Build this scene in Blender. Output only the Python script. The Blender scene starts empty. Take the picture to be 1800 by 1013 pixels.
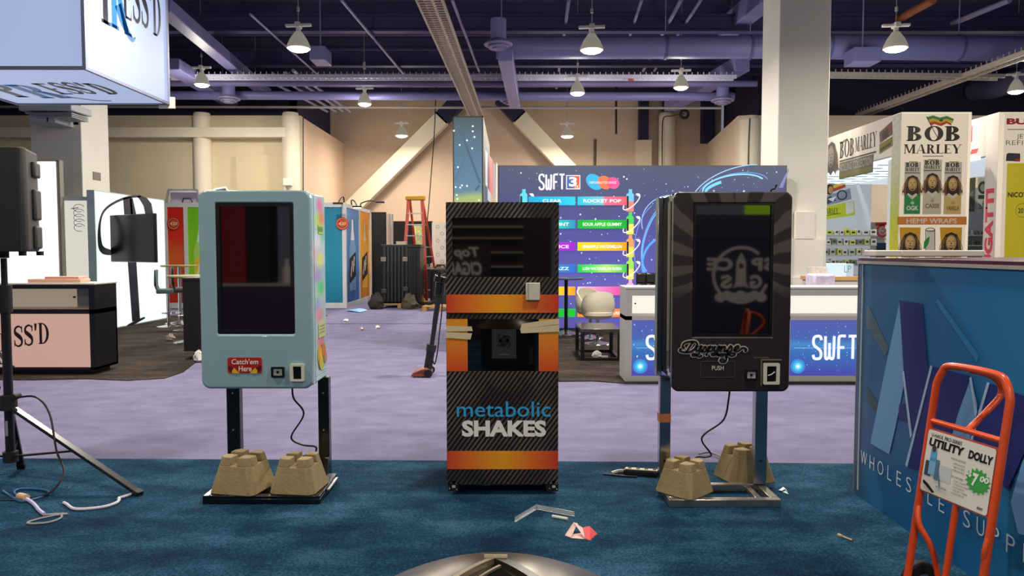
import bpy, math, random
from mathutils import Vector, Matrix, Euler
random.seed(7)
S = bpy.context.scene
C = S.collection
PI = math.pi
# ------------------------------------------------------------------ camera
FPX, HOR, CAMZ = 1300.0, 440.0, 1.53
PITCH = math.atan((506.5 - HOR) / FPX)
cam = bpy.data.objects.new('camera', bpy.data.cameras.new('camera'))
C.objects.link(cam)
cam.location = (0, 0, CAMZ)
cam.rotation_euler = (PI / 2 - PITCH, 0, 0)
cam.data.sensor_width = 36.0
cam.data.lens = FPX / 1800 * 36
cam.data.clip_end = 200
cam.data.clip_start = 0.02
S.camera = cam
# ------------------------------------------------------------------ world and exposure
S.view_settings.view_transform = 'Standard'
S.view_settings.look = 'None'
S.view_settings.exposure = 0.0
S.view_settings.gamma = 1.0
S.view_settings.use_curve_mapping = False
W = bpy.data.worlds.new('hall_ambient'); S.world = W
W.use_nodes = True
bg = W.node_tree.nodes['Background']
bg.inputs[0].default_value = (0.86, 0.84, 1.0, 1)
bg.inputs[1].default_value = 0.21
HIGHBAY_W = 220.0          # each high-bay lamp in the picture
AISLE_W = {9.2: 350.0, 3.2: 165.0, -2.8: 165.0}   # lamps above and behind the frame, by row
LAMP_COL = (1.0, 0.93, 0.83)
LENS_EM = 16.0
SIDE_W = 75.0             # light each acrylic shade throws sideways and up
S.cycles.use_denoising = True
S.cycles.max_bounces = 6
S.cycles.diffuse_bounces = 3
S.cycles.glossy_bounces = 4
S.cycles.sample_clamp_indirect = 6.0
# ------------------------------------------------------------------ pixel <-> place
CA, SA = math.cos(PITCH), math.sin(PITCH)
CAMP = Vector((0, 0, CAMZ))
def ray(px, py):
    x = (px - 900) / FPX; y = (506.5 - py) / FPX
    return Vector((x, CA + y * SA, -SA + y * CA))
def P(px, py, Y):
    d = ray(px, py); return CAMP + d * (Y / d.y)
def G(px, py, z=0.0):
    d = ray(px, py); return CAMP + d * ((z - CAMZ) / d.z)
def H(px, py, z):
    return G(px, py, z)
# ------------------------------------------------------------------ materials
def lin(c):
    if isinstance(c, str):
        c = c.lstrip('#'); c = tuple(int(c[i:i + 2], 16) for i in (0, 2, 4))
    r = []
    for v in c[:3]:
        v = v / 255.0
        r.append(v / 12.92 if v <= 0.04045 else ((v + 0.055) / 1.055) ** 2.4)
    return tuple(r) + (1.0,)
_mc = {}
def mat(col, rough=.5, metal=0.0, em=0.0, spec=.5, nz=0.0, nscale=8.0, bump=0.0, bscale=60.0, name=None, coat=0.0):
    key = (str(col), rough, metal, em, spec, nz, nscale, bump, bscale, coat)
    if key in _mc: return _mc[key]
    m = bpy.data.materials.new(name or 'finish'); m.use_nodes = True
    nt = m.node_tree; b = nt.nodes['Principled BSDF']
    c = lin(col)
    b.inputs['Roughness'].default_value = rough
    b.inputs['Metallic'].default_value = metal
    b.inputs['Specular IOR Level'].default_value = spec
    b.inputs['Coat Weight'].default_value = coat
    if em > 0:
        k = .25
        b.inputs['Base Color'].default_value = (c[0] * k, c[1] * k, c[2] * k, 1)
        b.inputs['Emission Color'].default_value = c
        b.inputs['Emission Strength'].default_value = em
    else:
        b.inputs['Base Color'].default_value = c
    if nz > 0 or bump > 0:
        tc = nt.nodes.new('ShaderNodeTexCoord')
    if nz > 0:
        n = nt.nodes.new('ShaderNodeTexNoise'); n.inputs['Scale'].default_value = nscale
        n.inputs['Detail'].default_value = 5
        nt.links.new(tc.outputs['Object'], n.inputs['Vector'])
        r = nt.nodes.new('ShaderNodeValToRGB')
        r.color_ramp.elements[0].position = .3; r.color_ramp.elements[1].position = .7
        r.color_ramp.elements[0].color = (c[0] * (1 - nz), c[1] * (1 - nz), c[2] * (1 - nz), 1)
        r.color_ramp.elements[1].color = (min(1, c[0] * (1 + nz)), min(1, c[1] * (1 + nz)), min(1, c[2] * (1 + nz)), 1)
        nt.links.new(n.outputs['Fac'], r.inputs['Fac'])
        nt.links.new(r.outputs['Color'], b.inputs['Base Color'])
    if bump > 0:
        n2 = nt.nodes.new('ShaderNodeTexNoise'); n2.inputs['Scale'].default_value = bscale
        n2.inputs['Detail'].default_value = 4
        nt.links.new(tc.outputs['Object'], n2.inputs['Vector'])
        bp = nt.nodes.new('ShaderNodeBump'); bp.inputs['Strength'].default_value = bump
        bp.inputs['Distance'].default_value = .02
        nt.links.new(n2.outputs['Fac'], bp.inputs['Height'])
        nt.links.new(bp.outputs['Normal'], b.inputs['Normal'])
    _mc[key] = m
    return m
def nodemat(name, rough=.5, spec=.5):
    m = bpy.data.materials.new(name); m.use_nodes = True
    nt = m.node_tree; b = nt.nodes['Principled BSDF']
    b.inputs['Roughness'].default_value = rough
    b.inputs['Specular IOR Level'].default_value = spec
    tc = nt.nodes.new('ShaderNodeTexCoord')
    return m, nt, b, tc
def mathn(nt, op, a, b=None, c=None):
    n = nt.nodes.new('ShaderNodeMath'); n.operation = op
    for i, v in enumerate((a, b, c)):
        if v is None: continue
        if isinstance(v, (int, float)): n.inputs[i].default_value = v
        else: nt.links.new(v, n.inputs[i])
    return n.outputs[0]
def ramp(nt, fac, stops, interp='LINEAR'):
    r = nt.nodes.new('ShaderNodeValToRGB'); cr = r.color_ramp; cr.interpolation = interp
    while len(cr.elements) < len(stops): cr.elements.new(.5)
    for e, (p, c) in zip(cr.elements, stops):
        e.position = p; e.color = lin(c)
    nt.links.new(fac, r.inputs['Fac']); return r.outputs['Color']
def mixc(nt, fac, a, b):
    n = nt.nodes.new('ShaderNodeMix'); n.data_type = 'RGBA'
    for i, v in ((0, fac), (6, a), (7, b)):
        if isinstance(v, (int, float)): n.inputs[i].default_value = v
        elif isinstance(v, tuple): n.inputs[i].default_value = v
        else: nt.links.new(v, n.inputs[i])
    return n.outputs[2]
# ------------------------------------------------------------------ mesh builder
class M:
    def __init__(s): s.v = []; s.f = []; s.m = []
    def add(s, vs, fs, m=0):
        o = len(s.v); s.v += [tuple(x) for x in vs]
        for f in fs: s.f.append([i + o for i in f]); s.m.append(m)
        return s
    def box(s, x0, x1, y0, y1, z0, z1, m=0):
        vs = [(x0, y0, z0), (x1, y0, z0), (x1, y1, z0), (x0, y1, z0), (x0, y0, z1), (x1, y0, z1), (x1, y1, z1), (x0, y1, z1)]
        return s.add(vs, [(3, 2, 1, 0), (4, 5, 6, 7), (0, 1, 5, 4), (1, 2, 6, 5), (2, 3, 7, 6), (3, 0, 4, 7)], m)
    def bar(s, p, q, w, h, m=0, up=(0, 0, 1)):
        p = Vector(p); q = Vector(q); d = (q - p).normalized(); u = Vector(up)
        if abs(d.dot(u)) > .98: u = Vector((0, 1, 0))
        a = d.cross(u).normalized(); b = a.cross(d).normalized()
        vs = []
        for e in (p, q):
            for i, j in ((-1, -1), (1, -1), (1, 1), (-1, 1)): vs.append(e + a * (i * w / 2) + b * (j * h / 2))
        return s.add(vs, [(0, 1, 2, 3), (7, 6, 5, 4), (0, 4, 5, 1), (1, 5, 6, 2), (2, 6, 7, 3), (3, 7, 4, 0)], m)
    def cyl(s, p, q, r0, r1=None, n=16, m=0, caps=True):
        p = Vector(p); q = Vector(q); r1 = r0 if r1 is None else r1
        d = (q - p).normalized(); u = Vector((0, 0, 1)) if abs(d.z) < .9 else Vector((1, 0, 0))
        a = d.cross(u).normalized(); b = d.cross(a)
        vs = []
        for e, r in ((p, r0), (q, r1)):
            for i in range(n):
                t = 2 * PI * i / n; vs.append(e + a * (r * math.cos(t)) + b * (r * math.sin(t)))
        fs = [(i, (i + 1) % n, n + (i + 1) % n, n + i) for i in range(n)]
        if caps: fs += [tuple(range(n - 1, -1, -1)), tuple(range(n, 2 * n))]
        return s.add(vs, fs, m)
    def tube(s, pts, r, n=10, m=0, caps=True):
        pts = [Vector(p) for p in pts]; k = len(pts); vs = []; pa = None
        for i, p in enumerate(pts):
            d = (pts[min(i + 1, k - 1)] - pts[max(i - 1, 0)]).normalized()
            if pa is None:
                u = Vector((0, 0, 1)) if abs(d.z) < .9 else Vector((1, 0, 0)); a = d.cross(u).normalized()
            else: a = (pa - d * pa.dot(d)).normalized()
            pa = a; b = d.cross(a)
            for j in range(n):
                t = 2 * PI * j / n; vs.append(p + a * (r * math.cos(t)) + b * (r * math.sin(t)))
        fs = []
        for i in range(k - 1):
            for j in range(n): fs.append((i * n + j, i * n + (j + 1) % n, (i + 1) * n + (j + 1) % n, (i + 1) * n + j))
        if caps: fs += [tuple(range(n - 1, -1, -1)), tuple(range((k - 1) * n, k * n))]
        return s.add(vs, fs, m)
    def lathe(s, prof, c=(0, 0, 0), n=24, m=0):
        vs = []; k = len(prof)
        for r, z in prof:
            for j in range(n):
                t = 2 * PI * j / n; vs.append((c[0] + r * math.cos(t), c[1] + r * math.sin(t), c[2] + z))
        fs = []
        for i in range(k - 1):
            for j in range(n): fs.append((i * n + j, i * n + (j + 1) % n, (i + 1) * n + (j + 1) % n, (i + 1) * n + j))
        fs += [tuple(range(n - 1, -1, -1)), tuple(range((k - 1) * n, k * n))]
        return s.add(vs, fs, m)
    def prism(s, poly, a0, a1, axis='z', m=0):
        def pt(p, a):
            return (p[0], p[1], a) if axis == 'z' else (p[0], a, p[1]) if axis == 'y' else (a, p[0], p[1])
        n = len(poly); vs = [pt(p, a0) for p in poly] + [pt(p, a1) for p in poly]
        fs = [(i, (i + 1) % n, n + (i + 1) % n, n + i) for i in range(n)] + [tuple(range(n - 1, -1, -1)), tuple(range(n, 2 * n))]
        return s.add(vs, fs, m)
    def ringprism(s, outer, inner, y0, y1, m=0):
        n = len(outer); vs = []
        for loop, y in ((outer, y0), (inner, y0), (outer, y1), (inner, y1)): vs += [(p[0], y, p[1]) for p in loop]
        fs = []
        for i in range(n):
            j = (i + 1) % n
            fs += [(i, j, n + j, n + i), (2 * n + i, 3 * n + i, 3 * n + j, 2 * n + j), (i, 2 * n + i, 2 * n + j, j), (n + i, n + j, 3 * n + j, 3 * n + i)]
        return s.add(vs, fs, m)
    def xf(s, mtx, start=0):
        for i in range(start, len(s.v)): s.v[i] = tuple(mtx @ Vector(s.v[i]))
        return s
def crumple(c, r, h, seed, n=14, k=7):
    """an irregular crumpled lump resting on z = c[2]"""
    r_ = random.Random(seed); vs = []; fs = []
    for i in range(k):
        f = i / (k - 1); rr = r * (math.sin(PI * (.22 + .74 * f)) ** .7)
        for j in range(n):
            a = 2 * PI * j / n; q = rr * (1 + r_.uniform(-.28, .28))
            vs.append((c[0] + q * math.cos(a) * 1.25, c[1] + q * math.sin(a), c[2] + h * f * (1 + (r_.uniform(-.22, .12) if 0 < i else 0))))
    for i in range(k - 1):
        for j in range(n): fs.append((i * n + j, i * n + (j + 1) % n, (i + 1) * n + (j + 1) % n, (i + 1) * n + j))
    fs += [tuple(range(n - 1, -1, -1)), tuple(range((k - 1) * n, k * n))]
    return M().add(vs, fs)
def rrect(x0, x1, z0, z1, r, n=6):
    pts = []
    for cx, cz, a in ((x1 - r, z1 - r, 0), (x0 + r, z1 - r, 90), (x0 + r, z0 + r, 180), (x1 - r, z0 + r, 270)):
        for i in range(n + 1):
            t = math.radians(a + 90 * i / n); pts.append((cx + r * math.cos(t), cz + r * math.sin(t)))
    return pts
def obj(name, m, mats, parent=None, bevel=0.0, smooth=True, off=None, seg=2):
    me = bpy.data.meshes.new(name)
    vs = m.v if off is None else [(x - off[0], y - off[1], z - off[2]) for x, y, z in m.v]
    me.from_pydata(vs, [], m.f); me.update()
    import bmesh
    bm = bmesh.new(); bm.from_mesh(me); bmesh.ops.recalc_face_normals(bm, faces=bm.faces); bm.to_mesh(me); bm.free()
    if not isinstance(mats, (list, tuple)): mats = [mats]
    for x in mats: me.materials.append(x)
    if len(mats) > 1: me.polygons.foreach_set('material_index', m.m)
    if smooth:
        me.polygons.foreach_set('use_smooth', [True] * len(me.polygons)); me.set_sharp_from_angle(angle=.65)
    o = bpy.data.objects.new(name, me); C.objects.link(o)
    if parent is not None: o.parent = parent
    if bevel > 0:
        b = o.modifiers.new('edge', 'BEVEL'); b.width = bevel; b.segments = seg; b.limit_method = 'ANGLE'; b.angle_limit = .7
    return o
def tag(o, label, cat, group=None):
    o['label'] = label; o['category'] = cat
    if group: o['group'] = group
    return o
def thing(name, label, cat, loc=(0, 0, 0), rz=0.0, group=None):
    o = bpy.data.objects.new(name, None); C.objects.link(o); o.empty_display_size = .1
    o.location = loc; o.rotation_euler = (0, 0, rz)
    return tag(o, label, cat, group)
def one(name, m, mats, label, cat, group=None, **k):
    """a thing that is one mesh: authored in world coordinates, origin moved to its base centre"""
    xs = [p[0] for p in m.v]; ys = [p[1] for p in m.v]; zs = [p[2] for p in m.v]
    c = ((min(xs) + max(xs)) / 2, (min(ys) + max(ys)) / 2, min(zs))
    o = obj(name, m, mats, off=c, **k); o.location = c
    return tag(o, label, cat, group)
def struct(name, m, mats, **k):
    o = obj(name, m, mats, **k); o['kind'] = 'structure'; return o
def dup(root, loc, rz=None, label=None, group=None):
    r = root.copy(); C.objects.link(r); r.location = loc
    if rz is not None: r.rotation_euler = (0, 0, rz)
    if label: r['label'] = label
    if group: r['group'] = group
    for ch in list(root.children):
        c = ch.copy(); C.objects.link(c); c.parent = r
        for g in ch.children:
            d = g.copy(); C.objects.link(d); d.parent = c
    return r
# ------------------------------------------------------------------ flat graphics (printed vinyl, lightbox prints, stickers)
_tc = {}
def textgeo(s, bold=0.0, shear=0.0, space=1.0):
    k = (s, bold, shear, space)
    if k in _tc: return _tc[k]
    cu = bpy.data.curves.new('t', 'FONT'); cu.body = s; cu.size = 1; cu.offset = bold; cu.shear = shear; cu.space_character = space
    cu.resolution_u = 3
    o = bpy.data.objects.new('t', cu); C.objects.link(o)
    dg = bpy.context.evaluated_depsgraph_get(); e = o.evaluated_get(dg); me = e.to_mesh()
    vs = [(v.co.x, v.co.y) for v in me.vertices]; fs = [tuple(p.vertices) for p in me.polygons]
    e.to_mesh_clear(); bpy.data.objects.remove(o); bpy.data.curves.remove(cu)
    x0 = min(v[0] for v in vs); x1 = max(v[0] for v in vs); y0 = min(v[1] for v in vs); y1 = max(v[1] for v in vs)
    vs = [((x - x0) / (x1 - x0), (y - y0) / (y1 - y0)) for x, y in vs]
    _tc[k] = (vs, fs, (x1 - x0) / (y1 - y0)); return _tc[k]
def smooth_pts(pts, n=6, closed=False):
    out = []; k = len(pts)
    for i in range(k - 1 if not closed else k):
        p0 = pts[(i - 1) % k] if closed or i > 0 else pts[0]; p1 = pts[i]; p2 = pts[(i + 1) % k]
        p3 = pts[(i + 2) % k] if closed or i + 2 < k else pts[-1]
        for j in range(n):
            t = j / n
            out.append(tuple(.5 * ((2 * b) + (-a + c) * t + (2 * a - 5 * b + 4 * c - d) * t * t + (-a + 3 * b - 3 * c + d) * t ** 3) for a, b, c, d in zip(p0, p1, p2, p3)))
    if not closed: out.append(tuple(pts[-1]))
    return out
class Flat:
    EPS = .0012
    def __init__(s, origin, u, v, em=0.0, rough=.45, spec=.4, off=(0, 0, 0)):
        s.o = Vector(origin); s.u = Vector(u).normalized(); s.w = Vector(v).normalized(); s.n = s.u.cross(s.w)
        s.em = em; s.rough = rough; s.spec = spec; s.M = M(); s.slots = []; s.L = 1; s.off = Vector(off)
    def slot(s, col, em=None):
        e = s.em if em is None else em
        mt = mat(col, s.rough, 0, e, s.spec)
        if mt not in s.slots: s.slots.append(mt)
        return s.slots.index(mt)
    def q(s, px, py):
        d = ray(px, py); t = (s.o - CAMP).dot(s.n) / d.dot(s.n); p = CAMP + d * t - s.o
        return (p.dot(s.u), p.dot(s.w))
    def W(s, a, L): return s.o + s.u * a[0] + s.w * a[1] + s.n * (s.EPS * L) - s.off
    def raw(s, vs, fs, col, L=None, em=None):
        L = s.L if L is None else L
        s.M.add([s.W(a, L) for a in vs], fs, s.slot(col, em))
    def poly(s, pts, col, L=None, px=False, em=None):
        if px: pts = [s.q(*p) for p in pts]
        s.raw(pts, [tuple(range(len(pts)))], col, L, em)
    def rect(s, x0, y0, x1, y1, col, L=None, px=False, em=None):
        s.poly([(x0, y0), (x1, y0), (x1, y1), (x0, y1)], col, L, px, em)
    def ell(s, cx, cy, rx, ry, col, L=None, px=False, rot=0.0, n=20, em=None):
        c, sn = math.cos(rot), math.sin(rot)
        s.poly([(cx + rx * math.cos(t) * c - ry * math.sin(t) * sn, cy + rx * math.cos(t) * sn + ry * math.sin(t) * c) for t in [2 * PI * i / n for i in range(n)]], col, L, px, em)
    def stroke(s, pts, w, col, L=None, px=False, closed=False, sm=0, em=None, w1=None):
        if px: pts = [s.q(*p) for p in pts]
        if sm: pts = smooth_pts(pts, sm, closed)
        k = len(pts); vs = []
        for i, p in enumerate(pts):
            a = pts[(i - 1) % k] if closed or i > 0 else p; b = pts[(i + 1) % k] if closed or i < k - 1 else p
            dx, dy = b[0] - a[0], b[1] - a[1]; l = math.hypot(dx, dy) or 1
            ww = (w if w1 is None else w + (w1 - w) * i / max(1, k - 1)) if not callable(w) else w(i / max(1, k - 1))
            vs += [(p[0] - dy / l * ww / 2, p[1] + dx / l * ww / 2), (p[0] + dy / l * ww / 2, p[1] - dx / l * ww / 2)]
        fs = [(2 * i, 2 * i + 1, 2 * i + 3, 2 * i + 2) for i in range(k - 1)]
        if closed: fs.append((2 * k - 2, 2 * k - 1, 1, 0))
        s.raw(vs, fs, col, L, em)
    def arc(s, cx, cy, rx, ry, a0, a1, w, col, L=None, n=24, em=None, rot=0.0):
        c, sn = math.cos(rot), math.sin(rot); pts = []
        for i in range(n + 1):
            t = math.radians(a0 + (a1 - a0) * i / n); x, y = rx * math.cos(t), ry * math.sin(t)
            pts.append((cx + x * c - y * sn, cy + x * sn + y * c))
        s.stroke(pts, w, col, L, em=em)
    def text(s, t, x0, y0, x1, y1, col, bold=0.0, shear=0.0, L=None, px=False, em=None, space=1.0, flip=False):
        vs, fs, _ = textgeo(t, bold, shear, space)
        if px:
            (x0, y0), (x1, y1) = s.q(x0, y1), s.q(x1, y0)
        s.raw([(x0 + (1 - a if flip else a) * (x1 - x0), y0 + b * (y1 - y0)) for a, b in vs], fs, col, L, em)
    def serif(s, t, x0, y0, x1, y1, col, L=None, th=.2, tn=.05, px=False, em=None, bow=None, cols=None):
        """display serif lettering, fitted to a box; bow(x in 0..1) lifts a letter"""
        if px: (x0, y0), (x1, y1) = s.q(x0, y1), s.q(x1, y0)
        glyphs = [serif_glyph(c, th, tn) for c in t]
        tot = sum(g[1] for g in glyphs); sx = (x1 - x0) / tot; sy = y1 - y0; x = 0
        for c, (polys, wd) in zip(t, glyphs):
            dy = bow((x + wd / 2) / tot) if bow else 0
            for pl in polys:
                s.poly([(x0 + (x + a) * sx, y0 + b * sy + dy) for a, b in pl], (cols or {}).get(c, col), L, em=em)
            x += wd
    def build(s, name, parent=None):
        me = bpy.data.meshes.new(name); me.from_pydata(s.M.v, [], s.M.f); me.update()
        for x in s.slots: me.materials.append(x)
        me.polygons.foreach_set('material_index', s.M.m)
        o = bpy.data.objects.new(name, me); C.objects.link(o); o.parent = parent
        return o
def _strip(outer, inner): return [[outer[i], outer[i + 1], inner[i + 1], inner[i]] for i in range(len(outer) - 1)]
def _ringp(cx, cy, ro, ri, a0, a1, n=14):
    f = lambda r, t: (cx + r[0] * math.cos(t), cy + r[1] * math.sin(t))
    ts = [math.radians(a0 + (a1 - a0) * i / n) for i in range(n + 1)]
    return _strip([f(ro, t) for t in ts], [f(ri, t) for t in ts])
def _rc(x0, y0, x1, y1): return [(x0, y0), (x1, y0), (x1, y1), (x0, y1)]
def serif_glyph(c, s, t):
    sv = lambda x, w, y: _rc(x - .07, y, x + w + .07, y + t)
    out = []
    if c in 'PRBDEL':
        out += [_rc(.1, 0, .1 + s, 1), sv(.1, s, 0), sv(.1, s, 1 - t)]
    e = .1 + s
    if c == 'P': out += _ringp(e, .73, (.42, .27), (.42 - s, .27 - t), -90, 90); return out, e + .5
    if c == 'R': out += _ringp(e, .74, (.4, .26), (.4 - s, .26 - t), -90, 90) + [[(e + .02, .5), (e + .02 + s, .5), (e + .5, 0), (e + .5 - s, 0)], _rc(e + .3, 0, e + .6, t)]; return out, e + .62
    if c == 'B': out += _ringp(e, .755, (.34, .245), (.34 - s, .245 - t), -90, 90) + _ringp(e, .265, (.4, .265), (.4 - s, .265 - t), -90, 90); return out, e + .5
    if c == 'D': out += _ringp(e, .5, (.52, .5), (.52 - s, .5 - t), -90, 90, 20); return out, e + .62
    if c == 'E': out += [_rc(e, 1 - t, e + .38, 1), _rc(e, 0, e + .42, t), _rc(e, .5 - t / 2, e + .24, .5 + t / 2), [(e + .38, 1), (e + .38, .76), (e + .34, 1 - t)], [(e + .42, 0), (e + .42, .26), (e + .37, t)], _rc(e + .21, .4, e + .25, .6)]; return out, e + .52
    if c == 'L': out += [_rc(e, 0, e + .4, t), [(e + .4, 0), (e + .4, .28), (e + .34, t)]]; return out, e + .46
    if c == 'O': return _ringp(.5, .5, (.46, .52), (.46 - s, .52 - t), 0, 360, 32), 1.0
    if c == 'M':
        return [_rc(.12, 0, .12 + t * 1.2, 1), sv(.12, t, 0), _rc(.9, 0, .9 + s, 1), sv(.9, s, 0), sv(.9, s, 1 - t), [(.1, 1), (.1 + s, 1), (.58 + s * .3, .05), (.52, .05)], [(.9, 1), (.9 + s * .5, 1), (.58 + s * .3, .05), (.53, .05)], _rc(.03, 1 - t, .2 + s, 1)], 1.05 + s
    if c == 'A':
        return [[(.05, 0), (.05 + t, 0), (.46, 1), (.42, 1)], [(.42, 1), (.42 + s * .7, 1), (.9, 0), (.9 - s, 0)], _rc(.24, .3, .66, .3 + t), _rc(-.02, 0, .18, t), _rc(.62, 0, 1.0, t)], 1.0
    if c == 'Y':
        return [[(.02, 1), (.02 + s, 1), (.42 + s * .6, .45), (.42 - s * .4, .45)], [(.8, 1), (.8 + t, 1), (.44 + t, .42), (.44, .42)], _rc(.43 - s / 2, 0, .43 + s / 2, .48), _rc(.28, 0, .6, t), _rc(-.05, 1 - t, .32, 1), _rc(.66, 1 - t, .96, 1)], .92
    if c == 'S':
        ctl = [(.66, .72), (.62, .9), (.4, .97), (.17, .86), (.16, .66), (.4, .52), (.62, .36), (.62, .14), (.4, .03), (.16, .1), (.1, .3)]
        pts = smooth_pts(ctl, 4); k = len(pts); o1 = []; o2 = []
        for i, p in enumerate(pts):
            a = pts[max(0, i - 1)]; b = pts[min(k - 1, i + 1)]; dx, dy = b[0] - a[0], b[1] - a[1]; l = math.hypot(dx, dy)
            w = t * .5 + (s - t) * .5 * math.exp(-((i / (k - 1) - .5) / .2) ** 2) + .012
            o1.append((p[0] - dy / l * w, p[1] + dx / l * w)); o2.append((p[0] + dy / l * w, p[1] - dx / l * w))
        return _strip(o1, o2) + [_rc(.63, .68, .69, .98), _rc(.07, .02, .13, .32)], .78
    if c == "'": return [[(.05, 1.02), (.05 + s, 1.02), (.05 + s * .7, .68), (.08, .68)]], .12 + s
    return [], .35
SW = {'S': ([[(.9, .82), (.8, .97), (.5, 1.0), (.18, .94), (.1, .74), (.22, .58), (.5, .48), (.8, .36), (.9, .2), (.8, .04), (.5, 0), (.2, .03), (.1, .18)]], 1.0),
      'W': ([[(.08, 1), (.1, .12), (.25, 0), (.45, .08), (.5, .3), (.5, .7)], [(.5, .3), (.55, .08), (.75, 0), (.92, .12), (.95, 1)]], 1.05),
      'F': ([[(.15, 0), (.15, .85), (.28, 1), (.85, 1)], [(.15, .5), (.72, .5)]], .85), 'T': ([[(.05, 1), (.95, 1)], [(.5, 1), (.5, 0)]], 1.0)}
def swft(F, x0, y0, x1, y1, w, col, px=True, L=None, em=None):
    if px: (x0, y0), (x1, y1) = F.q(x0, y1), F.q(x1, y0)
    tot = sum(SW[c][1] + .22 for c in 'SWFT') - .22; sx = (x1 - x0) / tot; x = 0
    for c in 'SWFT':
        st, wd = SW[c]
        for p in st: F.stroke([(x0 + (x + a) * sx, y0 + b * (y1 - y0)) for a, b in p], w, col, L, sm=3 if len(p) > 3 else 0, em=em)
        x += wd + .22
# ================================================================== SETTING
# floor: lilac aisle carpet
def carpet_mat(name, c0, c1, c2, blotch, grain, stretch=(1, 1, 1), rough=.95, bump=.35):
    m, nt, b, tc = nodemat(name, rough, .08)
    mp = nt.nodes.new('ShaderNodeMapping'); mp.inputs['Scale'].default_value = stretch
    nt.links.new(tc.outputs['Object'], mp.inputs['Vector'])
    n1 = nt.nodes.new('ShaderNodeTexNoise'); n1.inputs['Scale'].default_value = blotch; n1.inputs['Detail'].default_value = 6; n1.inputs['Roughness'].default_value = .65
    nt.links.new(mp.outputs[0], n1.inputs['Vector'])
    n2 = nt.nodes.new('ShaderNodeTexNoise'); n2.inputs['Scale'].default_value = grain; n2.inputs['Detail'].default_value = 3
    nt.links.new(tc.outputs['Object'], n2.inputs['Vector'])
    f = mathn(nt, 'MULTIPLY_ADD', n1.outputs['Fac'], .62, mathn(nt, 'MULTIPLY', n2.outputs['Fac'], .38))
    col = ramp(nt, f, [(.38, c0), (.5, c1), (.62, c2)])
    nt.links.new(col, b.inputs['Base Color'])
    bp = nt.nodes.new('ShaderNodeBump'); bp.inputs['Strength'].default_value = bump; bp.inputs['Distance'].default_value = .02
    nt.links.new(f, bp.inputs['Height']); nt.links.new(bp.outputs[0], b.inputs['Normal'])
    return m
m_lilac = carpet_mat('lilac_carpet', '#6d6983', '#78738f', '#837e9a', 2.6, 120, (1, 1.6, 1))
m_teal = carpet_mat('teal_carpet', '#0a2238', '#183b52', '#325a70', 1.3, 75, (1, 2.0, 1), bump=.6)
m_dark = carpet_mat('charcoal_carpet', '#27211e', '#38302b', '#4d443c', 1.2, 45, (1, 2.5, 1))
m_cream = mat('#dccaac', .8, nz=.05, nscale=.6)
m_cream2 = mat('#dacfb6', .8, nz=.05, nscale=.6)
m_peach = mat('#dbbb9d', .8, nz=.05, nscale=.4)
m_navy = mat('#2c2a4a', .8, nz=.1, nscale=.7)
m_navy2 = mat('#24223c', .85)
m_steel = mat('#5c5880', .6, nz=.08, nscale=2)
m_duct = mat('#7674a6', .45, nz=.06, nscale=1.5)
m_pipe = mat('#8480a4', .5)
m_tray = mat('#a89f94', .5)
struct('floor', M().box(-30, 30, -8, 30.6, -.06, 0), m_lilac, smooth=False)
struct('ceiling', M().box(-30, 30, -8, 30.6, 8.35, 8.6), m_navy, smooth=False)
# carpets laid over the aisle
def carpet(pts, z, m, label):
    o = one('booth_carpet', M().prism(pts, .0006, z), m, label, 'carpet', smooth=False); return o
edge = [G(x, y) for x, y in ((-260, 807), (520, 811), (1180, 815), (2200, 824))]
carpet([(edge[0].x, -4.5), (edge[-1].x, -4.5)] + [(e.x, e.y) for e in reversed(edge)], .011, m_teal, 'deep teal-blue pile carpet under the three vending machines')
el = [G(x, y) for x, y in ((-200, 668), (60, 669), (150, 667), (225, 670), (290, 666), (322, 655), (352, 632))]
carpet([(p.x, p.y) for p in el] + [(-4.3, 17.2), (-8.4, 17.2), (-8.4, 14.7), (-15, 14.7), (-15, el[0].y)], .010, m_dark, 'dark grey-brown booth carpet under the black and blush pink counter')
er = [G(x, y) for x, y in ((950, 672), (1040, 671), (1098, 675), (1300, 676), (1700, 677))]
carpet([(p.x, p.y) for p in er] + [(er[-1].x + .5, 14.4), (-.9, 14.4), (-.75, 11)], .010, m_dark, 'dark brown carpet in the purple lightbox booth below the coffee table')
# walls
ZL = 5.8
def slab(a, b, th, z0, z1):
    a = Vector(a); b = Vector(b); d = (b - a).normalized(); n = Vector((-d.y, d.x)) * th
    return M().prism([tuple(a), tuple(b), tuple(b + n), tuple(a + n)], z0, z1)
struct('wall_back', slab((-7.3, 30), (8.4, 30), .3, 0, 8.35), mat('#d0b79c', .85, nz=.05, nscale=.35), smooth=False)
struct('wall_left', slab((-30, 23.7), (-6.72, 23.7), .3, 0, ZL), mat('#d2c3a1', .85, nz=.05, nscale=.4), smooth=False)
struct('wall_left_return', slab((-6.74, 23.9), (-6.74, 30), .3, 0, ZL), m_peach, smooth=False)
struct('wall_right', slab((7.2, 23.7), (30, 23.7), .3, 0, ZL), m_cream, smooth=False)
struct('wall_right_return', slab((7.85, 30), (7.2, 23.9), .3, 0, ZL), m_cream, smooth=False)
struct('wall_upper_left', slab((-30, 25.2), (-7.3, 25.2), .2, ZL - .1, 8.35), m_navy2, smooth=False)
struct('wall_upper_right', slab((8.3, 25.2), (30, 25.2), .2, ZL - .1, 8.35), m_navy2, smooth=False)
struct('wall_upper_left_return', slab((-7.3, 25.2), (-7.3, 30), .2, ZL - .1, 8.35), m_navy2, smooth=False)
struct('wall_upper_right_return', slab((8.5, 30), (8.3, 25.2), .2, ZL - .1, 8.35), m_navy2, smooth=False)
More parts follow.
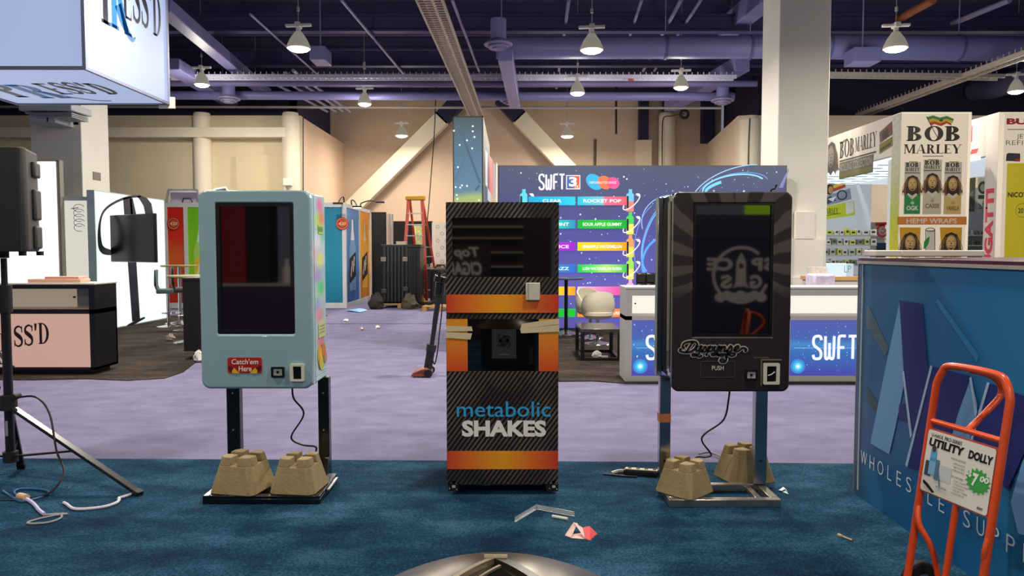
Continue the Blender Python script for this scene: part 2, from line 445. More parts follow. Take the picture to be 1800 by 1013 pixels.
# ledge beam across the left bay, darker band above, recessed panels
struct('trim_1', M().box(-30, -6.9, 23.3, 23.7, 5.06, 5.36), m_cream2, smooth=False)
struct('trim_2', M().box(-8.75, -7.2, 23.62, 23.7, 1.2, 4.55), mat('#cfc09a', .8), smooth=False)
for k, (x, y, r, z) in enumerate(((-9.79, 23.6, .28, 5.85), (-6.98, 23.55, .27, 5.85), (7.5, 23.6, .32, 5.75), (6.15, 29.6, .33, 6.95))):
    struct('pillar_round', M().cyl((x, y, 0), (x, y, z - .12), r, n=28).cyl((x, y, z - .12), (x, y, z), r, r * .86, n=28), m_cream2)
struct('pillar_flat', M().box(4.95, 5.55, 29.6, 30, 0, 5.9), m_cream, smooth=False)
struct('pillar_dark', M().box(5.05, 5.4, 29.5, 29.95, 5.9, 8.3), m_navy2, smooth=False)
struct('pillar_dark', M().box(6.0, 6.35, 29.35, 29.9, 6.95, 8.3), m_navy2, smooth=False)
struct('pillar_dark', M().box(7.55, 8.0, 29.5, 29.95, 5.8, 8.3), m_navy2, smooth=False)
# square columns with stepped foot
m_col = mat('#ebe7da', .7, nz=.03, nscale=1.5)
def column(x0, x1, y0, nm):
    m = M().box(x0, x1, y0, y0 + 1.0, 0, 8.35)
    return struct(nm, m, m_col, smooth=False, bevel=.015)
column(-9.55, -8.54, 14.8, 'column_left')
column(5.27, 6.28, 14.8, 'column_right')
struct('trim_3', M().box(5.2, 6.2, 14.72, 14.8, 0, 1.75).box(5.62, 6.0, 14.7, 14.8, 1.75, 2.3), m_col, smooth=False, bevel=.01)
struct('trim_4', M().box(5.2, 6.35, 14.66, 14.8, 0, 1.0), m_col, smooth=False, bevel=.01)
# diagonal braces before the back wall
def brace(a, b, c, d):
    Y = 29.2
    lo = [P(*a, Y), P(*b, Y)]
    mm = M(); w = .68
    def seg(p, q, slot):
        p = P(*p, Y); q = P(*q, Y); mm.bar(p, q, .5, w, slot, up=(0, -1, .001))
    seg(a, b, 0); seg(c, d, 1)
    return mm
for a, b, c, d in (((560, 425), (778, 208), (776, 210), (812, 172)), ((1095, 400), (912, 206), (914, 208), (880, 172))):
    m = M(); Y = 29.2
    for (p, q), s in (((a, b), 0), ((c, d), 1)):
        p = P(*p, Y); q = P(*q, Y); dd = (q - p).normalized(); n = Vector((-dd.z, 0, dd.x)) * .3
        vs = [p - n, p + n, q + n, q - n]
        m.add([(v.x, Y - .25, v.z) for v in vs] + [(v.x, Y + .25, v.z) for v in vs], [(0, 1, 2, 3), (7, 6, 5, 4), (0, 4, 5, 1), (1, 5, 6, 2), (2, 6, 7, 3), (3, 7, 4, 0)], s)
    struct('brace_beam', m, [mat('#d8ceb2', .7), m_navy2], smooth=False)
struct('ceiling_girder', M().box(-7.2, 8.3, 28.2, 28.6, 7.45, 8.35), m_navy2, smooth=False)
struct('ceiling_girder', M().box(-30, 30, 24.7, 25.0, 7.35, 8.35), m_navy2, smooth=False)
# joists of the ceiling
for k in range(11):
    y = 12.8 + 1.62 * k
    struct('ceiling_joist', M().box(-29, 29, y - .05, y + .05, 7.95, 8.02).box(-29, 29, y - .012, y + .012, 8.02, 8.35), m_steel, smooth=False)
for k, y in enumerate((15.5, 19.6, 23.2, 26.0)):
    struct('ceiling_beam', M().box(-29, 29, y - .13, y + .13, 7.2, 7.25).box(-29, 29, y - .02, y + .02, 7.25, 7.6).box(-29, 29, y - .13, y + .13, 7.6, 7.64) if k else M().box(-29, 29, 12.0, 12.3, 8.0, 8.35), mat('#3a3760', .6), smooth=False)
# ------------------------------------------------------------------ pipes, ducts, cable trays
def hpt(px, py, h): # point on a level h above the eye
    return H(px, py, CAMZ + h)
def pipe(a, b, h, r, label, m=None, name='ceiling_pipe', cat='pipe', group=None):
    return one(name, M().tube([hpt(*a, h), hpt(*b, h)], r, 10), m or m_pipe, label, cat, group)
PG = 'thin pipes running away under the ceiling'
pl = 'thin painted pipe running away under the dark ceiling'
pipe((600, 0), (722, 145), 5.6, .035, 'thin grey pipe slanting left of the cable ladder to the long wire tray')
pipe((440, 25), (568, 140), 5.6, .03, 'thin grey pipe slanting above the flying white lamp bracket at the blue-grey machine')
pipe((795, 0), (842, 125), 5.6, .035, 'thin pipe just right of the big cream cable ladder')
pipe((1000, 0), (978, 155), 5.9, .045, 'thin pipe crossing behind the round duct straight above the lightbox wall')
pipe((1128, 0), (1090, 115), 5.9, .04, 'thin pipe slanting behind the round duct, first of three from its middle')
pipe((1197, 0), (1125, 135), 5.9, .05, 'thickest of three pipes slanting behind the round duct')
pipe((1232, 0), (1140, 140), 5.9, .04, 'thin pipe slanting behind the round duct nearest the square column')
pipe((1775, 0), (1640, 55), 5.9, .07, 'grey pipe above the duct in the far top corner by the column')
pipe((1640, 0), (1560, 45), 6.0, .10, 'rust-orange pipe slanting above the lamp right of the column', mat('#9a5a3c', .6))
for k, (a, b) in enumerate((((455, 132), (575, 196)), ((480, 130), (590, 196)), ((502, 128), (602, 195)), ((515, 124), (615, 196)))):
    pipe(a, b, 4.9, .045, 'thin conduit in a bundle of four running to the back wall corner', group='bundle of four conduits')
one('ceiling_pipe', M().tube([P(-300, 187, 24), P(1270, 190, 24)], .04, 8), mat('#a9a39a', .5), 'long thin pale pipe spanning in front of the hall back wall top', 'pipe')
one('ceiling_pipe', M().tube([P(-300, 166, 22.5), P(1290, 170, 22.5)], .13, 12), m_duct, 'thick lilac pipe spanning low before the back wall', 'pipe')
one('ceiling_pipe', M().tube([P(-300, 146, 21.5), P(1330, 147, 21.5)], .09, 12), m_steel, 'grey pipe spanning just below the white wire cable tray', 'pipe')
# big round duct across
def ring_duct(a, b, r, rings, label):
    a = Vector(a); b = Vector(b); t = thing('air_duct', label, 'air duct', (a + b) / 2)
    o = (a + b) / 2
    obj('duct_tube', M().cyl(a, b, r, n=32), m_duct, t, off=o)
    d = (b - a).normalized()
    for f in rings:
        c = a + (b - a) * f
        obj('hanger_rod', M().cyl(c + Vector((0, 0, r)), (c.x, c.y, 8.36), .015, n=6), m_pipe, t, off=o)
        obj('flange', M().cyl(c - d * .03, c + d * .03, r + .025, n=32), mat('#55527c', .5), t, off=o)
    return t
ring_duct(P(872, 84, 19), P(1352, 83, 19), .28, (.02, .62, .93), 'large round lilac air duct crossing above the lightbox wall and behind a lamp')
ring_duct(P(1445, 82, 19), P(1990, 88, 19), .31, (.02, .44), 'large round lilac air duct right of the square column behind a lamp')
one('air_duct', M().box(P(1508, 0, 18).x, P(1555, 0, 18).x, 18.1, 18.68, P(0, 106, 18).z, P(0, 80, 18).z).cyl((P(1531.5, 0, 18).x, 18.39, P(0, 80, 18).z), (P(1531.5, 0, 18).x, 18.39, 8.36), .02, n=6), m_duct, 'boxy lilac duct piece hanging at the round duct right of the column', 'air duct', bevel=.02)
one('air_duct', M().box(P(548, 0, 19).x, P(575, 0, 19).x, 18.7, 19.4, P(0, 110, 19).z, P(0, 86, 19).z).cyl((P(561.5, 0, 19).x, 19.049999999999997, P(0, 86, 19).z), (P(561.5, 0, 19).x, 19.049999999999997, 8.36), .02, n=6), m_duct, 'short lilac duct stub behind the lamp above the blue-grey machine', 'air duct', bevel=.02)
one('air_duct', M().box(P(1018, 0, 20).x, P(1050, 0, 20).x, 18.75, 19.3, P(0, 112, 20).z, P(0, 95, 20).z).cyl((P(1034.0, 0, 20).x, 19.05, P(0, 95, 20).z), (P(1034.0, 0, 20).x, 19.05, 8.36), .02, n=6), m_duct, 'small lilac duct stub below the round duct at the middle lamp', 'air duct', bevel=.02)
def boxduct(pts, w, hgt, label, m=None):
    mm = M()
    for p, q in zip(pts, pts[1:]): mm.bar(p, q, w, hgt)
    t = one('air_duct', mm, m or m_duct, label, 'air duct', bevel=.02)
    q = pts[0] * .15 + pts[-1] * .85
    obj('hanger_rod', M().cyl(q + Vector((0, 0, hgt * .5)), (q.x, q.y, 8.35), .012, n=6), m_pipe, t, off=Vector(t.location))
    return t
boxduct([hpt(285, 8, 5.2), hpt(468, 164, 5.2)], .34, .3, 'flat lilac duct slanting away beside the glowing white cube')
boxduct([hpt(298, 112, 4.9), hpt(405, 178, 4.9)], .5, .3, 'wide lilac duct ending in a round diffuser beside the glowing cube')
boxduct([hpt(888, 96, 4.6), hpt(905, 182, 4.6)], .34, .3, 'lilac duct running away below the round ceiling diffuser')
boxduct([hpt(1352, -12, 6.1), hpt(1276, 52, 6.1)], .45, .5, 'bright lilac box beam slanting down to the duct beside the column')
boxduct([hpt(1305, 112, 5.2), hpt(1178, 186, 5.2)], .45, .4, 'lilac box beam slanting below the round duct beside the column')
one('air_duct', M().tube([hpt(1850, 122, 5.2), hpt(1745, 156, 5.2), hpt(1712, 160, 5.3)], .33, 20), mat('#4c4968', .5), 'dark round duct elbow above the nicotine booth sign', 'air duct')
def diffuser(c, r, label):
    t = thing('ceiling_diffuser', label, 'air diffuser', c)
    for k, (a, z) in enumerate(((1, 0), (.72, -.06), (.45, -.1))):
        obj('diffuser_ring', M().lathe([(r * a, z), (r * a * 1.02, z + .03), (r * a * .8, z + .1), (r * a * .7, z + .1), (r * a * .9, z + .02)], n=28), m_pipe, t)
    obj('neck', M().cyl((0, 0, .06), (0, 0, .6), r * .55, n=20), m_duct, t)
diffuser(P(876, 80, 17.5), .33, 'round louvred ceiling diffuser left of the big lilac duct')
diffuser(P(402, 175, 22), .33, 'round ceiling diffuser at the wide duct near the glowing cube')
diffuser(P(1270, 178, 22), .33, 'round ceiling diffuser low beside the square column')
diffuser(P(897, 178, 24), .33, 'round ceiling diffuser at the end of the duct before the back wall')
# cable ladder along the hall
def ladder_tray(a, b, w, side, step, label, m=m_tray, hooks=False):
    a = Vector(a); b = Vector(b); d = (b - a); n = int(d.length / step); dn = d.normalized()
    sx = Vector((dn.y, -dn.x, 0)).normalized() * w / 2; o = (a + b) / 2
    t = thing('cable_tray', label, 'cable tray', o)
    for s in (-1, 1): obj('side_rail', M().bar(a + sx * s, b + sx * s, .03, side), m, t, off=o, smooth=False)
    r = M()
    for k in range(n):
        p = a + dn * (step * (k + .5)); r.bar(p - sx, p + sx, step * .3, .03)
        if hooks:
            r.bar(p - sx + Vector((0, 0, .0)), p - sx + Vector((0, 0, side * 1.2)), .02, .02); r.bar(p + sx, p + sx + Vector((0, 0, side * 1.2)), .02, .02)
    obj('rung', r, m, t, off=o, smooth=False)
    obj('cable', M().tube([a + sx * .2 + Vector((0, 0, .03)), b + sx * .2 + Vector((0, 0, .03))], .045, 6).tube([a - sx * .45 + Vector((0, 0, .03)), b - sx * .45 + Vector((0, 0, .03))], .03, 6), mat('#d6c9ac', .6), t, off=o)
    return t
ladder_tray(hpt(748, -18, 4.5), hpt(838, 205, 4.5), .46, .09, .14, 'long cream cable ladder running away down the middle of the ceiling', mat('#b5a99b', .5))
ladder_tray(hpt(1835, 84, 4.5), hpt(1512, 203, 4.5), .3, .12, .2, 'cream cable ladder slanting away above the tall booth signs', mat('#b5a99b', .5), True)
ladder_tray(P(296, 136, 21), P(1292, 137, 21), .3, .1, .16, 'white wire cable tray spanning the hall before the back wall', mat('#b9b9cc', .4), True)
ladder_tray(P(1448, 132, 19.5), P(1760, 136, 19.5), .3, .1, .16, 'white wire cable tray right of the square column', mat('#b0a69c', .4), True)
# hanging cables
def cable(pts, r, label, col='#15141a', sm=5, cat='cable', name='cable', group=None):
    return one(name, M().tube([Vector(p) for p in smooth_pts([tuple(p) for p in pts], sm)], r, 6), mat(col, .5), label, cat, group)
cable([P(768, 98, 26), P(766, 172, 26), P(763, 240, 26), P(757, 320, 26), P(751, 392, 26)], .018, 'black drop cable hanging from the ceiling beside the ladder')
cable([P(533, 207, 23.78), P(533, 260, 23.78), P(533, 336, 23.78)], .018, 'black cable hanging down the round pillar behind the blue-grey machine')
cable([P(1083, 82, 25), P(1083, 175, 25), P(1083, 210, 25), P(1083, 236, 25)], .04, 'short black hanging cable with plug before the back wall')
cable([P(1318, 208, 23.27), P(1316, 250, 23.27), P(1315, 300, 23.27)], .018, 'black cable down the round pillar behind the purple lightbox wall')
cable([P(1164, 300, 29.26), P(1164, 240, 29.26), P(1166, 208, 29.2), P(1180, 204, 27.6), P(1203, 200, 26)], .02, 'black cable along the tall round pillar on the back wall')
one('cable_coil', M().tube([P(1203 + 7 * math.cos(t), 201 + 7 * math.sin(t), 26.4) for t in [2 * PI * i / 20 for i in range(21)]], .05, 8).cyl(P(1203, 194, 26.4), P(1203, 98, 26.4), .015, n=6), mat('#17161c', .6), 'coil of black cable hanging near the tall round pillar', 'cable')
one('conduit_rod', M().cyl(P(1046, 245, 29.95), P(1045, 300, 29.95), .05), mat('#5a5348', .6), 'short dark vertical pipe on the back wall above the lightbox', 'pipe')
one('wall_sensor', M().box(-7.12, -6.86, 23.1, 23.3, P(0, 327, 23.2).z, P(0, 314, 23.2).z), mat('#d8d2c4', .5), 'small white box fixed to the round pillar above the machine', 'sensor', bevel=.02)
# red exit/alarm device on the wire tray
one('alarm_light', M().cyl(P(1109, 134, 20.97), P(1109, 142, 20.97), .1, .07, 12), mat('#8d2f2a', .4), 'small red alarm light under the white wire cable tray', 'light')
# ------------------------------------------------------------------ high-bay lamps
m_shade = mat('#d8d0bc', .45, em=.28); m_white = mat('#e9e6de', .5)
def add_light(t, energy, side=0.0):
    L = bpy.data.lights.new('lamp_light', 'AREA'); L.shape = 'DISK'; L.size = .4; L.energy = energy; L.color = LAMP_COL
    lo = bpy.data.objects.new('lamp_light', L); C.objects.link(lo); lo.parent = t; lo.location = (0, 0, -.1)
    if side > 0:
        L2 = bpy.data.lights.new('side_light', 'POINT'); L2.shadow_soft_size = .2; L2.energy = side; L2.color = LAMP_COL
        o2 = bpy.data.objects.new('side_light', L2); C.objects.link(o2); o2.parent = t; o2.location = (0, 0, -.34)
    return lo
def highbay(label, loc, r=.23, power=None):
    t = thing('high_bay_lamp', label, 'ceiling lamp', loc)
    obj('lamp_shade', M().lathe([(r, -.02), (r * 1.02, 0), (r * .97, .04), (r * .72, .17), (r * .42, .27), (r * .34, .30), (r * .30, .30), (r * .4, .24), (r * .66, .14), (r * .9, .02)], n=32), m_shade, t)
    obj('lens', M().lathe([(.001, -.085), (r * .45, -.078), (r * .8, -.05), (r * .96, -.005), (r * .96, .01), (.001, .01)], n=32), mat('#fff3dc', .3, 0, LENS_EM), t)
    obj('neck', M().cyl((0, 0, .28), (0, 0, .42), .05, n=14), m_white, t)
    obj('bracket', M().bar((-.26, .03, .44), (.26, -.03, .44), .09, .05).box(-.05, .05, -.1, .1, .39, .49), m_white, t, bevel=.008)
    obj('hanger', M().tube([(0, 0, .48), (0, 0, 8.36 - loc[2])], .007, 6).cyl((0, 0, .72), (0, 0, .8), .03, n=8).box(-.035, .035, -.035, .035, 1.0, 1.2), mat('#b8b4b0', .4), t)
    add_light(t, power or HIGHBAY_W, SIDE_W if loc[1] > 10 else 0)
    return t
for px, py, Y, lb in ((525, 84, 15, 'bright high-bay lamp with cross bracket hanging above the blue-grey machine'),
                      (1040, 87, 15, 'bright high-bay lamp with cross bracket before the round duct in the middle'),
                      (1574, 84, 15, 'bright high-bay lamp with cross bracket above the tall cream portrait sign'),
                      (641, 182, 22, 'high-bay lamp over the bundle of conduits left of the cable ladder'),
                      (706, 238, 27, 'dimmer high-bay lamp hanging low before the left diagonal brace'),
                      (997, 239, 27, 'dimmer high-bay lamp hanging low before the right diagonal brace'),
                      (1015, 163, 20.2, 'small glaring high-bay lamp below the middle of the wire tray'),
                      (1197, 153, 20.2, 'small glaring high-bay lamp below the wire tray near the square column'),
                      (355, 148, 20.2, 'small glaring high-bay lamp beside the hanging glowing cube'),
                      (1786, 160, 20.2, 'small glaring high-bay lamp above the nicotine booth sign')):
    p = P(px, py, Y); highbay(lb, tuple(p), .23 if Y < 18 or Y > 24 else .2)
proto = {}
for y in (9.2, 3.2, -2.8):
    for x in (-4.3, 1.6, 7.6):
        lb = 'high-bay lamp over the aisle above the vending machines, outside the photograph'
        if y not in proto: proto[y] = highbay(lb, (x, y, 5.7), power=AISLE_W[y]); proto[y]['group'] = 'lamps above the frame'
        elif not (y < 0 and x > 5): dup(proto[y], (x, y, 5.7))
# ================================================================== THE THREE MACHINES
m_black = mat('#0b0b0d', .25, coat=.3); m_blackm = mat('#141416', .6); m_chrome = mat('#aeb0b2', .2, 1.0, nz=.1, nscale=6)
m_glass = mat('#050507', .03, spec=1.0, coat=.8, name='dark_glass')
m_cream_pl = mat('#d9d3bd', .45); m_silver = mat('#b9b9bb', .3, .8)
CARP = .011
def lxz(px, py, Y, xc):
    p = P(px, py, Y); return p.x - xc, p.z - CARP
def blob_mat(name, base, blobs, rough=.3):
    """vinyl print: soft colour patches at fixed places (object coordinates)"""
    m, nt, b, tc = nodemat(name, rough, .5)
    col = lin(base); cur = None
    for (x, y, z), (sx, sy, sz), c in blobs:
        mp = nt.nodes.new('ShaderNodeMapping'); mp.vector_type = 'POINT'
        mp.inputs['Location'].default_value = (-x / sx, -y / sy, -z / sz); mp.inputs['Scale'].default_value = (1 / sx, 1 / sy, 1 / sz)
        nt.links.new(tc.outputs['Object'], mp.inputs['Vector'])
        ln = nt.nodes.new('ShaderNodeVectorMath'); ln.operation = 'LENGTH'; nt.links.new(mp.outputs[0], ln.inputs[0])
        mr = nt.nodes.new('ShaderNodeMapRange'); mr.interpolation_type = 'SMOOTHSTEP'
        mr.inputs[1].default_value = 1.0; mr.inputs[2].default_value = .25; mr.inputs[3].default_value = 0; mr.inputs[4].default_value = .9
        nt.links.new(ln.outputs['Value'], mr.inputs[0])
        cur = mixc(nt, mr.outputs[0], cur if cur is not None else col, lin(c))
    nt.links.new(cur, b.inputs['Base Color'])
    return m
# ---- blue-grey machine --------------------------------------------------
def bill_slot(t, x, z, w, h, y, m_frame):
    f = obj('bill_acceptor', M().ringprism(rrect(x - w / 2, x + w / 2, z - h / 2, z + h / 2, .008, 3), rrect(x - w * .28, x + w * .3, z - h * .38, z + h * .36, .003, 3), y - .014, y + .003), m_frame, t)
    obj('slot_recess', M().box(x - w * .3, x + w * .32, y - .004, y, z - h * .4, z + h * .38), mat('#0a0908', .25), f)
    return f
def card_pad(t, x, z, w, h, y):
    f = obj('card_reader', M().ringprism(rrect(x - w / 2, x + w / 2, z - h / 2, z + h / 2, .004, 2), rrect(x - w * .34, x + w * .34, z - h * .34, z + h * .34, .003, 2), y - .012, y + .003), m_black, t)
    p = obj('button_plate', M().box(x - w * .35, x + w * .35, y - .006, y, z - h * .35, z + h * .35), mat('#b9b6ae', .4), f)
    obj('button', M().cyl((x, y - .012, z), (x, y - .004, z), h * .13, n=14), m_black, f)
    return f
YF = 4.38
def cord_of(t, pts):
    obj('power_cord', M().tube([Vector(q) for q in smooth_pts([tuple(q) for q in pts], 6)], .006, 6), mat('#121216', .5), t, off=Vector(t.location))
def make_blue():
    xc = -1.513
    t = thing('vending_machine', 'pale blue-grey vending cabinet with bright patterned side on black stand weighted by two blocks', 'vending machine', (xc, YF, CARP), 0.0)
    L = lambda px, py, Y=YF: lxz(px, py, Y, xc)
    x0, z1 = L(347, 334.5); x1, z0 = L(549, 684)
    # body
    m_front = mat('#93b2b8', .28, nz=.03, nscale=2, coat=.2)
    blobs = []
    for (z, c, yy) in ((1.80, '#ff7fa8', .27), (1.70, '#d8f060', .22), (1.62, '#7fe8b8', .3), (1.50, '#ffd0d8', .12), (1.46, '#fff27a', .27), (1.36, '#c8a8e8', .2), (1.28, '#38f07a', .27), (1.18, '#a8b8f0', .18), (1.11, '#ff9cb0', .24), (1.03, '#f8f4a8', .3), (.95, '#ff8ea0', .26), (1.72, '#ff9a50', .32), (1.40, '#ffb0c8', .07), (1.22, '#b8f0d8', .08), (1.58, '#f8f8ff', .2)):
        blobs.append(((x1, yy, z), (.2, .13, .075), c))
    m_side = blob_mat('printed_side', '#c4e6e8', blobs, .2)
    body = obj('cabinet_body', M().box(x0 + .012, x1 - .012, .062, .40, z0 + .008, z1 - .008), m_side, t, bevel=.012)
    s0 = L(378, 357); s1 = L(518, 587)
    n = 6
    door = obj('front_door', M().ringprism(rrect(x0, x1, z0, z1, .05, n), rrect(s0[0], s1[0], s1[1], s0[1], .012, n), 0, .062), m_front, t, bevel=.012)
    obj('bezel', M().ringprism(rrect(s0[0], s1[0], s1[1], s0[1], .012, n), rrect(s0[0] + .022, s1[0] - .022, s1[1] + .02, s0[1] - .02, .006, n), .004, .03), m_black, door)
    obj('glass', M().box(s0[0] + .005, s1[0] - .005, .018, .024, s1[1] + .005, s0[1] - .005), m_glass, door)
    obj('interior_back', M().box(s0[0], s1[0], .055, .061, s1[1], s0[1]), m_blackm, door)
    obj('side_seam', M().box(x1 - .013, x1 - .0105, .12, .128, z0 + .02, z1 - .02), mat('#6d9a9c', .4), body)
    F = Flat((0, 0, 0), (1, 0, 0), (0, 0, 1))
    a = L(400, 657); b = L(461, 628)
    F.poly(rrect(a[0], b[0], a[1], b[1], .012, 4), '#d98a86', 1)
    F.poly(rrect(a[0] + .003, b[0] - .003, a[1] + .003, b[1] - .003, .011, 4), '#b3211f', 2)
    w = b[0] - a[0]; h = b[1] - a[1]
    for sx in (0, 1):
        f = lambda u, v: ((a[0] + u * w) if not sx else (b[0] - u * w), a[1] + v * h)
        F.poly([f(.02, .5), f(.18, .35), f(.1, .08), f(.02, .3)], '#5a1210', 3)
        F.poly([f(.14, .02), f(.36, .02), f(.2, .36), f(.14, .2)], '#e6b422', 4)
    F.text("Catch'em", a[0] + w * .13, a[1] + h * .57, b[0] - w * .11, b[1] - h * .1, '#f1ead9', .012, .08, 5)
    F.text('Here', a[0] + w * .33, a[1] + h * .14, a[0] + w * .7, a[1] + h * .47, '#f1ead9', .014, .05, 5)
    o = F.build('sticker', t); o['label'] = "red sticker reading Catch'em Here"
    # small yellow plain flame-like patch print low on the side
    SF = Flat((x1 - .0105, 0, 0), (0, 1, 0), (0, 0, 1))
    for k, (y, z, r, c) in enumerate(((.22, .86, .05, '#f0b43a'), (.27, .84, .055, '#f4d24a'), (.31, .88, .045, '#e88a3a'), (.24, .81, .04, '#d8c850'), (.34, .83, .03, '#c89a8a'))):
        SF.ell(y, z, r, r * 1.3, c, 1 + k, rot=.4 * k)
    SF.rect(.22, 1.62, .34, 1.68, '#c8d860', 1); SF.rect(.23, 1.635, .33, 1.665, '#6f9a5a', 2)
    SF.rect(.2, .97, .36, 1.06, '#d9dc9c', 1)
    for z in (1.0, 1.02, 1.04): SF.rect(.22, z, .34, z + .006, '#8f9a80', 2)
    SF.rect(.12, .76, .38, .766, '#d6efee', 1); SF.rect(.12, .745, .38, .748, '#d6efee', 1)
    SF.build('side_print', body)
    c0 = L(489, 654); card_pad(t, c0[0], c0[1], .078, .062, 0)
    c1 = L(523, 655); bill_slot(t, c1[0], c1[1], .085, .105, 0, m_cream_pl)
    # stand
    bx0, bx1 = L(357, 890, 4.36)[0], L(563, 890, 4.36)[0]
    obj('base_plate', M().box(bx0, bx1, -.03, .42, 0, .035).box(bx0, bx0 + .04, -.03, .42, .035, .052).box(bx1 - .04, bx1, -.03, .42, .035, .052).box(bx0 + .04, bx1 - .04, -.03, .01, .035, .052), m_black, t, bevel=.004)
    for px0, px1 in ((401, 424), (561, 580)):
        a0 = L(px0, 760, 4.74)[0]; a1 = L(px1, 760, 4.74)[0]
        lg = obj('stand_leg', M().box(a0, a1, .34, .40, .036, z0 + .01), m_black, t, bevel=.004)
        obj('screw', M().cyl(((a0 + a1) / 2, .345, .60), ((a0 + a1) / 2, .335, .60), .006, n=8).cyl(((a0 + a1) / 2, .345, .36), ((a0 + a1) / 2, .335, .36), .006, n=8), m_silver, lg)
    obj('gusset', M().prism([(.24, .052), (.34, .052), (.34, .19), (.31, .19)], a1 - .02, a1, 'x'), m_black, t)
    obj('lock_bar', M().box(bx1 + .002, bx1 + .02, .12, .36, .03, .045), m_silver, t, bevel=.003)
    obj('hinge_pin', M().cyl((x0 + .09, .03, z1), (x0 + .16, .03, z1 + .012), .012, n=10), m_silver, t)
    return t
blue_m = make_blue()
cord_of(blue_m, [P(514, 676, 4.6), P(516, 700, 4.64), P(534, 728, 4.68), P(512, 768, 4.72), P(530, 782, 4.76), P(555, 786, 4.78), P(550, 799, 4.8), P(522, 806, 4.8), P(510, 838, 4.85)])
# ---- pier blocks --------------------------------------------------------
def block_mesh(h=.215, b=.15, tp=.1, slot=.022, sd=.05):
    def oct_(z):
        f = z / h; a = b + (tp - b) * f; c = .028
        return [(a - c, -a), (a, -a + c), (a, a - c), (a - c, a), (-a + c, a), (-a, a - c), (-a, -a + c), (-a + c, -a)]
    m = M(); zt = h - sd
    p0, p1 = oct_(0), oct_(zt)
    vs = [(x, y, 0) for x, y in p0] + [(x, y, zt) for x, y in p1]
    m.add(vs, [(i, (i + 1) % 8, 8 + (i + 1) % 8, 8 + i) for i in range(8)] + [tuple(range(7, -1, -1)), tuple(range(8, 16))])
    a1 = b + (tp - b) * zt / h; a2 = tp; c = .028
    for sx in (1, -1):
        for sy in (1, -1):
            q = lambda a: [(slot, slot), (a, slot), (a, a - c), (a - c, a), (slot, a)]
            lo = [(x * sx, y * sy, zt - .002) for x, y in q(a1)]; hi = [(x * sx, y * sy, h) for x, y in q(a2)]
            m.add(lo + hi, [(i, (i + 1) % 5, 5 + (i + 1) % 5, 5 + i) for i in range(5)] + [(0, 1, 2, 3, 4), (5, 6, 7, 8, 9)])
    return m
m_conc = mat('#97845d', .9, nz=.1, nscale=14, bump=.2, bscale=60)
bt = None
for (x, y, z, rz, lab, s) in ((-1.655, 4.5, CARP + .053, -.2, 'tan concrete pier block with cross notch on the black base plate, nearer the tripod', 1.0),
                              (-1.31, 4.5, CARP + .053, -.12, 'tan concrete pier block with cross notch on the black base plate, beside its leg', .95),
                              (1.055, 4.455, CARP + .048, .76, 'tan concrete pier block set cornerwise on the chrome floor frame', .9),
                              (1.545, 4.86, CARP, .35, 'tan concrete pier block on the teal carpet behind the chrome leg', 1.02)):
    o = obj('pier_block', block_mesh(), m_conc, bevel=.005)
    o.location = (x, y, z); o.rotation_euler = (0, 0, rz); o.scale = (s, s, s)
    tag(o, lab, 'concrete block', 'castellated concrete weights')
# ---- dark machine -------------------------------------------------------
def swirl_mat():
    m, nt, b, tc = nodemat('swirl_vinyl', .3, .5)
    sp = nt.nodes.new('ShaderNodeSeparateXYZ'); nt.links.new(tc.outputs['Object'], sp.inputs[0])
    dx = mathn(nt, 'ABSOLUTE', sp.outputs['X']); 
    n = nt.nodes.new('ShaderNodeTexNoise'); n.inputs['Scale'].default_value = 3.0; nt.links.new(tc.outputs['Object'], n.inputs['Vector'])
    dz = mathn(nt, 'SUBTRACT', sp.outputs['Z'], 1.42)
    ang = mathn(nt, 'ARCTAN2', dz, mathn(nt, 'ADD', dx, .02))
    f = mathn(nt, 'ADD', mathn(nt, 'MULTIPLY', ang, 17.0), mathn(nt, 'MULTIPLY', n.outputs['Fac'], 5.0))
    s = mathn(nt, 'SINE', f)
    r = nt.nodes.new('ShaderNodeMapRange'); r.inputs[1].default_value = -.15; r.inputs[2].default_value = .25
    nt.links.new(s, r.inputs[0])
    msk = nt.nodes.new('ShaderNodeMapRange'); msk.inputs[1].default_value = 1.22; msk.inputs[2].default_value = 1.32; nt.links.new(sp.outputs['Z'], msk.inputs[0])
    fac = mathn(nt, 'MULTIPLY', r.outputs[0], msk.outputs[0])
    nt.links.new(mixc(nt, fac, lin('#2c2423'), lin('#4f4642')), b.inputs['Base Color'])
    return m
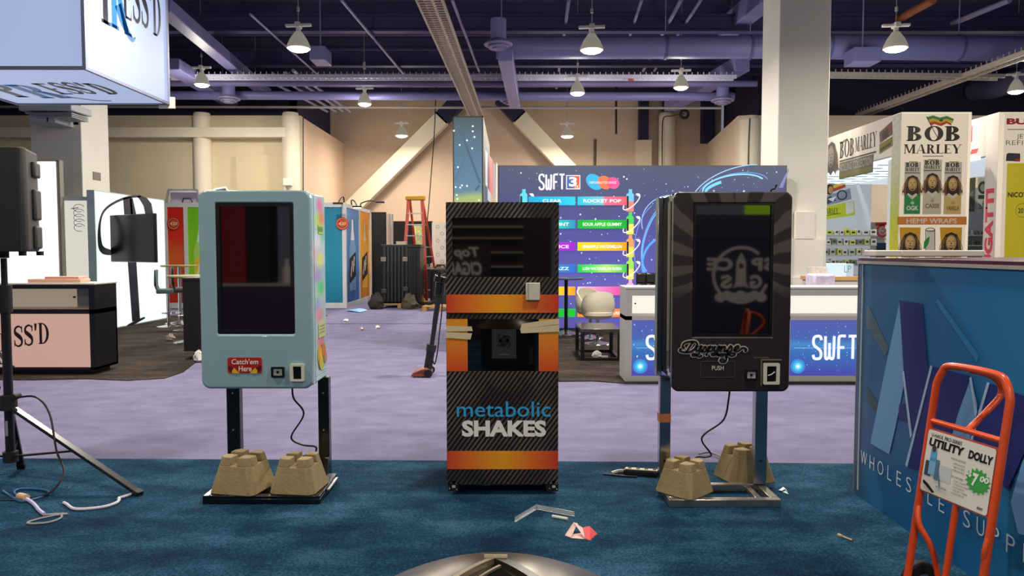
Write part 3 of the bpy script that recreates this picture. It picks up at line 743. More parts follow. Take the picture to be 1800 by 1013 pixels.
def script_word(F, L):
    """the flowing script wordmark: black strokes on a white and black outline"""
    U = lambda p: L(1180 + p[0] / 8.18, 580 + p[1] / 8.18)
    st = [[(178, 262), (160, 235), (185, 190), (262, 168), (340, 170), (372, 205), (350, 250), (300, 300), (235, 322), (165, 318), (118, 300), (135, 275)], [(300, 180), (215, 318)],
          [(365, 232), (352, 285), (378, 300), (420, 240)], [(432, 232), (408, 310), (372, 360), (310, 372), (300, 350), (345, 345), (390, 385), (430, 372)],
          [(436, 312), (486, 236), (500, 285), (470, 315), (440, 300)], [(548, 238), (500, 362)], [(536, 262), (580, 240), (592, 275), (560, 308), (524, 300)],
          [(625, 240), (612, 290), (636, 305), (678, 242)], [(690, 236), (668, 310), (640, 352), (590, 366), (578, 342), (630, 338), (690, 368), (740, 370), (742, 345), (690, 350), (665, 368)],
          [(722, 240), (704, 310)], [(716, 268), (760, 238), (770, 258), (752, 300), (775, 305)],
          [(800, 310), (850, 226), (866, 285), (826, 318), (792, 300)], [(800, 330), (850, 372), (905, 362), (908, 340), (860, 335), (800, 360), (790, 392)],
          [(770, 345), (788, 400), (775, 455), (720, 462), (700, 435), (735, 415), (755, 440)],
          [(905, 290), (960, 258), (958, 228), (915, 250), (905, 298), (950, 308), (1015, 262), (1050, 262), (1078, 285), (1058, 302)]]
    k = .000412
    for wd, c, ly in ((74, '#100d0d', 2), (58, '#d2c8c2', 3), (40, '#8d8782', 4), (25, '#0a090a', 5)):
        for s in st:
            F.stroke([U(p) for p in s], wd * k, c, ly, sm=4)
            for p in (s[0], s[-1]):
                q = U(p); F.ell(q[0], q[1], wd * k / 2, wd * k / 2, c, ly, n=10)
def make_dark():
    xc = 1.313
    t = thing('vending_machine', 'dark brown vending cabinet with white script wordmark on chrome legs', 'vending machine', (xc, YF, CARP))
    L = lambda px, py, Y=YF: lxz(px, py, Y, xc)
    x0, z1 = L(1185, 337); x1, z0 = L(1387, 689)
    m_front = swirl_mat()
    m_mirror = mat('#a2a0a6', .08, 1.0, nz=.05, nscale=3)
    body = obj('cabinet_body', M().box(x0 + .008, x1 - .012, .055, .40, z0 + .06, z1 - .006), m_mirror, t, bevel=.008)
    obj('side_window', M().box(x0 + .004, x0 + .009, .10, .36, z0 + .10, z1 - .05), m_glass, body)
    obj('side_edge_trim', M().box(x0 + .003, x0 + .012, .05, .066, z0 + .05, z1 - .02), mat('#c8b8a8', .2, .8), body)
    s0 = L(1220, 357); s1 = L(1357, 592)
    n = 6
    door = obj('front_door', M().ringprism(rrect(x0, x1, z0, z1, .042, n), rrect(s0[0], s1[0], s1[1], s0[1], .006, n), 0, .056), m_front, t, bevel=.01)
    obj('bezel', M().ringprism(rrect(s0[0], s1[0], s1[1], s0[1], .006, n), rrect(s0[0] + .016, s1[0] - .016, s1[1] + .014, s0[1] - .012, .004, n), .003, .03), m_black, door)
    zm = L(1290, 421)[1]
    obj('glass', M().box(s0[0] + .004, s1[0] - .004, .014, .02, s1[1] + .004, zm), m_glass, door)
    obj('upper_window', M().box(s0[0] + .004, s1[0] - .004, .014, .02, zm + .002, s0[1] - .004), mat('#0a0a0a', .03, spec=1.0, coat=1.0), door)
    obj('interior_back', M().box(s0[0], s1[0], .05, .055, s1[1], s0[1]), m_blackm, door)
    F = Flat((0, 0, 0), (1, 0, 0), (0, 0, 1))
    script_word(F, L)
    a = L(1251, 651); b = L(1272, 643); F.text('PUSH', a[0], a[1], b[0], b[1], '#c9c2bc', .012, 0, 3)
    F.build('lettering', door)
    a = L(1231, 664); b = L(1292, 635)
    obj('push_flap', M().ringprism(rrect(a[0], b[0], a[1], b[1], .012, 4), rrect(a[0] + .003, b[0] - .003, a[1] + .003, b[1] - .003, .01, 4), -.003, .001), mat('#4e4441', .4), door)
    a = L(1325, 630); b = L(1352, 628); obj('seam_line', M().box(a[0], b[0], -.001, .001, a[1], b[1]), mat('#5c504c', .4), door)
    c0 = L(1320, 659); card_pad(t, c0[0], c0[1], .075, .06, 0)
    c1 = L(1355, 657); f = bill_slot(t, c1[0], c1[1], .098, .128, 0, m_cream_pl)
    obj('hand_mark', M().tube([(c1[0] - .02, -.01, c1[1] - .01), (c1[0], -.01, c1[1] - .004), (c1[0] + .02, -.01, c1[1] + .012)], .003, 6), m_cream_pl, f)
    a = L(1338, 637); obj('slot_shroud', M().box(a[0] - .004, a[0] + .002, -.01, .001, c1[1] - .07, c1[1] + .085).box(a[0], c1[0] + .06, -.01, .001, c1[1] + .08, c1[1] + .086), mat('#7a6a60', .4), t)
    # latch on top
    obj('antenna', M().tube([(.24, .1, z1 - .006), (.25, .1, z1 + .02), (.27, .1, z1 + .025), (.28, .1, z1 + .05)], .006, 6), m_black, t)
    # chrome stand
    for px0, px1, zt in ((1158, 1177, z1 - .02), (1325, 1346, z0 + .05)):
        a0 = L(px0, 760, 4.6)[0]; a1 = L(px1, 760, 4.6)[0]
        if zt > 1: a0 -= .0; 
        lg = obj('stand_leg', M().box(a0, a1, .19, .255, .05, min(zt, z0 + .058)), m_chrome, t, bevel=.004)
        obj('screw', M().cyl(((a0 + a1) / 2, .185, .2), ((a0 + a1) / 2, .192, .2), .008, n=8), m_blackm, lg)
    obj('rear_rail', M().box(x0 - .028, x0 + .006, .33, .41, z0 + .04, z1 - .01), m_chrome, t, bevel=.004)
    obj('tape_wrap', M().box(L(1158, 730, 4.6)[0] - .002, L(1177, 730, 4.6)[0] + .002, .188, .257, L(1160, 741, 4.6)[1], L(1160, 726, 4.6)[1]), mat('#d8804a', .5), t)
    fx0, fx1 = L(1176, 892, 4.3)[0], L(1373, 892, 4.3)[0]; w = .05; y0, y1 = -.08, .25
    obj('floor_frame', M().box(fx0, fx1, y0, y0 + w, 0, .046).box(fx0, fx1, y1 - w, y1, 0, .046).box(fx0, fx0 + w, y0 + w, y1 - w, 0, .046).box(fx1 - w, fx1, y0 + w, y1 - w, 0, .046).box(fx1 - w * 2.4, fx1 - w * 1.7, y0 + w, y1 - w, 0, .03), mat('#b9b1a2', .22, .9, nz=.12, nscale=9), t, bevel=.004)
    return t
dark_m = make_dark()
cord_of(dark_m, [P(1283, 676, 4.6), P(1281, 700, 4.64), P(1272, 738, 4.7), P(1240, 762, 4.74), P(1234, 776, 4.76), P(1250, 799, 4.78), P(1240, 804, 4.78), P(1222, 806, 4.8), P(1215, 838, 4.85)])
# ---- black and orange shakes cabinet -----------------------------------
def make_kiosk():
    Y = 4.52; xc = -.055
    t = thing('vending_machine', 'tall black and orange drinks vending cabinet lettered metabolic SHAKES', 'vending machine', (xc, Y, CARP))
    L = lambda px, py: lxz(px, py, Y, xc)
    x0, z1 = L(783.5, 355.5); x1, _ = L(982.5, 355); _, z0 = L(900, 851)
    m, nt, b, tc = nodemat('striped_vinyl', .3, .5)
    sp = nt.nodes.new('ShaderNodeSeparateXYZ'); nt.links.new(tc.outputs['Object'], sp.inputs[0])
    f = mathn(nt, 'FRACT', mathn(nt, 'MULTIPLY', mathn(nt, 'SUBTRACT', sp.outputs['X'], mathn(nt, 'MULTIPLY', sp.outputs['Z'], .72)), 34.0))
    st = mathn(nt, 'LESS_THAN', f, .45)
    n = nt.nodes.new('ShaderNodeTexNoise'); n.inputs['Scale'].default_value = 2.5; nt.links.new(tc.outputs['Object'], n.inputs['Vector'])
    g = nt.nodes.new('ShaderNodeMapRange'); g.inputs[1].default_value = .38; g.inputs[2].default_value = .6; g.inputs[3].default_value = .25; nt.links.new(n.outputs['Fac'], g.inputs[0])
    nt.links.new(mixc(nt, mathn(nt, 'MULTIPLY', st, g.outputs[0]), lin('#181311'), lin('#6f625a')), b.inputs['Base Color'])
    m2, nt, b, tc = nodemat('orange_fade_print', .3, .5)
    sp = nt.nodes.new('ShaderNodeSeparateXYZ'); nt.links.new(tc.outputs['Object'], sp.inputs[0])
    u = mathn(nt, 'MULTIPLY_ADD', sp.outputs['X'], 1 / .69, .5)
    nt.links.new(ramp(nt, u, [(0, '#d2442a'), (.22, '#ea7a26'), (.5, '#f2a422'), (.75, '#ea7426'), (1, '#cf3a2a')]), b.inputs['Base Color'])
    m3, nt, b, tc = nodemat('orange_drop_print', .3, .5)
    sp = nt.nodes.new('ShaderNodeSeparateXYZ'); nt.links.new(tc.outputs['Object'], sp.inputs[0])
    u = nt.nodes.new('ShaderNodeMapRange'); u.inputs[1].default_value = L(0, 653)[1]; u.inputs[2].default_value = L(0, 561)[1]; nt.links.new(sp.outputs['Z'], u.inputs[0])
    nt.links.new(ramp(nt, u.outputs[0], [(0, '#dc5026'), (.5, '#ea8028'), (1, '#e59a2e')]), b.inputs['Base Color'])
    obj('cabinet_body', M().box(x0, x1, .03, .72, z0, z1), mat('#17120f', .35), t, bevel=.006)
    zA = L(0, 552)[1]; zB = L(0, 383)[1]; zC = L(0, 487)[1]; wx0, wx1 = L(795, 400)[0], L(976, 400)[0]
    d = obj('upper_door', M().ringprism(rrect(x0, x1, zA, z1, .003, 1), rrect(wx0, wx1, zC, zB, .002, 1), 0, .029), m, t)
    obj('display_glass', M().box(wx0 - .001, wx1 + .001, .004, .01, zC - .001, zB + .001), m_glass, d)
    obj('orange_band', M().box(x0 + .001, x1 - .001, -.0015, .001, L(0, 550)[1], L(0, 518)[1]), m2, d)
    a = L(924, 528); bb = L(949, 497)
    cr = obj('card_reader', M().box(a[0], bb[0], -.02, .0, a[1], bb[1]), mat('#cfc6b2', .5), d, bevel=.004)
    obj('reader_groove', M().box(a[0] + .014, a[0] + .017, -.0215, -.019, a[1] + .004, bb[1] - .004), mat('#8d8474', .5), cr)
    zD0, zD1 = L(0, 653)[1], L(0, 561)[1]; dx0, dx1 = L(822, 600)[0], L(947, 600)[0]
    ld = obj('lower_door', M().ringprism(rrect(x0, x1, z0, zA - .004, .003, 1), rrect(dx0, dx1, zD0, zD1, .002, 1), 0, .029), m, t)
    obj('delivery_glass', M().box(dx0 - .001, dx1 + .001, .006, .012, zD0 - .001, zD1 + .001), m_glass, ld)
    obj('flap_handle', M().box(L(931, 0)[0], L(938, 0)[0], -.006, .006, L(0, 640)[1], L(0, 612)[1]), m_black, ld)
    obj('orange_square', M().box(x0 + .001, dx0, -.0015, .001, zD0, zD1), m3, ld)
    obj('orange_square', M().box(dx1, x1 - .001, -.0015, .001, zD0, zD1), m3, ld)
    obj('orange_band', M().box(x0 + .001, x1 - .001, -.0015, .001, L(0, 825)[1], L(0, 793)[1]), m2, ld)
    F = Flat((0, -.001, 0), (1, 0, 0), (0, 0, 1))
    a = L(803, 733); bb = L(968, 706); F.text('metabolic', a[0], a[1], bb[0], bb[1], '#38a4dc', .004, 0, 2)
    a = L(812, 768); bb = L(960, 739); F.text('SHAKES', a[0], a[1], bb[0], bb[1], '#f3ece2', .045, 0, 2)
    # three-leaf faint logo behind the delivery glass
    lw = F.build('lettering', ld)
    G2 = Flat((0, .0045, 0), (1, 0, 0), (0, 0, 1)); c = L(886, 605)
    G2.rect(c[0] - .075, c[1] - .09, c[0] + .075, c[1] + .09, '#2b2a2a', 1)
    for k in range(4): G2.arc(c[0] + .012 * math.cos(k * 1.6), c[1] + .02 + .02 * math.sin(k * 1.6), .034, .028, 40 + 90 * k, 250 + 90 * k, .012, '#0e0e0f', 2)
    G2.rect(c[0] - .03, c[1] - .07, c[0] + .03, c[1] - .062, '#4a4846', 2)
    o = G2.build('door_card', ld)
    # tape strips
    def tape(pts, k):
        F = Flat((0, -.002, 0), (1, 0, 0), (0, 0, 1)); F.rough = .35
        F.poly([L(*p) for p in pts], '#d9c69c', 2 + k); o = F.build('tape_strip', t); o['label'] = 'cream adhesive tape strip'
    tape([(784, 573), (829, 574), (831, 582), (784, 583)], 0); tape([(784, 584), (830, 586), (827, 597), (784, 594)], 1)
    tape([(917, 569), (983, 560), (983, 570), (915, 578)], 0); tape([(914, 578), (983, 571), (983, 583), (916, 586)], 1)
    # feet
    for s, px in ((0, 797), (1, 973)):
        x = L(px, 860)[0]
        br = obj('foot_bracket', M().box(x - .034, x + .03, 0.01, .03, .02, z0).box(x - .034, x + .03, .03, .6, z0 - .02, z0), m_blackm, t)
        obj('rivet', M().box(x - .008, x + .012, 0, .012, .075, .09).box(x - .008, x + .012, 0, .012, .045, .06).cyl((x + .02, 0, .07), (x + .02, .012, .07), .003, n=8).cyl((x - .024, 0, .04), (x - .024, .012, .04), .003, n=8).cyl((x + .02, 0, .035), (x + .02, .012, .035), .003, n=8), mat('#b8b4aa', .4), br)
        obj('levelling_foot', M().cyl((x, .06, 0), (x, .06, .01), .022, n=14).cyl((x, .06, .01), (x, .06, z0 - .02), .007, n=8), m_silver, t)
        obj('levelling_foot', M().cyl((x, .6, 0), (x, .6, .01), .022, n=14).cyl((x, .6, .01), (x, .6, z0 - .02), .007, n=8), m_silver, t)
    obj('bottom_rail', M().box(L(806, 0)[0], L(955, 0)[0], .005, .02, z0 - .006, z0 - .001), mat('#4c4a48', .4), t)
    return t
make_kiosk()
one('plastic_scrap', M().add([(-.24, 4.72, .05), (-.16, 4.70, .035), (-.05, 4.76, .06), (.02, 4.82, .062), (-.10, 4.85, .06), (-.22, 4.80, .013)], [(0, 1, 5), (1, 2, 4, 5), (2, 3, 4)]).add([(-.24, 4.72, .012), (-.16, 4.70, .012), (-.05, 4.76, .012), (.02, 4.82, .012), (-.10, 4.85, .012), (-.22, 4.80, .012)], [(0, 1, 2, 3, 4, 5)]), mat('#8f9296', .3), 'crumpled grey plastic scrap on the carpet under the orange cabinet', 'litter')
# ================================================================== SPEAKER ON TRIPOD
def make_speaker():
    z0 = P(46, 446, 4.68).z; z1 = P(46, 257, 4.68).z; o = Vector((-3.32, 4.8, z0))
    t = thing('loudspeaker', 'black loudspeaker with grey moulded side on a tripod pole', 'loudspeaker', o)
    poly = [(-3.66, 4.62), (-3.10, 4.69), (-3.08, 4.72), (-3.20, 5.02), (-3.26, 5.08), (-3.45, 5.08), (-3.58, 5.0)]
    obj('cabinet', M().prism(poly, z0 + .012, z1), mat('#3d3c3a', .6, bump=.15, bscale=150), t, off=o, bevel=.018)
    obj('grille', M().prism([(-3.66, 4.605), (-3.105, 4.675), (-3.10, 4.695), (-3.66, 4.625)], z0 + .012, z1 - .006), mat('#0c0c0e', .75, bump=.3, bscale=400), t, off=o, bevel=.004)
    for za, zb in ((.50, .60), (.22, .42), (.03, .18)):
        obj('side_handle', M().prism([(-3.13, 4.84), (-3.11, 4.86), (-3.165, 5.0), (-3.19, 5.0)], z0 + za, z0 + zb), mat('#383735', .55), t, off=o, bevel=.012)
    for x, y in ((-3.14, 4.75), (-3.5, 4.72), (-3.2, 5.02)): obj('rubber_foot', M().cyl((x, y, z0 - .014), (x, y, z0 + .014), .022, n=12), m_blackm, t, off=o)
    obj('pole_socket', M().cyl((-3.345, 4.87, z0 - .03), (-3.345, 4.87, z0 + .014), .032, n=16), m_blackm, t, off=o)
    return t
make_speaker()
def make_tripod():
    hub = Vector((-3.345, 4.87, .5)); o = Vector((hub.x, hub.y, CARP))
    t = thing('speaker_stand', 'black tripod speaker stand on the teal carpet', 'speaker stand', o)
    ztop = P(46, 446, 4.68).z - .031
    obj('pole', M().cyl((hub.x, hub.y, .12), (hub.x, hub.y, 1.22), .028, n=18).cyl((hub.x, hub.y, 1.2), (hub.x, hub.y, ztop), .019, n=16), mat('#17171a', .35), t, off=o)
    obj('height_clamp', M().cyl((hub.x, hub.y, 1.12), (hub.x, hub.y, 1.3), .042, n=18).cyl((hub.x, hub.y, 1.2), (hub.x - .07, hub.y - .04, 1.2), .012, n=10), m_blackm, t, off=o)
    obj('hub', M().cyl((hub.x, hub.y, .47), (hub.x, hub.y, .57), .05, n=18).cyl((hub.x + .05, hub.y - .03, .56), (hub.x + .05, hub.y + .03, .56), .02, n=10), m_blackm, t, off=o)
    obj('lower_collar', M().cyl((hub.x, hub.y, .12), (hub.x, hub.y, .19), .045, n=18), m_blackm, t, off=o)
    obj('data_sticker', M().box(hub.x - .008, hub.x + .008, hub.y - .031, hub.y - .024, .3, .4), mat('#8d8d8d', .5), t, off=o)
    feet = [G(246, 875), G(38, 829), Vector((-4.35, 4.5, 0))]
    for f in feet:
        f.z = CARP + .014
        lg = obj('leg', M().bar(hub + (f - hub).normalized() * .05, f, .045, .022), mat('#1d1b19', .3), t, off=o, bevel=.003)
        obj('rubber_foot', M().bar(f - (f - hub).normalized() * .04, f + (f - hub).normalized() * .005, .05, .028), m_blackm, lg, off=o, bevel=.004)
        mid = hub + (f - hub) * .53
        obj('brace', M().bar((hub.x, hub.y, .155), mid, .03, .012), mat('#151417', .35), t, off=o)
    return t
make_tripod()
ca = Vector((-3.3, 4.85, .55))
cable([ca, Vector((-3.12, 4.8, .57)), Vector((-3.0, 4.75, .47)), Vector((-2.92, 4.68, .25)), Vector((-2.84, 4.62, .12)), Vector((-2.86, 4.5, .03)), G(45, 882) + Vector((0, 0, .02))], .007, 'black cable looping from the tripod hub down to the floor connector', '#0f0f12', 6)
cable([Vector((-3.42, 4.9, .62)), Vector((-3.44, 4.8, .35)), Vector((-3.45, 4.7, .1)), Vector((-3.4, 4.45, .022)), G(40, 884) + Vector((0, 0, .015))], .006, 'black cable hanging beside the tripod pole at the photo edge', '#0f0f12', 6)
def gl(pts, z=.018): return [Vector((G(a, b).x, G(a, b).y, z + CARP)) for a, b in pts]
cable(gl([(5, 868), (30, 884), (45, 886), (75, 878), (88, 872), (75, 866), (40, 864), (26, 868), (28, 874), (40, 880)], .006), .007, 'blue looped cord on the carpet by the tripod', '#2a5a8a', 5, 'cord', 'cord')
one('cord_connector', M().cyl(*[Vector((G(a, b).x, G(a, b).y, .03)) for a, b in ((34, 881), (47, 884))], .022, n=12), mat('#c8a888', .5), 'tan taped cord connector on the carpet by the tripod', 'connector')
cable(gl([(47, 884), (60, 893), (70, 905), (78, 911)], .012), .011, 'white lilac cord end beyond the taped connector', '#b9b4d8', 5, 'cord', 'cord')
cable(gl([(78, 911), (100, 909), (119, 909), (95, 912), (60, 920), (49, 926), (80, 925), (104, 918), (108, 911), (90, 910)], .006), .006, 'looped grey cord lying flat on the carpet before the tripod', '#8d8a8a', 5, 'cord', 'cord')
cable(gl([(112, 890), (118, 893), (130, 901), (155, 901), (185, 897), (205, 890), (210, 884), (209, 882), (222, 878), (235, 873)], .01), .009, 'twisted white tape strip on the carpet by the tripod foot', '#c9c6cf', 5, 'tape', 'tape_strip')
# ================================================================== HAND TRUCK
def make_dolly():
    o = Vector((1.722, 2.93, CARP)); w = Vector((.22, -.975, 0)).normalized(); up = Vector((.137, .03, .99)).normalized()
    b = w.cross(up).normalized() # backward/forward direction
    if b.x < 0: b = -b
    t = thing('hand_truck', 'orange tubular hand truck carrying a rental price board', 'hand truck', o)
    A = lambda x, z, d=0.0: w * x + up * z + b * d
    m_or = mat('#e2521e', .3, coat=.3, nz=.04, nscale=12)
    hw = .18; top = 1.045
    pts = [A(-hw, .02), A(-hw, top - .09), A(-hw + .02, top - .035), A(-hw + .065, top), A(hw - .075, top), A(hw - .022, top - .035), A(hw, top - .09), A(hw, .02)]
    k = [pts[0], pts[1]] + [Vector(p) for p in smooth_pts([tuple(p) for p in pts[1:7]], 5)][1:] + [pts[7]]
    obj('frame', M().tube(k, .0155, 14), m_or, t)
    obj('crossbar', M().tube([A(-hw, .80), A(hw, .80)], .0125, 12), m_or, t)
    obj('grip_loop', M().tube([Vector(q) for q in smooth_pts([tuple(A(-.03, top - .002)), tuple(A(.0, top - .008, .06)), tuple(A(.012, top - .035, .115)), tuple(A(.015, top - .085, .13)), tuple(A(.012, .89, .08)), tuple(A(.01, .80, .0))], 7)], .0135, 12), m_or, t)
    obj('centre_bar', M().tube([A(.01, .1), A(.01, .6)], .013, 12), m_or, t)
    for s in (-1, 1):
        obj('wheel_strut', M().tube([Vector(p) for p in smooth_pts([tuple(A(s * hw, .44)), tuple(A(s * hw + .03 * (s < 0) * 1, .36, -.01)), tuple(A(s * hw + .075 * (1 if s < 0 else -.2), .27, .03)), tuple(A(s * hw + .09 * (1 if s < 0 else -.2), .1, .09))], 6)], .012, 12), m_or, t)
        c = A(s * .205, 0, .10); c.z = .085
        wh = obj('wheel', M().cyl(c - w * .022, c + w * .022, .085, n=24), mat('#17171a', .7), t, bevel=.01)
        obj('hub', M().cyl(c - w * .026, c + w * .026, .035, n=16), m_silver, wh)
    c0 = A(-.22, 0, .10); c1 = A(.22, 0, .10); c0.z = c1.z = .085
    obj('axle', M().cyl(c0, c1, .01, n=10), m_silver, t)
    m = M(); a0 = w * -.16; a1 = w * .16; f = Vector((-b.x, -b.y, 0)).normalized() * .2
    vs = [a0, a1, a1 + f, a0 + f]; m.add([(v.x, v.y, 0) for v in vs] + [(v.x, v.y, .008) for v in vs], [(0, 1, 2, 3), (7, 6, 5, 4), (0, 4, 5, 1), (1, 5, 6, 2), (2, 6, 7, 3), (3, 7, 4, 0)])
    obj('toe_plate', m, m_or, t); obj('lower_crossbar', M().tube([A(-hw, .1), A(hw, .1)], .012, 10), m_or, t)
    # price board
    F = Flat(-b * .014, w, up); z0, z1 = .505, .765; x0, x1 = -hw + .012, hw - .012
    if F.n.dot(b) > 0: F.n = -F.n
    bo = M(); pl = [A(x0 - .006, z0 - .006, -.004), A(x1 + .006, z0 - .006, -.004), A(x1 + .006, z1 + .006, -.004), A(x0 - .006, z1 + .006, -.004)]
    bo.add(pl + [p - b * .009 for p in pl], [(0, 1, 2, 3), (7, 6, 5, 4), (0, 4, 5, 1), (1, 5, 6, 2), (2, 6, 7, 3), (3, 7, 4, 0)])
    board = obj('price_board', bo, mat('#b84a36', .5), t); board['label'] = 'white price board reading UTILITY DOLLY'
    X = lambda u: x0 + (x1 - x0) * u; Z = lambda v: z0 + (z1 - z0) * v
    F.poly(rrect(x0, x1, z0, z1, .012, 4), '#e6e0d4', 1)
    F.text('U-HAUL PRO-SERIES', X(.06), Z(.895), X(.53), Z(.955), '#1c1a1a', .012, .2, 2)
    F.text('UTILITY', X(.04), Z(.74), X(.58), Z(.875), '#141314', .05, .1, 2); F.text('DOLLY', X(.64), Z(.74), X(.98), Z(.875), '#141314', .05, .1, 2)
    for (u, v, ww, hh, c, L) in ((.14, .6, .045, .09, '#58a8d8', 3), (.14, .42, .05, .13, '#7fb6d6', 3), (.08, .38, .05, .12, '#3a4a58', 2), (.22, .4, .03, .16, '#5c7a90', 3), (.32, .38, .12, .12, '#c8ccce', 2)):
        F.rect(X(u - ww), Z(v - hh), X(u + ww), Z(v + hh), c, L)
    F.ell(X(.14), Z(.72), .011, .014, '#4a3a34', 4); F.stroke([(X(.22), Z(.5)), (X(.30), Z(.16))], .006, '#4f7a9a', 4); F.rect(X(.24), Z(.13), X(.4), Z(.16), '#aeb6ba', 3)
    F.poly([(X(.04), Z(.18)), (X(.12), Z(.14)), (X(.24), Z(.04)), (X(.2), Z(.02)), (X(.04), Z(.13))], '#1a1a1c', 4)
    F.text('WHEN YOU ARE MOVING', X(.4), Z(.64), X(.62), Z(.675), '#6a6460', 0, 0, 2)
    for k, t_ in enumerate(('APPLIANCES', 'BOXES', 'FURNITURE')): F.text('- ' + t_, X(.43), Z(.575 - k * .052), X(.62), Z(.605 - k * .052), '#8a847c', 0, 0, 2)
    F.text('PRO FEATURES', X(.45), Z(.37), X(.62), Z(.405), '#6a6460', 0, 0, 2)
    for k, t_ in enumerate(('STEEL FRAME', 'STAIR GLIDES', 'LOOP HANDLE', 'SOLID TIRES', 'HOLDS 500 LB')): F.text('- ' + t_, X(.47), Z(.315 - k * .047), X(.66 + .05 * (k % 2)), Z(.343 - k * .047), '#8a847c', 0, 0, 2)
    c = (X(.82), Z(.45)); F.poly([(c[0] + (.058 if i % 2 else .044) * 1.05 * math.cos(2 * PI * i / 32), c[1] + (.052 if i % 2 else .038) * math.sin(2 * PI * i / 32)) for i in range(32)], '#3fa64a', 3)
    F.text('$', X(.69), Z(.47), X(.73), Z(.56), '#f4f2ea', .02, 0, 4); F.text('7', X(.745), Z(.36), X(.83), Z(.56), '#f4f2ea', .05, .1, 4); F.text('00', X(.85), Z(.46), X(.97), Z(.55), '#f4f2ea', .04, .1, 4)
    F.text('RENT', X(.86), Z(.05), X(.94), Z(.09), '#2a2826', .02, 0, 2)
    F.build('price_print', board)
    return t
make_dolly()
# ================================================================== BLUE CURVED COUNTER
def make_counter():
    X0 = 2.14; o = Vector((2.6, 3.4, CARP))
    t = thing('reception_counter', 'tall blue printed counter with rounded end and large faceted letters', 'counter', o)
    zt = 1.462
    out = [(X0, 2.86)]
    for k in range(9):
        a = PI - k / 8 * PI * .62; out.append((X0 + .28 + .28 * math.cos(a), 4.5 + .28 * math.sin(a)))
    out += [(3.4, 5.05), (4.2, 5.05), (4.2, 2.86)]
    mw, nt, b, tc = nodemat('blue_wrap', .42, .4)
    sp = nt.nodes.new('ShaderNodeSeparateXYZ'); nt.links.new(tc.outputs['Object'], sp.inputs[0])
    n = nt.nodes.new('ShaderNodeTexNoise'); n.inputs['Scale'].default_value = 1.1; nt.links.new(tc.outputs['Object'], n.inputs['Vector'])
    u = mathn(nt, 'ADD', mathn(nt, 'MULTIPLY_ADD', sp.outputs['Y'], -1 / 2.0, .68), mathn(nt, 'MULTIPLY_ADD', n.outputs['Fac'], .1, mathn(nt, 'MULTIPLY', sp.outputs['Z'], .03)))
    nt.links.new(ramp(nt, u, [(0, '#2e3236'), (.09, '#363b40'), (.17, '#28435a'), (.27, '#1c5b87'), (.45, '#175e94'), (.7, '#1b689e'), (1, '#2578a9')]), b.inputs['Base Color'])
    obj('counter_wall', M().prism(out, 0, zt - .02 + CARP), mw, t, off=Vector((o.x, o.y, 0)))
    top = [(x - .008 if i < 5 else x, y) for i, (x, y) in enumerate(out)]
    obj('countertop', M().prism(top, zt - .012, zt + .02), mat('#4a1830', .35), t, off=o)
    obj('edge_trim', M().prism([(x - .014, y) for x, y in out[:9]] + [(x, y - .02) for x, y in reversed(out[:9])], zt - .014, zt + .003), mat('#a8a49c', .4), t, off=o)
    F = Flat((X0 - .0005, 0, 0), (0, -1, 0), (0, 0, 1), off=(o.x, o.y, o.z))
    Zm = lambda pts: [(1370 + a * .585, 420 + c * .585) for a, c in pts]
    # lighter sweeps in the print
    for pts, c, L in (([(470, 190), (478, 180), (600, 350), (595, 372)], '#2f7fb4', 1), ([(262, 205), (268, 200), (330, 330), (318, 352), (262, 260)], '#51626e', 1),
                      ([(262, 440), (300, 500), (300, 540), (262, 480)], '#3d4c57', 1)):
        F.poly(Zm(pts), c, L, px=True)
    lt = '#6f9fd2'; nv = '#1b2470'; wh = '#a9c3de'; md = '#2a3f96'
    for pts, c, L in (([(363, 190), (378, 430), (352, 560), (332, 648), (275, 615), (318, 400)], lt, 3),
                      ([(363, 185), (432, 195), (452, 420), (425, 560), (400, 600), (384, 500), (376, 400)], nv, 4),
                      ([(362, 498), (386, 495), (392, 550), (360, 545)], nv, 4),
                      ([(372, 400), (378, 398), (402, 590), (396, 600)], wh, 5),
                      ([(458, 380), (464, 384), (388, 686), (382, 680)], wh, 6),
                      ([(464, 384), (575, 412), (540, 600), (480, 700), (390, 690)], nv, 5),
                      ([(580, 418), (600, 500), (575, 610), (524, 590), (540, 530)], lt, 6),
                      ([(576, 418), (582, 414), (600, 520), (594, 540)], wh, 7),
                      ([(630, 430), (637, 434), (580, 625), (574, 620)], wh, 7),
                      ([(637, 434), (740, 472), (760, 600), (690, 755), (630, 700), (590, 610)], nv, 6),
                      ([(800, 560), (840, 520), (860, 900), (735, 890), (722, 885), (700, 790), (735, 670)], lt, 6)):
        F.poly(Zm(pts), c, L, px=True)
    word = 'WHOLESALE SUPPLY'; Y = 4.42
    for k, ch in enumerate(word):
        y = Y - k * .1015
        if ch == ' ': continue
        wd = {'W': .076, 'E': .048, 'L': .044, 'S': .052, 'O': .066}.get(ch, .054)
        F.text(ch, -y - wd / 2, .232, -y + wd / 2, .312, '#dfe6ec', -.012, 0, 8)
    F.build('face_print', t)
    # seam strips at the rounded end
    obj('seam_strip', M().box(X0 - .004, X0 + .004, 4.50, 4.512, .05, zt - .02), mat('#aab4ba', .4), t, off=o)
    obj('seam_strip', M().cyl((2.163, 4.61, .02), (2.163, 4.61, zt - .02), .005, n=8), mat('#8a949a', .4), t, off=o)
    return t
make_counter()
p = P(1566, 447, 4.3)
one('serving_tray', M().box(2.16, 2.62, 4.1, 4.55, 1.494, 1.53), mat('#d8d2c2', .5), 'flat cream box lying on the far end of the blue counter', 'box', bevel=.006)
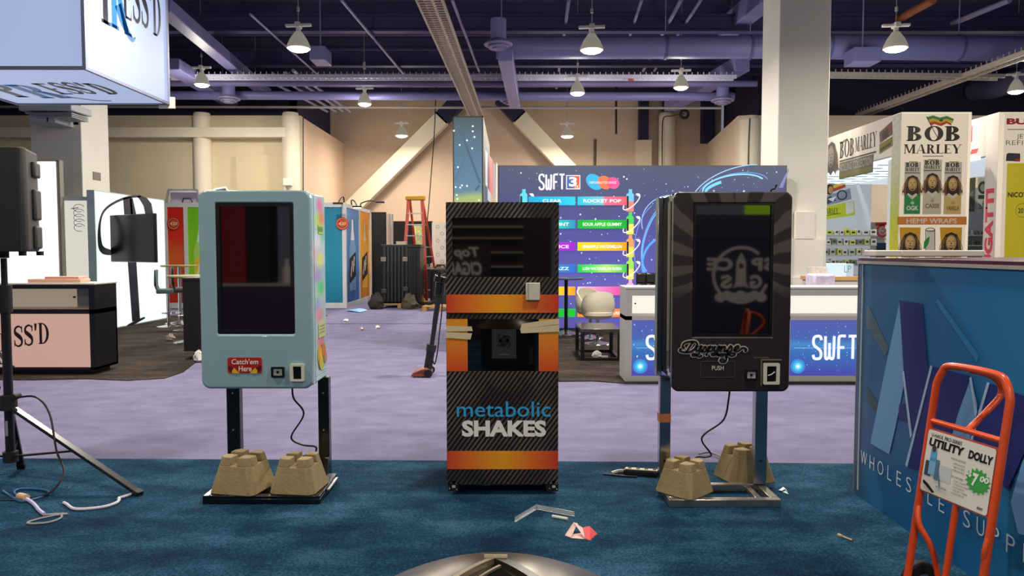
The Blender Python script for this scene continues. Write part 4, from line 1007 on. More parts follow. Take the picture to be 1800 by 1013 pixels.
# ================================================================== DOME BIN AT THE FRONT EDGE
def make_bin():
    c = Vector((-.035, 1.5, CARP))
    t = thing('trash_can', 'round metal bin with domed lid and dark gabled opening at the bottom edge', 'trash can', c)
    R, zr, zt = .335, .742, .85
    prof = [(R, 0)]
    N = 10
    top = lambda r: zr + (zt - zr) * (1 - (r / R) ** 2)
    obj('can_body', M().lathe([(.27, 0), (.28, .02), (.285, zr - .03), (.285, zr - .012)], n=40), mat('#3a3631', .35, .6), t)
    obj('domed_lid', M().lathe([(R * .98, zr - .012), (R, zr)] + [(R * (1 - k / N), top(R * (1 - k / N))) for k in range(1, N)] + [(.002, zt)], n=64), mat('#574e41', .3, .75, nz=.3, nscale=3), t)
    def onlid(x, y, dz=.004): return (x, y, top(math.hypot(x, y)) + dz)
    # gabled opening: dark flap between two folded trims, apex towards the far side
    ax, ay = .0, .06
    def strip(p, q, w, m_, name, dz):
        mm = M(); n = 14; vs = []
        d = Vector((q[0] - p[0], q[1] - p[1])).normalized(); nn = Vector((-d.y, d.x)) * w / 2
        for i in range(n + 1):
            f = i / n; x = p[0] + (q[0] - p[0]) * f; y = p[1] + (q[1] - p[1]) * f
            for s in (1, -1): vs.append(onlid(x + nn.x * s, y + nn.y * s, dz))
        for i in range(n + 1):
            f = i / n; x = p[0] + (q[0] - p[0]) * f; y = p[1] + (q[1] - p[1]) * f
            for s in (1, -1): vs.append(onlid(x + nn.x * s, y + nn.y * s, 0))
        k = 2 * (n + 1)
        fs = []
        for i in range(n):
            a = 2 * i; fs += [(a, a + 2, a + 3, a + 1), (k + a, k + a + 1, k + a + 3, k + a + 2), (a, k + a, k + a + 2, a + 2), (a + 1, a + 3, k + a + 3, k + a + 1)]
        mm.add(vs, fs); obj(name, mm, m_, t)
    mm = M(); vs = []; n = 12
    for i in range(n + 1):
        f = i / n; y = ay - .02 - f * .27; xl = -.0 - f * .17; xr = .0 + f * .17
        for j in range(9): vs.append(onlid(xl + (xr - xl) * j / 8, y, .003))
    mm.add(vs, [(i * 9 + j, i * 9 + j + 1, (i + 1) * 9 + j + 1, (i + 1) * 9 + j) for i in range(n) for j in range(8)])
    obj('flap', mm, mat('#0b0a09', .95, spec=.05), t)
    tr = mat('#b7a98e', .3, .6)
    strip((ax - .005, ay), (-.20, -.16), .012, tr, 'flap_trim', .012); strip((ax + .01, ay - .035), (-.165, -.2), .006, tr, 'flap_trim', .008)
    strip((ax + .005, ay), (.20, -.16), .022, mat('#3a342c', .4, .5), 'flap_trim', .012)
    obj('hinge_pin', M().cyl(onlid(-.025, ay, .012), onlid(.025, ay, .012), .007, n=10), tr, t)
    return t
make_bin()
# ================================================================== LITTER ON THE TEAL CARPET
def litter_strip():
    z = CARP + .001; a, b_, c = G(905, 922), G(943, 899), G(1010, 912)
    m = M()
    for p, q in ((a, b_), (b_, c)):
        p = Vector((p.x, p.y, z)); q = Vector((q.x, q.y, z)); m.bar(p + Vector((0, 0, .001)), q + Vector((0, 0, .001)), .012, .002); m.bar(p + Vector((0, .014, .012)), q + Vector((0, .014, .012)), .002, .022)
    o = Vector((0, 4.1, z)); t = thing('angle_strip', 'perforated bent metal strip lying before the orange cabinet', 'metal strip', o)
    obj('strip', m, mat('#c2c6ca', .35, .4), t, off=o)
    for f in (.05, .35, .6, .9): 
        p = a + (b_ - a) * f; obj('hole', M().cyl((p.x, p.y - .004, z + .003), (p.x, p.y - .004, z + .0045), .006, n=10), mat('#dfe6ea', .5), t, off=o)
    for f in (.1, .4, .7, .95):
        p = b_ + (c - b_) * f; obj('hole', M().cyl((p.x, p.y - .004, z + .003), (p.x, p.y - .004, z + .0045), .006, n=10), mat('#dfe6ea', .5), t, off=o)
litter_strip()
a, b_ = G(971, 914), G(998, 919)
one('marker_pen', M().cyl((a.x, a.y, CARP + .009), (b_.x, b_.y, CARP + .009), .009, n=12), mat('#d8d2c2', .5), 'cream marker pen beside the bent metal strip', 'pen')
def paper(pts, z, label, mats):
    m = M(); vs = [(G(x, y).x, G(x, y).y, CARP + .001 + zz) for x, y, zz in pts]; n = len(vs)
    return vs
g = lambda x, y, z: (G(x, y).x, G(x, y).y, CARP + z)
m = M(); vs = [g(993, 946, .004), g(1004, 950, .004), g(1015, 938, .045), g(1008, 938, .05), g(1028, 952, .006), g(1024, 941, .03), g(1037, 955, .004), g(1050, 943, .004), g(1036, 938, .03)]
m.add(vs, [(0, 1, 2, 3), (2, 4, 5, 3)], 0); m.add(vs, [(5, 4, 6, 7, 8)], 1)
m.add([(x, y, CARP + .001) for x, y, z in (vs[0], vs[1], vs[4], vs[6], vs[7], vs[8])], [(0, 1, 2, 3, 4, 5)], 0)
one('paper_scrap', m, [mat('#e8c4b8', .7), mat('#d83a40', .6)], 'crumpled pink and red paper on the teal carpet', 'litter', smooth=False)
m = M(); vs = [g(1368, 866, .004), g(1374, 869, .01), g(1381, 866, .012), g(1386, 872, .004), g(1377, 864, .018)]
m.add(vs, [(0, 1, 4), (1, 2, 4), (2, 3, 4)]).add([(x, y, CARP + .001) for x, y, z in vs[:4]], [(0, 1, 2, 3)])
one('paper_scrap', m, mat('#cfdfe2', .6), 'tiny white paper scrap beside the chrome floor frame', 'litter')
a, b_ = g(1473, 946, .006), g(1498, 956, .006)
one('cable_tie', M().cyl(a, b_, .006, n=8).cyl(a, [a[i] * .7 + b_[i] * .3 for i in range(3)], .009, n=8), mat('#a8906a', .5), 'short tan twig-like tie on the carpet before the blue counter', 'litter')
# power strip beside the dark machine
o_ = G(1128, 838); 
t = thing('power_strip', 'black and cream power strip lying left of the notched block', 'power strip', (o_.x, o_.y, CARP), -.25)
obj('housing', M().box(-.12, .12, -.03, .03, 0, .035), mat('#2a2725', .4), t, bevel=.006)
obj('top_cover', M().box(-.11, .11, -.024, .02, .035, .042), mat('#cbb894', .5), t, bevel=.004)
for k in range(4): obj('socket', M().cyl((-.08 + k * .055, 0, .042), (-.08 + k * .055, 0, .044), .013, n=12), m_blackm, t)
cable(gl([(1075, 838), (1090, 834), (1105, 836), (1118, 838)], .012), .012, 'white cord bundle leading into the power strip', '#c9c4bc', 4, 'cord', 'cord')
cable(gl([(1120, 843), (1100, 842), (1080, 840), (1060, 838)], .006), .006, 'black cord trailing from the power strip', '#1a191c', 4, 'cord', 'cord')
cable(gl([(1228, 803), (1245, 800), (1262, 805), (1275, 812)], .008), .007, 'grey cord on the carpet between the two notched blocks', '#8f8a80', 4, 'cord', 'cord')
for x, y in ((1063, 833), (1100, 854), (1440, 893)): pass
# ================================================================== LEFT BOOTH (black, white and blush)
m_wframe = mat('#d9dcd8', .4); m_lit = mat('#f4f8ff', .5, em=1.15); m_plas = mat('#c4bfb0', .5)
NAVYINK = '#241f35'; BLUEINK = '#2f8fe0'
def make_cube():
    Y0 = 9.2; k = Y0 / FPX
    A = P(150, 112, Y0); Bk = P(297, 180, Y0 * 1.2)
    x1 = (A.x + Bk.x) / 2 - .09; z0 = (A.z + Bk.z) / 2; s = 2.3
    x0, y0, y1, z1 = x1 - s, Y0, Y0 + 2.2, z0 + s
    o = Vector(((x0 + x1) / 2, (y0 + y1) / 2, z0))
    t = thing('hanging_sign', 'big glowing white cube sign with dark serif lettering hung over the blush counter', 'hanging sign', o)
    c = mat('#bccdf8', .6, em=.66)
    obj('lightbox', M().box(x0, x1, y0, y1, z0, z1), c, t, off=o, smooth=False)
    e = M(); w = .022
    for x, y in ((x0, y0), (x1, y0), (x1, y1), (x0, y1)): e.box(x - w, x + w, y - w, y + w, z0 - w, z1)
    for zz in (z0,):
        e.bar((x0, y0, zz), (x1, y0, zz), .04, .04).bar((x1, y0, zz), (x1, y1, zz), .04, .04).bar((x1, y1, zz), (x0, y1, zz), .04, .04).bar((x0, y1, zz), (x0, y0, zz), .04, .04)
    obj('edge_frame', e, mat('#6f7590', .5), t, off=o, smooth=False)
    # lettering on the side facing the aisle
    bow = lambda f: .10 * math.sin(f * PI) - .05
    F = Flat((x1 + .001, 0, 0), (0, 1, 0), (0, 0, 1), em=.15, off=o)
    q = F.q; h = .86
    a = q(177, 37); b_ = q(207, 30); F.serif('P', a[0], a[1], b_[0] + .05, a[1] + h, NAVYINK, 2, .2, .05)
    a = q(192, 44); b_ = q(224, 40); F.serif('R', a[0], a[1], b_[0] + .12, a[1] + h, BLUEINK, 3, .2, .05)
    F.stroke([q(207, 8), q(216, 38), q(226, 60), q(233, 70), q(238, 66)], lambda f: .16 * (1 - f) + .02, BLUEINK, 3, sm=5)
    a = q(216, 27); b_ = q(284, 36); F.serif("ESS'D", a[0], a[1] - .03, b_[0], a[1] + .62, NAVYINK, 2, .22, .05, bow=lambda f: .05 * math.sin(f * PI))
    F.build('side_lettering', t)
    F = Flat((0, 0, z0 - .001), (1, 0, 0), (0, -1, 0), em=.15, off=o)
    # underside: lettering seen from below
    F.serif('P', x1 - 1.98, -(y0 + 1.72), x1 - 1.62, -(y0 + .75), NAVYINK, 2, .3, .09)
    F.serif('R', x1 - 1.66, -(y0 + 1.78), x1 - 1.2, -(y0 + .9), BLUEINK, 3, .28, .09)
    F.serif("ESS'D", x1 - 1.22, -(y0 + 1.55), x1 - .3, -(y0 + .85), NAVYINK, 2, .3, .1, bow=lambda f: .08 * math.sin(f * PI))
    F.stroke([(x1 - 1.4, -(y0 + 1.3)), (x1 - 1.2, -(y0 + 1.7)), (x1 - .95, -(y0 + 1.95)), (x1 - .75, -(y0 + 1.98))], .07, BLUEINK, 3, sm=4)
    F.build('underside_lettering', t)
    for x in (x0 + .3, x1 - .3): obj('hanging_wire', M().cyl((x, (y0 + y1) / 2, z1), (x, (y0 + y1) / 2, 8.34), .01, n=6), m_silver, t, off=o)
    obj('corner_plate', M().box(x1 - .15, x1 + .09, y1, y1 + .04, z0 - .07, z0 + .1), m_plas, t, off=o)
make_cube()
# vent box on the square column below the cube
def column_box():
    Y = 14.2; o = Vector((P(92, 200, Y).x, Y, P(92, 222, Y).z))
    t = thing('air_unit', 'pale slatted ventilation box fixed to the square column under the glowing cube', 'ventilation unit', o)
    a = P(38, 184, Y); b_ = P(131, 200, Y); c = P(50, 216, Y); d = P(120, 198, Y)
    obj('upper_shelf', M().box(a.x, b_.x, Y - .1, Y + .6, P(0, 196, Y).z, P(0, 182, Y).z), mat('#b9bcc0', .5), t, off=o, bevel=.02)
    for k in range(3): obj('slat', M().box(a.x + .1 + .1 * k, b_.x - .02, Y - .06, Y + .5, P(0, 199 + k * 3, Y).z - .02, P(0, 199 + k * 3, Y).z), mat('#9ea3a8', .5), t, off=o)
    obj('lower_box', M().box(c.x, d.x - .25, Y, Y + .6, P(0, 216, Y).z, P(0, 199, Y).z), mat('#aeb2b6', .5), t, off=o, bevel=.02)
    obj('dark_gap', M().box(c.x + .35, c.x + .38, Y - .004, Y + .004, P(0, 214, Y).z, P(0, 200, Y).z), m_blackm, t, off=o)
    obj('wall_arm', M().box(c.x + .2, c.x + .6, Y + .6, 14.8, P(0, 210, Y).z, P(0, 200, Y).z), m_plas, t, off=o)
column_box()
one('wall_plate', M().box(-8.54, -8.53, P(177, 310, 15.3).y - .14, 15.3 + .14, P(177, 317, 15.3).z, P(177, 303, 15.3).z), mat('#7f776a', .6), 'small grey plate on the square column above the serif letter wall', 'plate')
# glowing back panel, framed translucent pane given a glow, letter wall
def lit_panel():
    Y = 13.62; x0 = -12.4; x1 = P(88, 0, Y).x; z1 = P(0, 284, Y).z
    t = thing('backlit_lightbox', 'blazing white backlit panel behind the loudspeaker', 'lightbox', ((x0 + x1) / 2, Y, CARP)); o = Vector(t.location)
    obj('frame', M().box(x0, x1 + .06, Y + .02, Y + .14, CARP, z1 + .03), mat('#8f8a7c', .5), t, off=o)
    obj('glowing_face', M().box(x0, x1, Y, Y + .02, CARP + .05, z1), mat('#ffffff', .5, em=1.25), t, off=o)
lit_panel()
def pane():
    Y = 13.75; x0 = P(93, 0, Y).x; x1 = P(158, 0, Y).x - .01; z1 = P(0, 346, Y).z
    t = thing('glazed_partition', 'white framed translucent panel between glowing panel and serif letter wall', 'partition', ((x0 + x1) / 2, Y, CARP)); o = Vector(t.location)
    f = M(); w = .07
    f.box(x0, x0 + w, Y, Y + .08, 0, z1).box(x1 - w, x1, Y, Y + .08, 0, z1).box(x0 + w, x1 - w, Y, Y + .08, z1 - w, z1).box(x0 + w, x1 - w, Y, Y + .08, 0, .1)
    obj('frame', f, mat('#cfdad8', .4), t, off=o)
    obj('pane', M().box(x0 + w, x1 - w, Y + .03, Y + .05, .1, z1 - w), mat('#c9c5b8', .15, em=.95), t, off=o)  # emission stands in for light coming through from behind
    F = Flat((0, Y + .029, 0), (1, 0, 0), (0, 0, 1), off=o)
    F.poly([(112, 350), (156, 350), (156, 505), (118, 505), (108, 470), (114, 400)], '#d8d5c8', 1, px=True, em=.95)  # same stand-in glow as the pane
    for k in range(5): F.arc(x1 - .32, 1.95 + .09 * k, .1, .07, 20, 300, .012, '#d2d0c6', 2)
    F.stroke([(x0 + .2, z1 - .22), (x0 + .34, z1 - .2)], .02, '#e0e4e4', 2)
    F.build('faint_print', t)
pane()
def p_wall():
    X = -7.70; y0, y1 = 13.7, 16.45; z1 = 2.64
    t = thing('letter_wall', 'glowing white wall with a huge dark serif letter behind the television', 'display wall', (X, (y0 + y1) / 2, CARP)); o = Vector(t.location)
    obj('wall_panel', M().box(X - .14, X - .001, y0, y1, CARP, z1), mat('#b7cfd0', .5), t, off=o, smooth=False)
    obj('glowing_face', M().box(X - .001, X, y0 + .02, y1 - .02, .03, z1 - .02), mat('#f2faf7', .5, em=.98), t, off=o)
    F = Flat((X + .001, 0, 0), (0, 1, 0), (0, 0, 1), em=.0, off=o)
    ink = '#231d33'
    F.poly([(216, 348), (231, 346), (237, 420), (246, 560), (232, 566)], ink, 2, px=True)
    F.poly([(222, 575), (224, 571), (240, 562), (254, 557), (255, 560), (232, 573)], ink, 2, px=True)
    q = lambda pts: [F.q(*p) for p in pts]
    F.stroke(q([(200, 445), (181, 440), (175, 425), (175, 395), (182, 372), (200, 357), (225, 347), (247, 345)]), lambda f: .05 + .1 * math.exp(-((f - .2) / .2) ** 2), ink, 2, sm=6)
    F.poly([(240, 345), (248, 344), (258, 348), (266, 358), (270, 380), (256, 380), (252, 362), (246, 352)], ink, 2, px=True)
    F.poly([(228, 350), (233, 348), (240, 380), (230, 380)], ink, 2, px=True)
    F.build('serif_letter', t)
p_wall()
def tv():
    a = Vector((-7.60, 14.02)); b = Vector((-6.37, 13.22)); c = (a + b) / 2; d = (b - a).normalized(); rz = math.atan2(d.y, d.x)
    zc = P(233, 419, 13.6).z; t = thing('television', 'black wall-mounted flat television turned out from the serif letter wall', 'television', (c.x, c.y, zc), rz)
    w = (b - a).length / 2
    obj('housing', M().box(-w, w, 0, .05, -.44, .44), m_black, t, bevel=.008)
    obj('screen', M().box(-w + .02, w - .02, -.004, .001, -.42, .42), mat('#07070a', .25, spec=.3), t)
    m = M(); q = Matrix.Rotation(-rz, 3, 'Z') @ Vector((-7.70 - c.x, 14.45 - c.y, 0)); m.bar((-.45, .06, 0), q, .06, .06).box(-.35, .05, .045, .07, -.2, .2)
    obj('mount_arm', m, m_blackm, t)
tv()
def press_counter():
    Y = 8.98; x1 = P(151, 0, Y).x; x0 = x1 - 1.9; y1 = Y + .5; zt = 1.13
    t = thing('display_counter', 'black display counter with glass top compartment and blush lit front', 'counter', ((x0 + x1) / 2, Y + .25, CARP)); o = Vector(t.location)
    zA, zB, zC, zD = P(0, 650, Y).z, P(0, 552, Y).z, P(0, 544, Y).z, P(0, 508, Y).z
    xi = P(149, 0, Y).x
    bk = M()
    bk.box(x0, x1, Y, y1, .1, zA).box(x0, x1, Y, y1, zB, zC).box(x0, x1, Y, y1, zD, zt - .02)
    bk.box(x0, x0 + .06, Y, y1, zA, zD).box(x1 - .07, x1, Y, y1, zA, zD).box(x0 + .05, x1 - .08, Y + .08, y1 - .05, CARP, .1)
    bk.box(x0, x1, y1 - .03, y1, zA, zB)
    obj('counter_body', bk, mat('#100f12', .35), t, off=o, smooth=False)
    obj('countertop', M().box(x0 - .01, x1 + .01, Y - .01, y1 + .01, zt - .02, zt), mat('#cfc8be', .3), t, off=o, bevel=.004)
    obj('lit_panel', M().box(x0 + .06, x1 - .07, Y + .01, Y + .03, zA, zB), mat('#e3b7a6', .5, em=.62), t, off=o)
    obj('display_back', M().box(x0 + .06, P(93, 0, Y).x, Y + .3, Y + .32, zC, zD), mat('#e0cdb4', .5, em=.35), t, off=o)
    obj('display_floor', M().box(x0 + .06, x1 - .07, Y + .02, y1 - .02, zC, zC + .01), mat('#c9b09c', .4), t, off=o)
    obj('display_pane', M().box(P(93, 0, Y).x + .005, x1 - .07, Y + .3, Y + .31, zC + .01, zD), mat('#9aa09c', .15), t, off=o)
    obj('drawer_knob', M().cyl((P(90, 0, Y).x, Y + .27, P(0, 525, Y).z), (P(90, 0, Y).x, Y + .3, P(0, 525, Y).z), .012, n=10), m_blackm, t, off=o)
    F = Flat((0, Y + .009, 0), (1, 0, 0), (0, 0, 1), em=.05, off=o)
    a = F.q(20, 618); b_ = F.q(88, 574)
    F.serif("SS'D", a[0] + .03, a[1] + .05, b_[0], b_[1], '#4a2430', 2, .2, .05, bow=lambda f: .05 * f)
    F.serif('E', a[0] - .14, a[1] + .0, a[0] + .03, a[1] + .22, '#4a2430', 2, .2, .05)
    F.serif('P', a[0] - .44, a[1] - .1, a[0] - .27, a[1] + .3, '#4a2430', 2); F.serif('R', a[0] - .28, a[1] - .16, a[0] - .1, a[1] + .22, '#8aa4c4', 3)
    F.stroke([(a[0] - .16, a[1]), (a[0] - .06, a[1] - .14), (a[0] + .03, a[1] - .2)], .04, '#8aa4c4', 3, sm=4)
    F.build('lettering', t)
    z = CARP
    one('display_tray', M().box(P(22, 0, Y).x, P(118, 0, Y).x, Y + .1, Y + .32, zt, zt + .045).box(P(50, 0, Y).x, P(112, 0, Y).x, Y + .13, Y + .3, zt + .045, zt + .075), mat('#d6a890', .4), 'long blush pink tray lying on the black counter top', 'tray', bevel=.006)
press_counter()
def black_counter():
    Y = 10.2; x0 = P(309, 0, Y).x; x1 = x0 + 1.0
    t = thing('bar_counter', 'plain matt black bar counter half hidden behind the blue-grey machine', 'counter', ((x0 + x1) / 2, Y + .3, CARP)); o = Vector(t.location)
    obj('body', M().box(x0, x1, Y, Y + .6, .13, 1.13), mat('#0e0d0f', .5), t, off=o, bevel=.004)
    obj('plinth', M().box(x0 + .12, x1 - .05, Y + .06, Y + .54, CARP, .13), mat('#0a090b', .6), t, off=o)
    obj('worktop', M().box(x0 - .01, x1 + .01, Y - .01, Y + .61, 1.13, 1.15), mat('#3c3a38', .35), t, off=o)
black_counter()
c = G(350, 637)
one('plastic_bag', crumple((c.x, c.y, CARP), .06, .15, 4), mat('#cfcac2', .4), 'scrunched white plastic bag beside the black bar counter', 'bag')
c = G(300, 600)
one('plastic_bag', crumple((c.x, c.y, CARP), .06, .11, 8), mat('#8a7c70', .5), 'brownish crumpled bag on the carpet under the bar stools', 'bag')
def bar_stool(label, loc, rz, col, seat=.66):
    t = thing('bar_stool', label, 'bar stool', loc, rz)
    ms = mat(col, .45)
    obj('seat', M().box(-.2, .2, -.2, .2, seat - .05, seat + .04), ms, t, bevel=.025)
    bk = M(); pts = [(-.2, seat + .02), (-.235, seat + .12), (-.225, seat + .42), (-.185, seat + .42), (-.195, seat + .12), (-.16, seat + .03)]
    bk.prism([(p[0], p[1]) for p in pts], -.2, .2, 'y')
    b_ = obj('backrest', bk, ms, t, bevel=.02)
    obj('seam', M().box(-.231, -.222, -.19, .19, seat + .2, seat + .206).box(-.231, -.222, -.19, .19, seat + .3, seat + .306), m_blackm, b_)
    obj('post', M().cyl((0, 0, .03), (0, 0, .4), .03, n=16).cyl((0, 0, .4), (0, 0, seat - .05), .02, n=16), m_chrome, t)
    obj('foot_ring', M().tube([(.17 * math.cos(a) + .05, .17 * math.sin(a), .28) for a in [2 * PI * i / 20 for i in range(21)]], .011, 8).cyl((0, 0, .28), (-.12, 0, .28), .01, n=8), m_chrome, t)
    obj('base_disc', M().lathe([(.22, 0), (.22, .012), (.12, .03), (.035, .045)], n=28), m_chrome, t)
    return t
s1 = G(297, 576); bar_stool('bar stool with blue-grey back before the red and green booth', (s1.x, s1.y, CARP), .35, '#566a6e', .72)
s2 = G(313, 586); bar_stool('bar stool with quilted dark back next to the black bar counter', (s2.x - .02, s2.y + .35, CARP), .5, '#2b2626', .78)
def high_table(label, loc, h, r, top='#8a7a50', base='#b9b9bb', name='bar_table'):
    t = thing(name, label, 'table', loc)
    obj('tabletop', M().lathe([(r * .97, 0), (r, .012), (r, .03), (r * .98, .036)], (0, 0, h - .036), 36), mat(top, .3), t)
    obj('post', M().cyl((0, 0, .03), (0, 0, h - .036), .032, n=16), mat('#1a1a1c', .3, .5) if base != '#b9b9bb' else m_chrome, t)
    obj('base_disc', M().lathe([(.29, 0), (.28, .012), (.12, .04), (.04, .07)], n=32), m_chrome, t)
    return t
y_ = 15.3; high_table('tan topped bar table between serif letter wall and red booth panel', (P(304, 0, y_).x, y_, CARP), P(0, 467, y_).z, .36, '#a08452')
y_ = 12.2; high_table('olive topped bar table behind the black bar counter', (P(325, 0, y_).x, y_, CARP), P(0, 485, y_).z, .38, '#98986a')
# ================================================================== COLOURED BOOTH (red, green, teal, blue, orange)
def colour_booth():
    Y = 19.5; X1 = -4.42; x0 = -10.4; y1 = 22.9; z1 = 2.66
    t = thing('exhibit_booth', 'white framed booth of red, green, teal, blue and orange printed panels', 'exhibition booth', ((x0 + X1) / 2, (Y + y1) / 2, 0)); o = Vector(t.location)
    fr = M(); w = .1
    posts = [P(281, 0, Y).x, P(317, 0, Y).x, P(440, 0, Y).x, P(579, 0, Y).x - .9, X1]
    wm = mat('#d5d8d6', .4)
    for x in posts: obj('post', M().box(x - w / 2, x + w / 2, Y, Y + .1, 0, z1), wm, t, off=o)
    for y in (21.3, y1): obj('post', M().box(X1 - w / 2, X1 + w / 2, y - .05, y + .05, 0, z1), wm, t, off=o)
    obj('top_rail', M().box(x0, X1 + .05, Y + .001, Y + .099, z1, z1 + .12).box(X1 - .049, X1 + .049, Y + .1, y1, z1, z1 + .1), wm, t, off=o)
    obj('bottom_rail', M().box(x0, X1 + .04, Y + .002, Y + .098, 0, .14).box(X1 - .048, X1 + .048, Y + .1, y1, 0, .12), wm, t, off=o)
    obj('roof_panel', M().box(x0, X1 - .06, Y + .11, y1 - .1, z1 + .02, z1 + .08), mat('#8d8a92', .6), t, off=o)
    def gradm(stops, nm):
        m, nt, b, tc = nodemat(nm, .45, .3)
        sp = nt.nodes.new('ShaderNodeSeparateXYZ'); nt.links.new(tc.outputs['Object'], sp.inputs[0])
        u = mathn(nt, 'MULTIPLY', sp.outputs['Z'], 1 / z1); nt.links.new(ramp(nt, u, stops), b.inputs['Base Color']); return m
    red = gradm([(0, '#c02222'), (.25, '#cc3a20'), (.5, '#e06a2a'), (.7, '#d8301f'), (1, '#d42018')], 'red_print')
    green = gradm([(0, '#5da01e'), (.4, '#8ad024'), (1, '#6fc41c')], 'green_print')
    teal = gradm([(0, '#1f7a98'), (.5, '#2a94ac'), (1, '#2a88a8')], 'teal_print')
    blue = gradm([(0, '#2a5fae'), (.5, '#4a86c8'), (1, '#4a84c0')], 'blue_print')
    orange = gradm([(0, '#c87a18'), (.5, '#f0a820'), (1, '#f09a18')], 'orange_print')
    def bottle(F, cx, z0, h, w, cap, body, label_c):
        F.poly([(cx - w * .5, z0), (cx + w * .5, z0), (cx + w * .52, z0 + h * .6), (cx + w * .28, z0 + h * .72), (cx - w * .28, z0 + h * .72), (cx - w * .52, z0 + h * .6)], body, 2)
        F.poly([(cx - w * .3, z0 + h * .71), (cx + w * .3, z0 + h * .71), (cx + w * .16, z0 + h * .86), (cx + w * .12, z0 + h), (cx - w * .12, z0 + h), (cx - w * .16, z0 + h * .86)], cap, 3)
        F.poly([(cx - w * .5, z0 + h * .1), (cx + w * .5, z0 + h * .2), (cx + w * .5, z0 + h * .55), (cx - w * .5, z0 + h * .45)], label_c, 3)
        F.stroke([(cx - w * .3, z0 + h * .2), (cx - w * .05, z0 + h * .42)], w * .12, '#e8e4dc', 4); F.stroke([(cx + w * .05, z0 + h * .26), (cx + w * .25, z0 + h * .48)], w * .12, '#e8e4dc', 4)
        F.stroke([(cx - w * .15, z0 + h * .36), (cx + w * .3, z0 + h * .36)], w * .07, '#e8e4dc', 4)
    def panel(a, b_, mt, extra=None):
        o_ = obj('printed_panel', M().box(a, b_, Y + .03, Y + .06, .14, z1), mt, t, off=o, smooth=False)
        if extra:
            F = Flat((0, Y + .029, 0), (1, 0, 0), (0, 0, 1), off=o); extra(F); F.build('bottle_print', o_)
    panel(posts[0] + w / 2, posts[1] - w / 2, red); panel(posts[1] + w / 2, posts[2] - w / 2, green, lambda F: bottle(F, P(343, 0, Y).x, .5, 1.75, .36, '#d8e8d8', '#a8d860', '#e0c830'))
    panel(posts[2] + w / 2, posts[3] - w / 2, green); panel(posts[3] + w / 2, posts[4] - w / 2, teal)
    for a, b_, mt, c in ((Y + .1, 21.25, blue, ('#e6eef4', '#7aa8d8', '#15151c')), (21.35, y1 - .05, orange, ('#f0d8a0', '#f4b83a', '#1a1512'))):
        o_ = obj('printed_panel', M().box(X1 - .02, X1 + .02, a, b_, .12, z1), mt, t, off=o, smooth=False)
        F = Flat((X1 + .021, 0, 0), (0, 1, 0), (0, 0, 1), off=o); bottle(F, (a + b_) / 2, .42, 1.95, .8, *c); F.build('bottle_print', o_)
    for px, lab in ((302, 'x'), (600, 'y')):
        c = P(px, 393, Y - .12); r = .165
        sg = obj('round_sign', M().cyl((c.x, Y - .02, c.z), (c.x, Y, c.z), r, n=32), mat('#b8281c', .4), t, off=o); sg['label'] = 'round red sign reading 420'
        F = Flat((c.x, Y - .021, c.z), (1, 0, 0), (0, 0, 1), off=o)
        F.arc(0, 0, r * .82, r * .82, 0, 360, .012, '#e8b070', 1, 32); F.text('420', -.10, -.045, .10, .045, '#f4c890', .03, .15, 2)
        F.text('SALTS', -.06, .06, .06, .085, '#e8b070', 0, 0, 2); F.text('ZERO', -.05, -.09, .05, -.065, '#e8b070', 0, 0, 2)
        F.build('sign_print', sg)
colour_booth()
def arm_lamp(label, px, py, hx, hy, Y, lit):
    b0 = Vector((-4.42, Y, 2.755 if Y > 19.6 else 2.775)); h = P(hx, hy, Y - .5); o = b0
    t = thing('arm_light', label, 'lamp', o)
    obj('arm', M().tube([Vector(p) for p in smooth_pts([tuple(b0), tuple(b0 + Vector((0, -.05, .14))), tuple((b0 + h) / 2 + Vector((0, 0, .14))), tuple(h)], 5)], .018, 8), m_blackm, t, off=o)
    obj('lamp_head', M().box(h.x - .12, h.x + .12, h.y - .06, h.y + .06, h.z - .02, h.z + .03), m_blackm, t, off=o, bevel=.01)
    obj('lamp_face', M().box(h.x - .1, h.x + .1, h.y - .05, h.y + .05, h.z - .028, h.z - .019), mat('#fff0cc', .4, em=9.0 if lit else .3), t, off=o)
arm_lamp('small black arm lamp at the corner of the coloured booth', 612, 366, 594, 358, 19.55, False)
arm_lamp('lit black arm lamp glaring over the blue bottle panel', 640, 364, 628, 364, 20.5, True)
arm_lamp('small black arm lamp over the orange bottle panel', 655, 362, 668, 356, 21.8, False)
def top_case():
    Y = 21.0; z0 = 2.741; x0, x1 = P(282, 0, Y).x, P(346, 0, Y).x; z1 = P(0, 334, Y).z
    t = thing('flight_case', 'lilac grey case in a tubular frame on top of the coloured booth', 'case', ((x0 + x1) / 2, Y + .4, z0)); o = Vector(t.location)
    obj('case_body', M().box(x0 + .12, x1 - .1, Y + .05, Y + .8, z0, z1 - .04), mat('#8d879c', .5), t, off=o, bevel=.02)
    obj('tube_frame', M().bar((x0, Y, z0), (x0 + .1, Y, z1), .05, .05).bar((x1, Y, z0), (x1 - .1, Y, z1), .05, .05).bar((x0 + .1, Y, z1), (x1 - .1, Y, z1), .05, .05), m_silver, t, off=o)
    obj('carry_handle', M().tube([(x1 - .55, Y + .03, z0 + .12), (x1 - .5, Y, z0 + .25), (x1 - .3, Y, z0 + .25), (x1 - .25, Y + .03, z0 + .12)], .02, 8), m_blackm, t, off=o)
top_case()
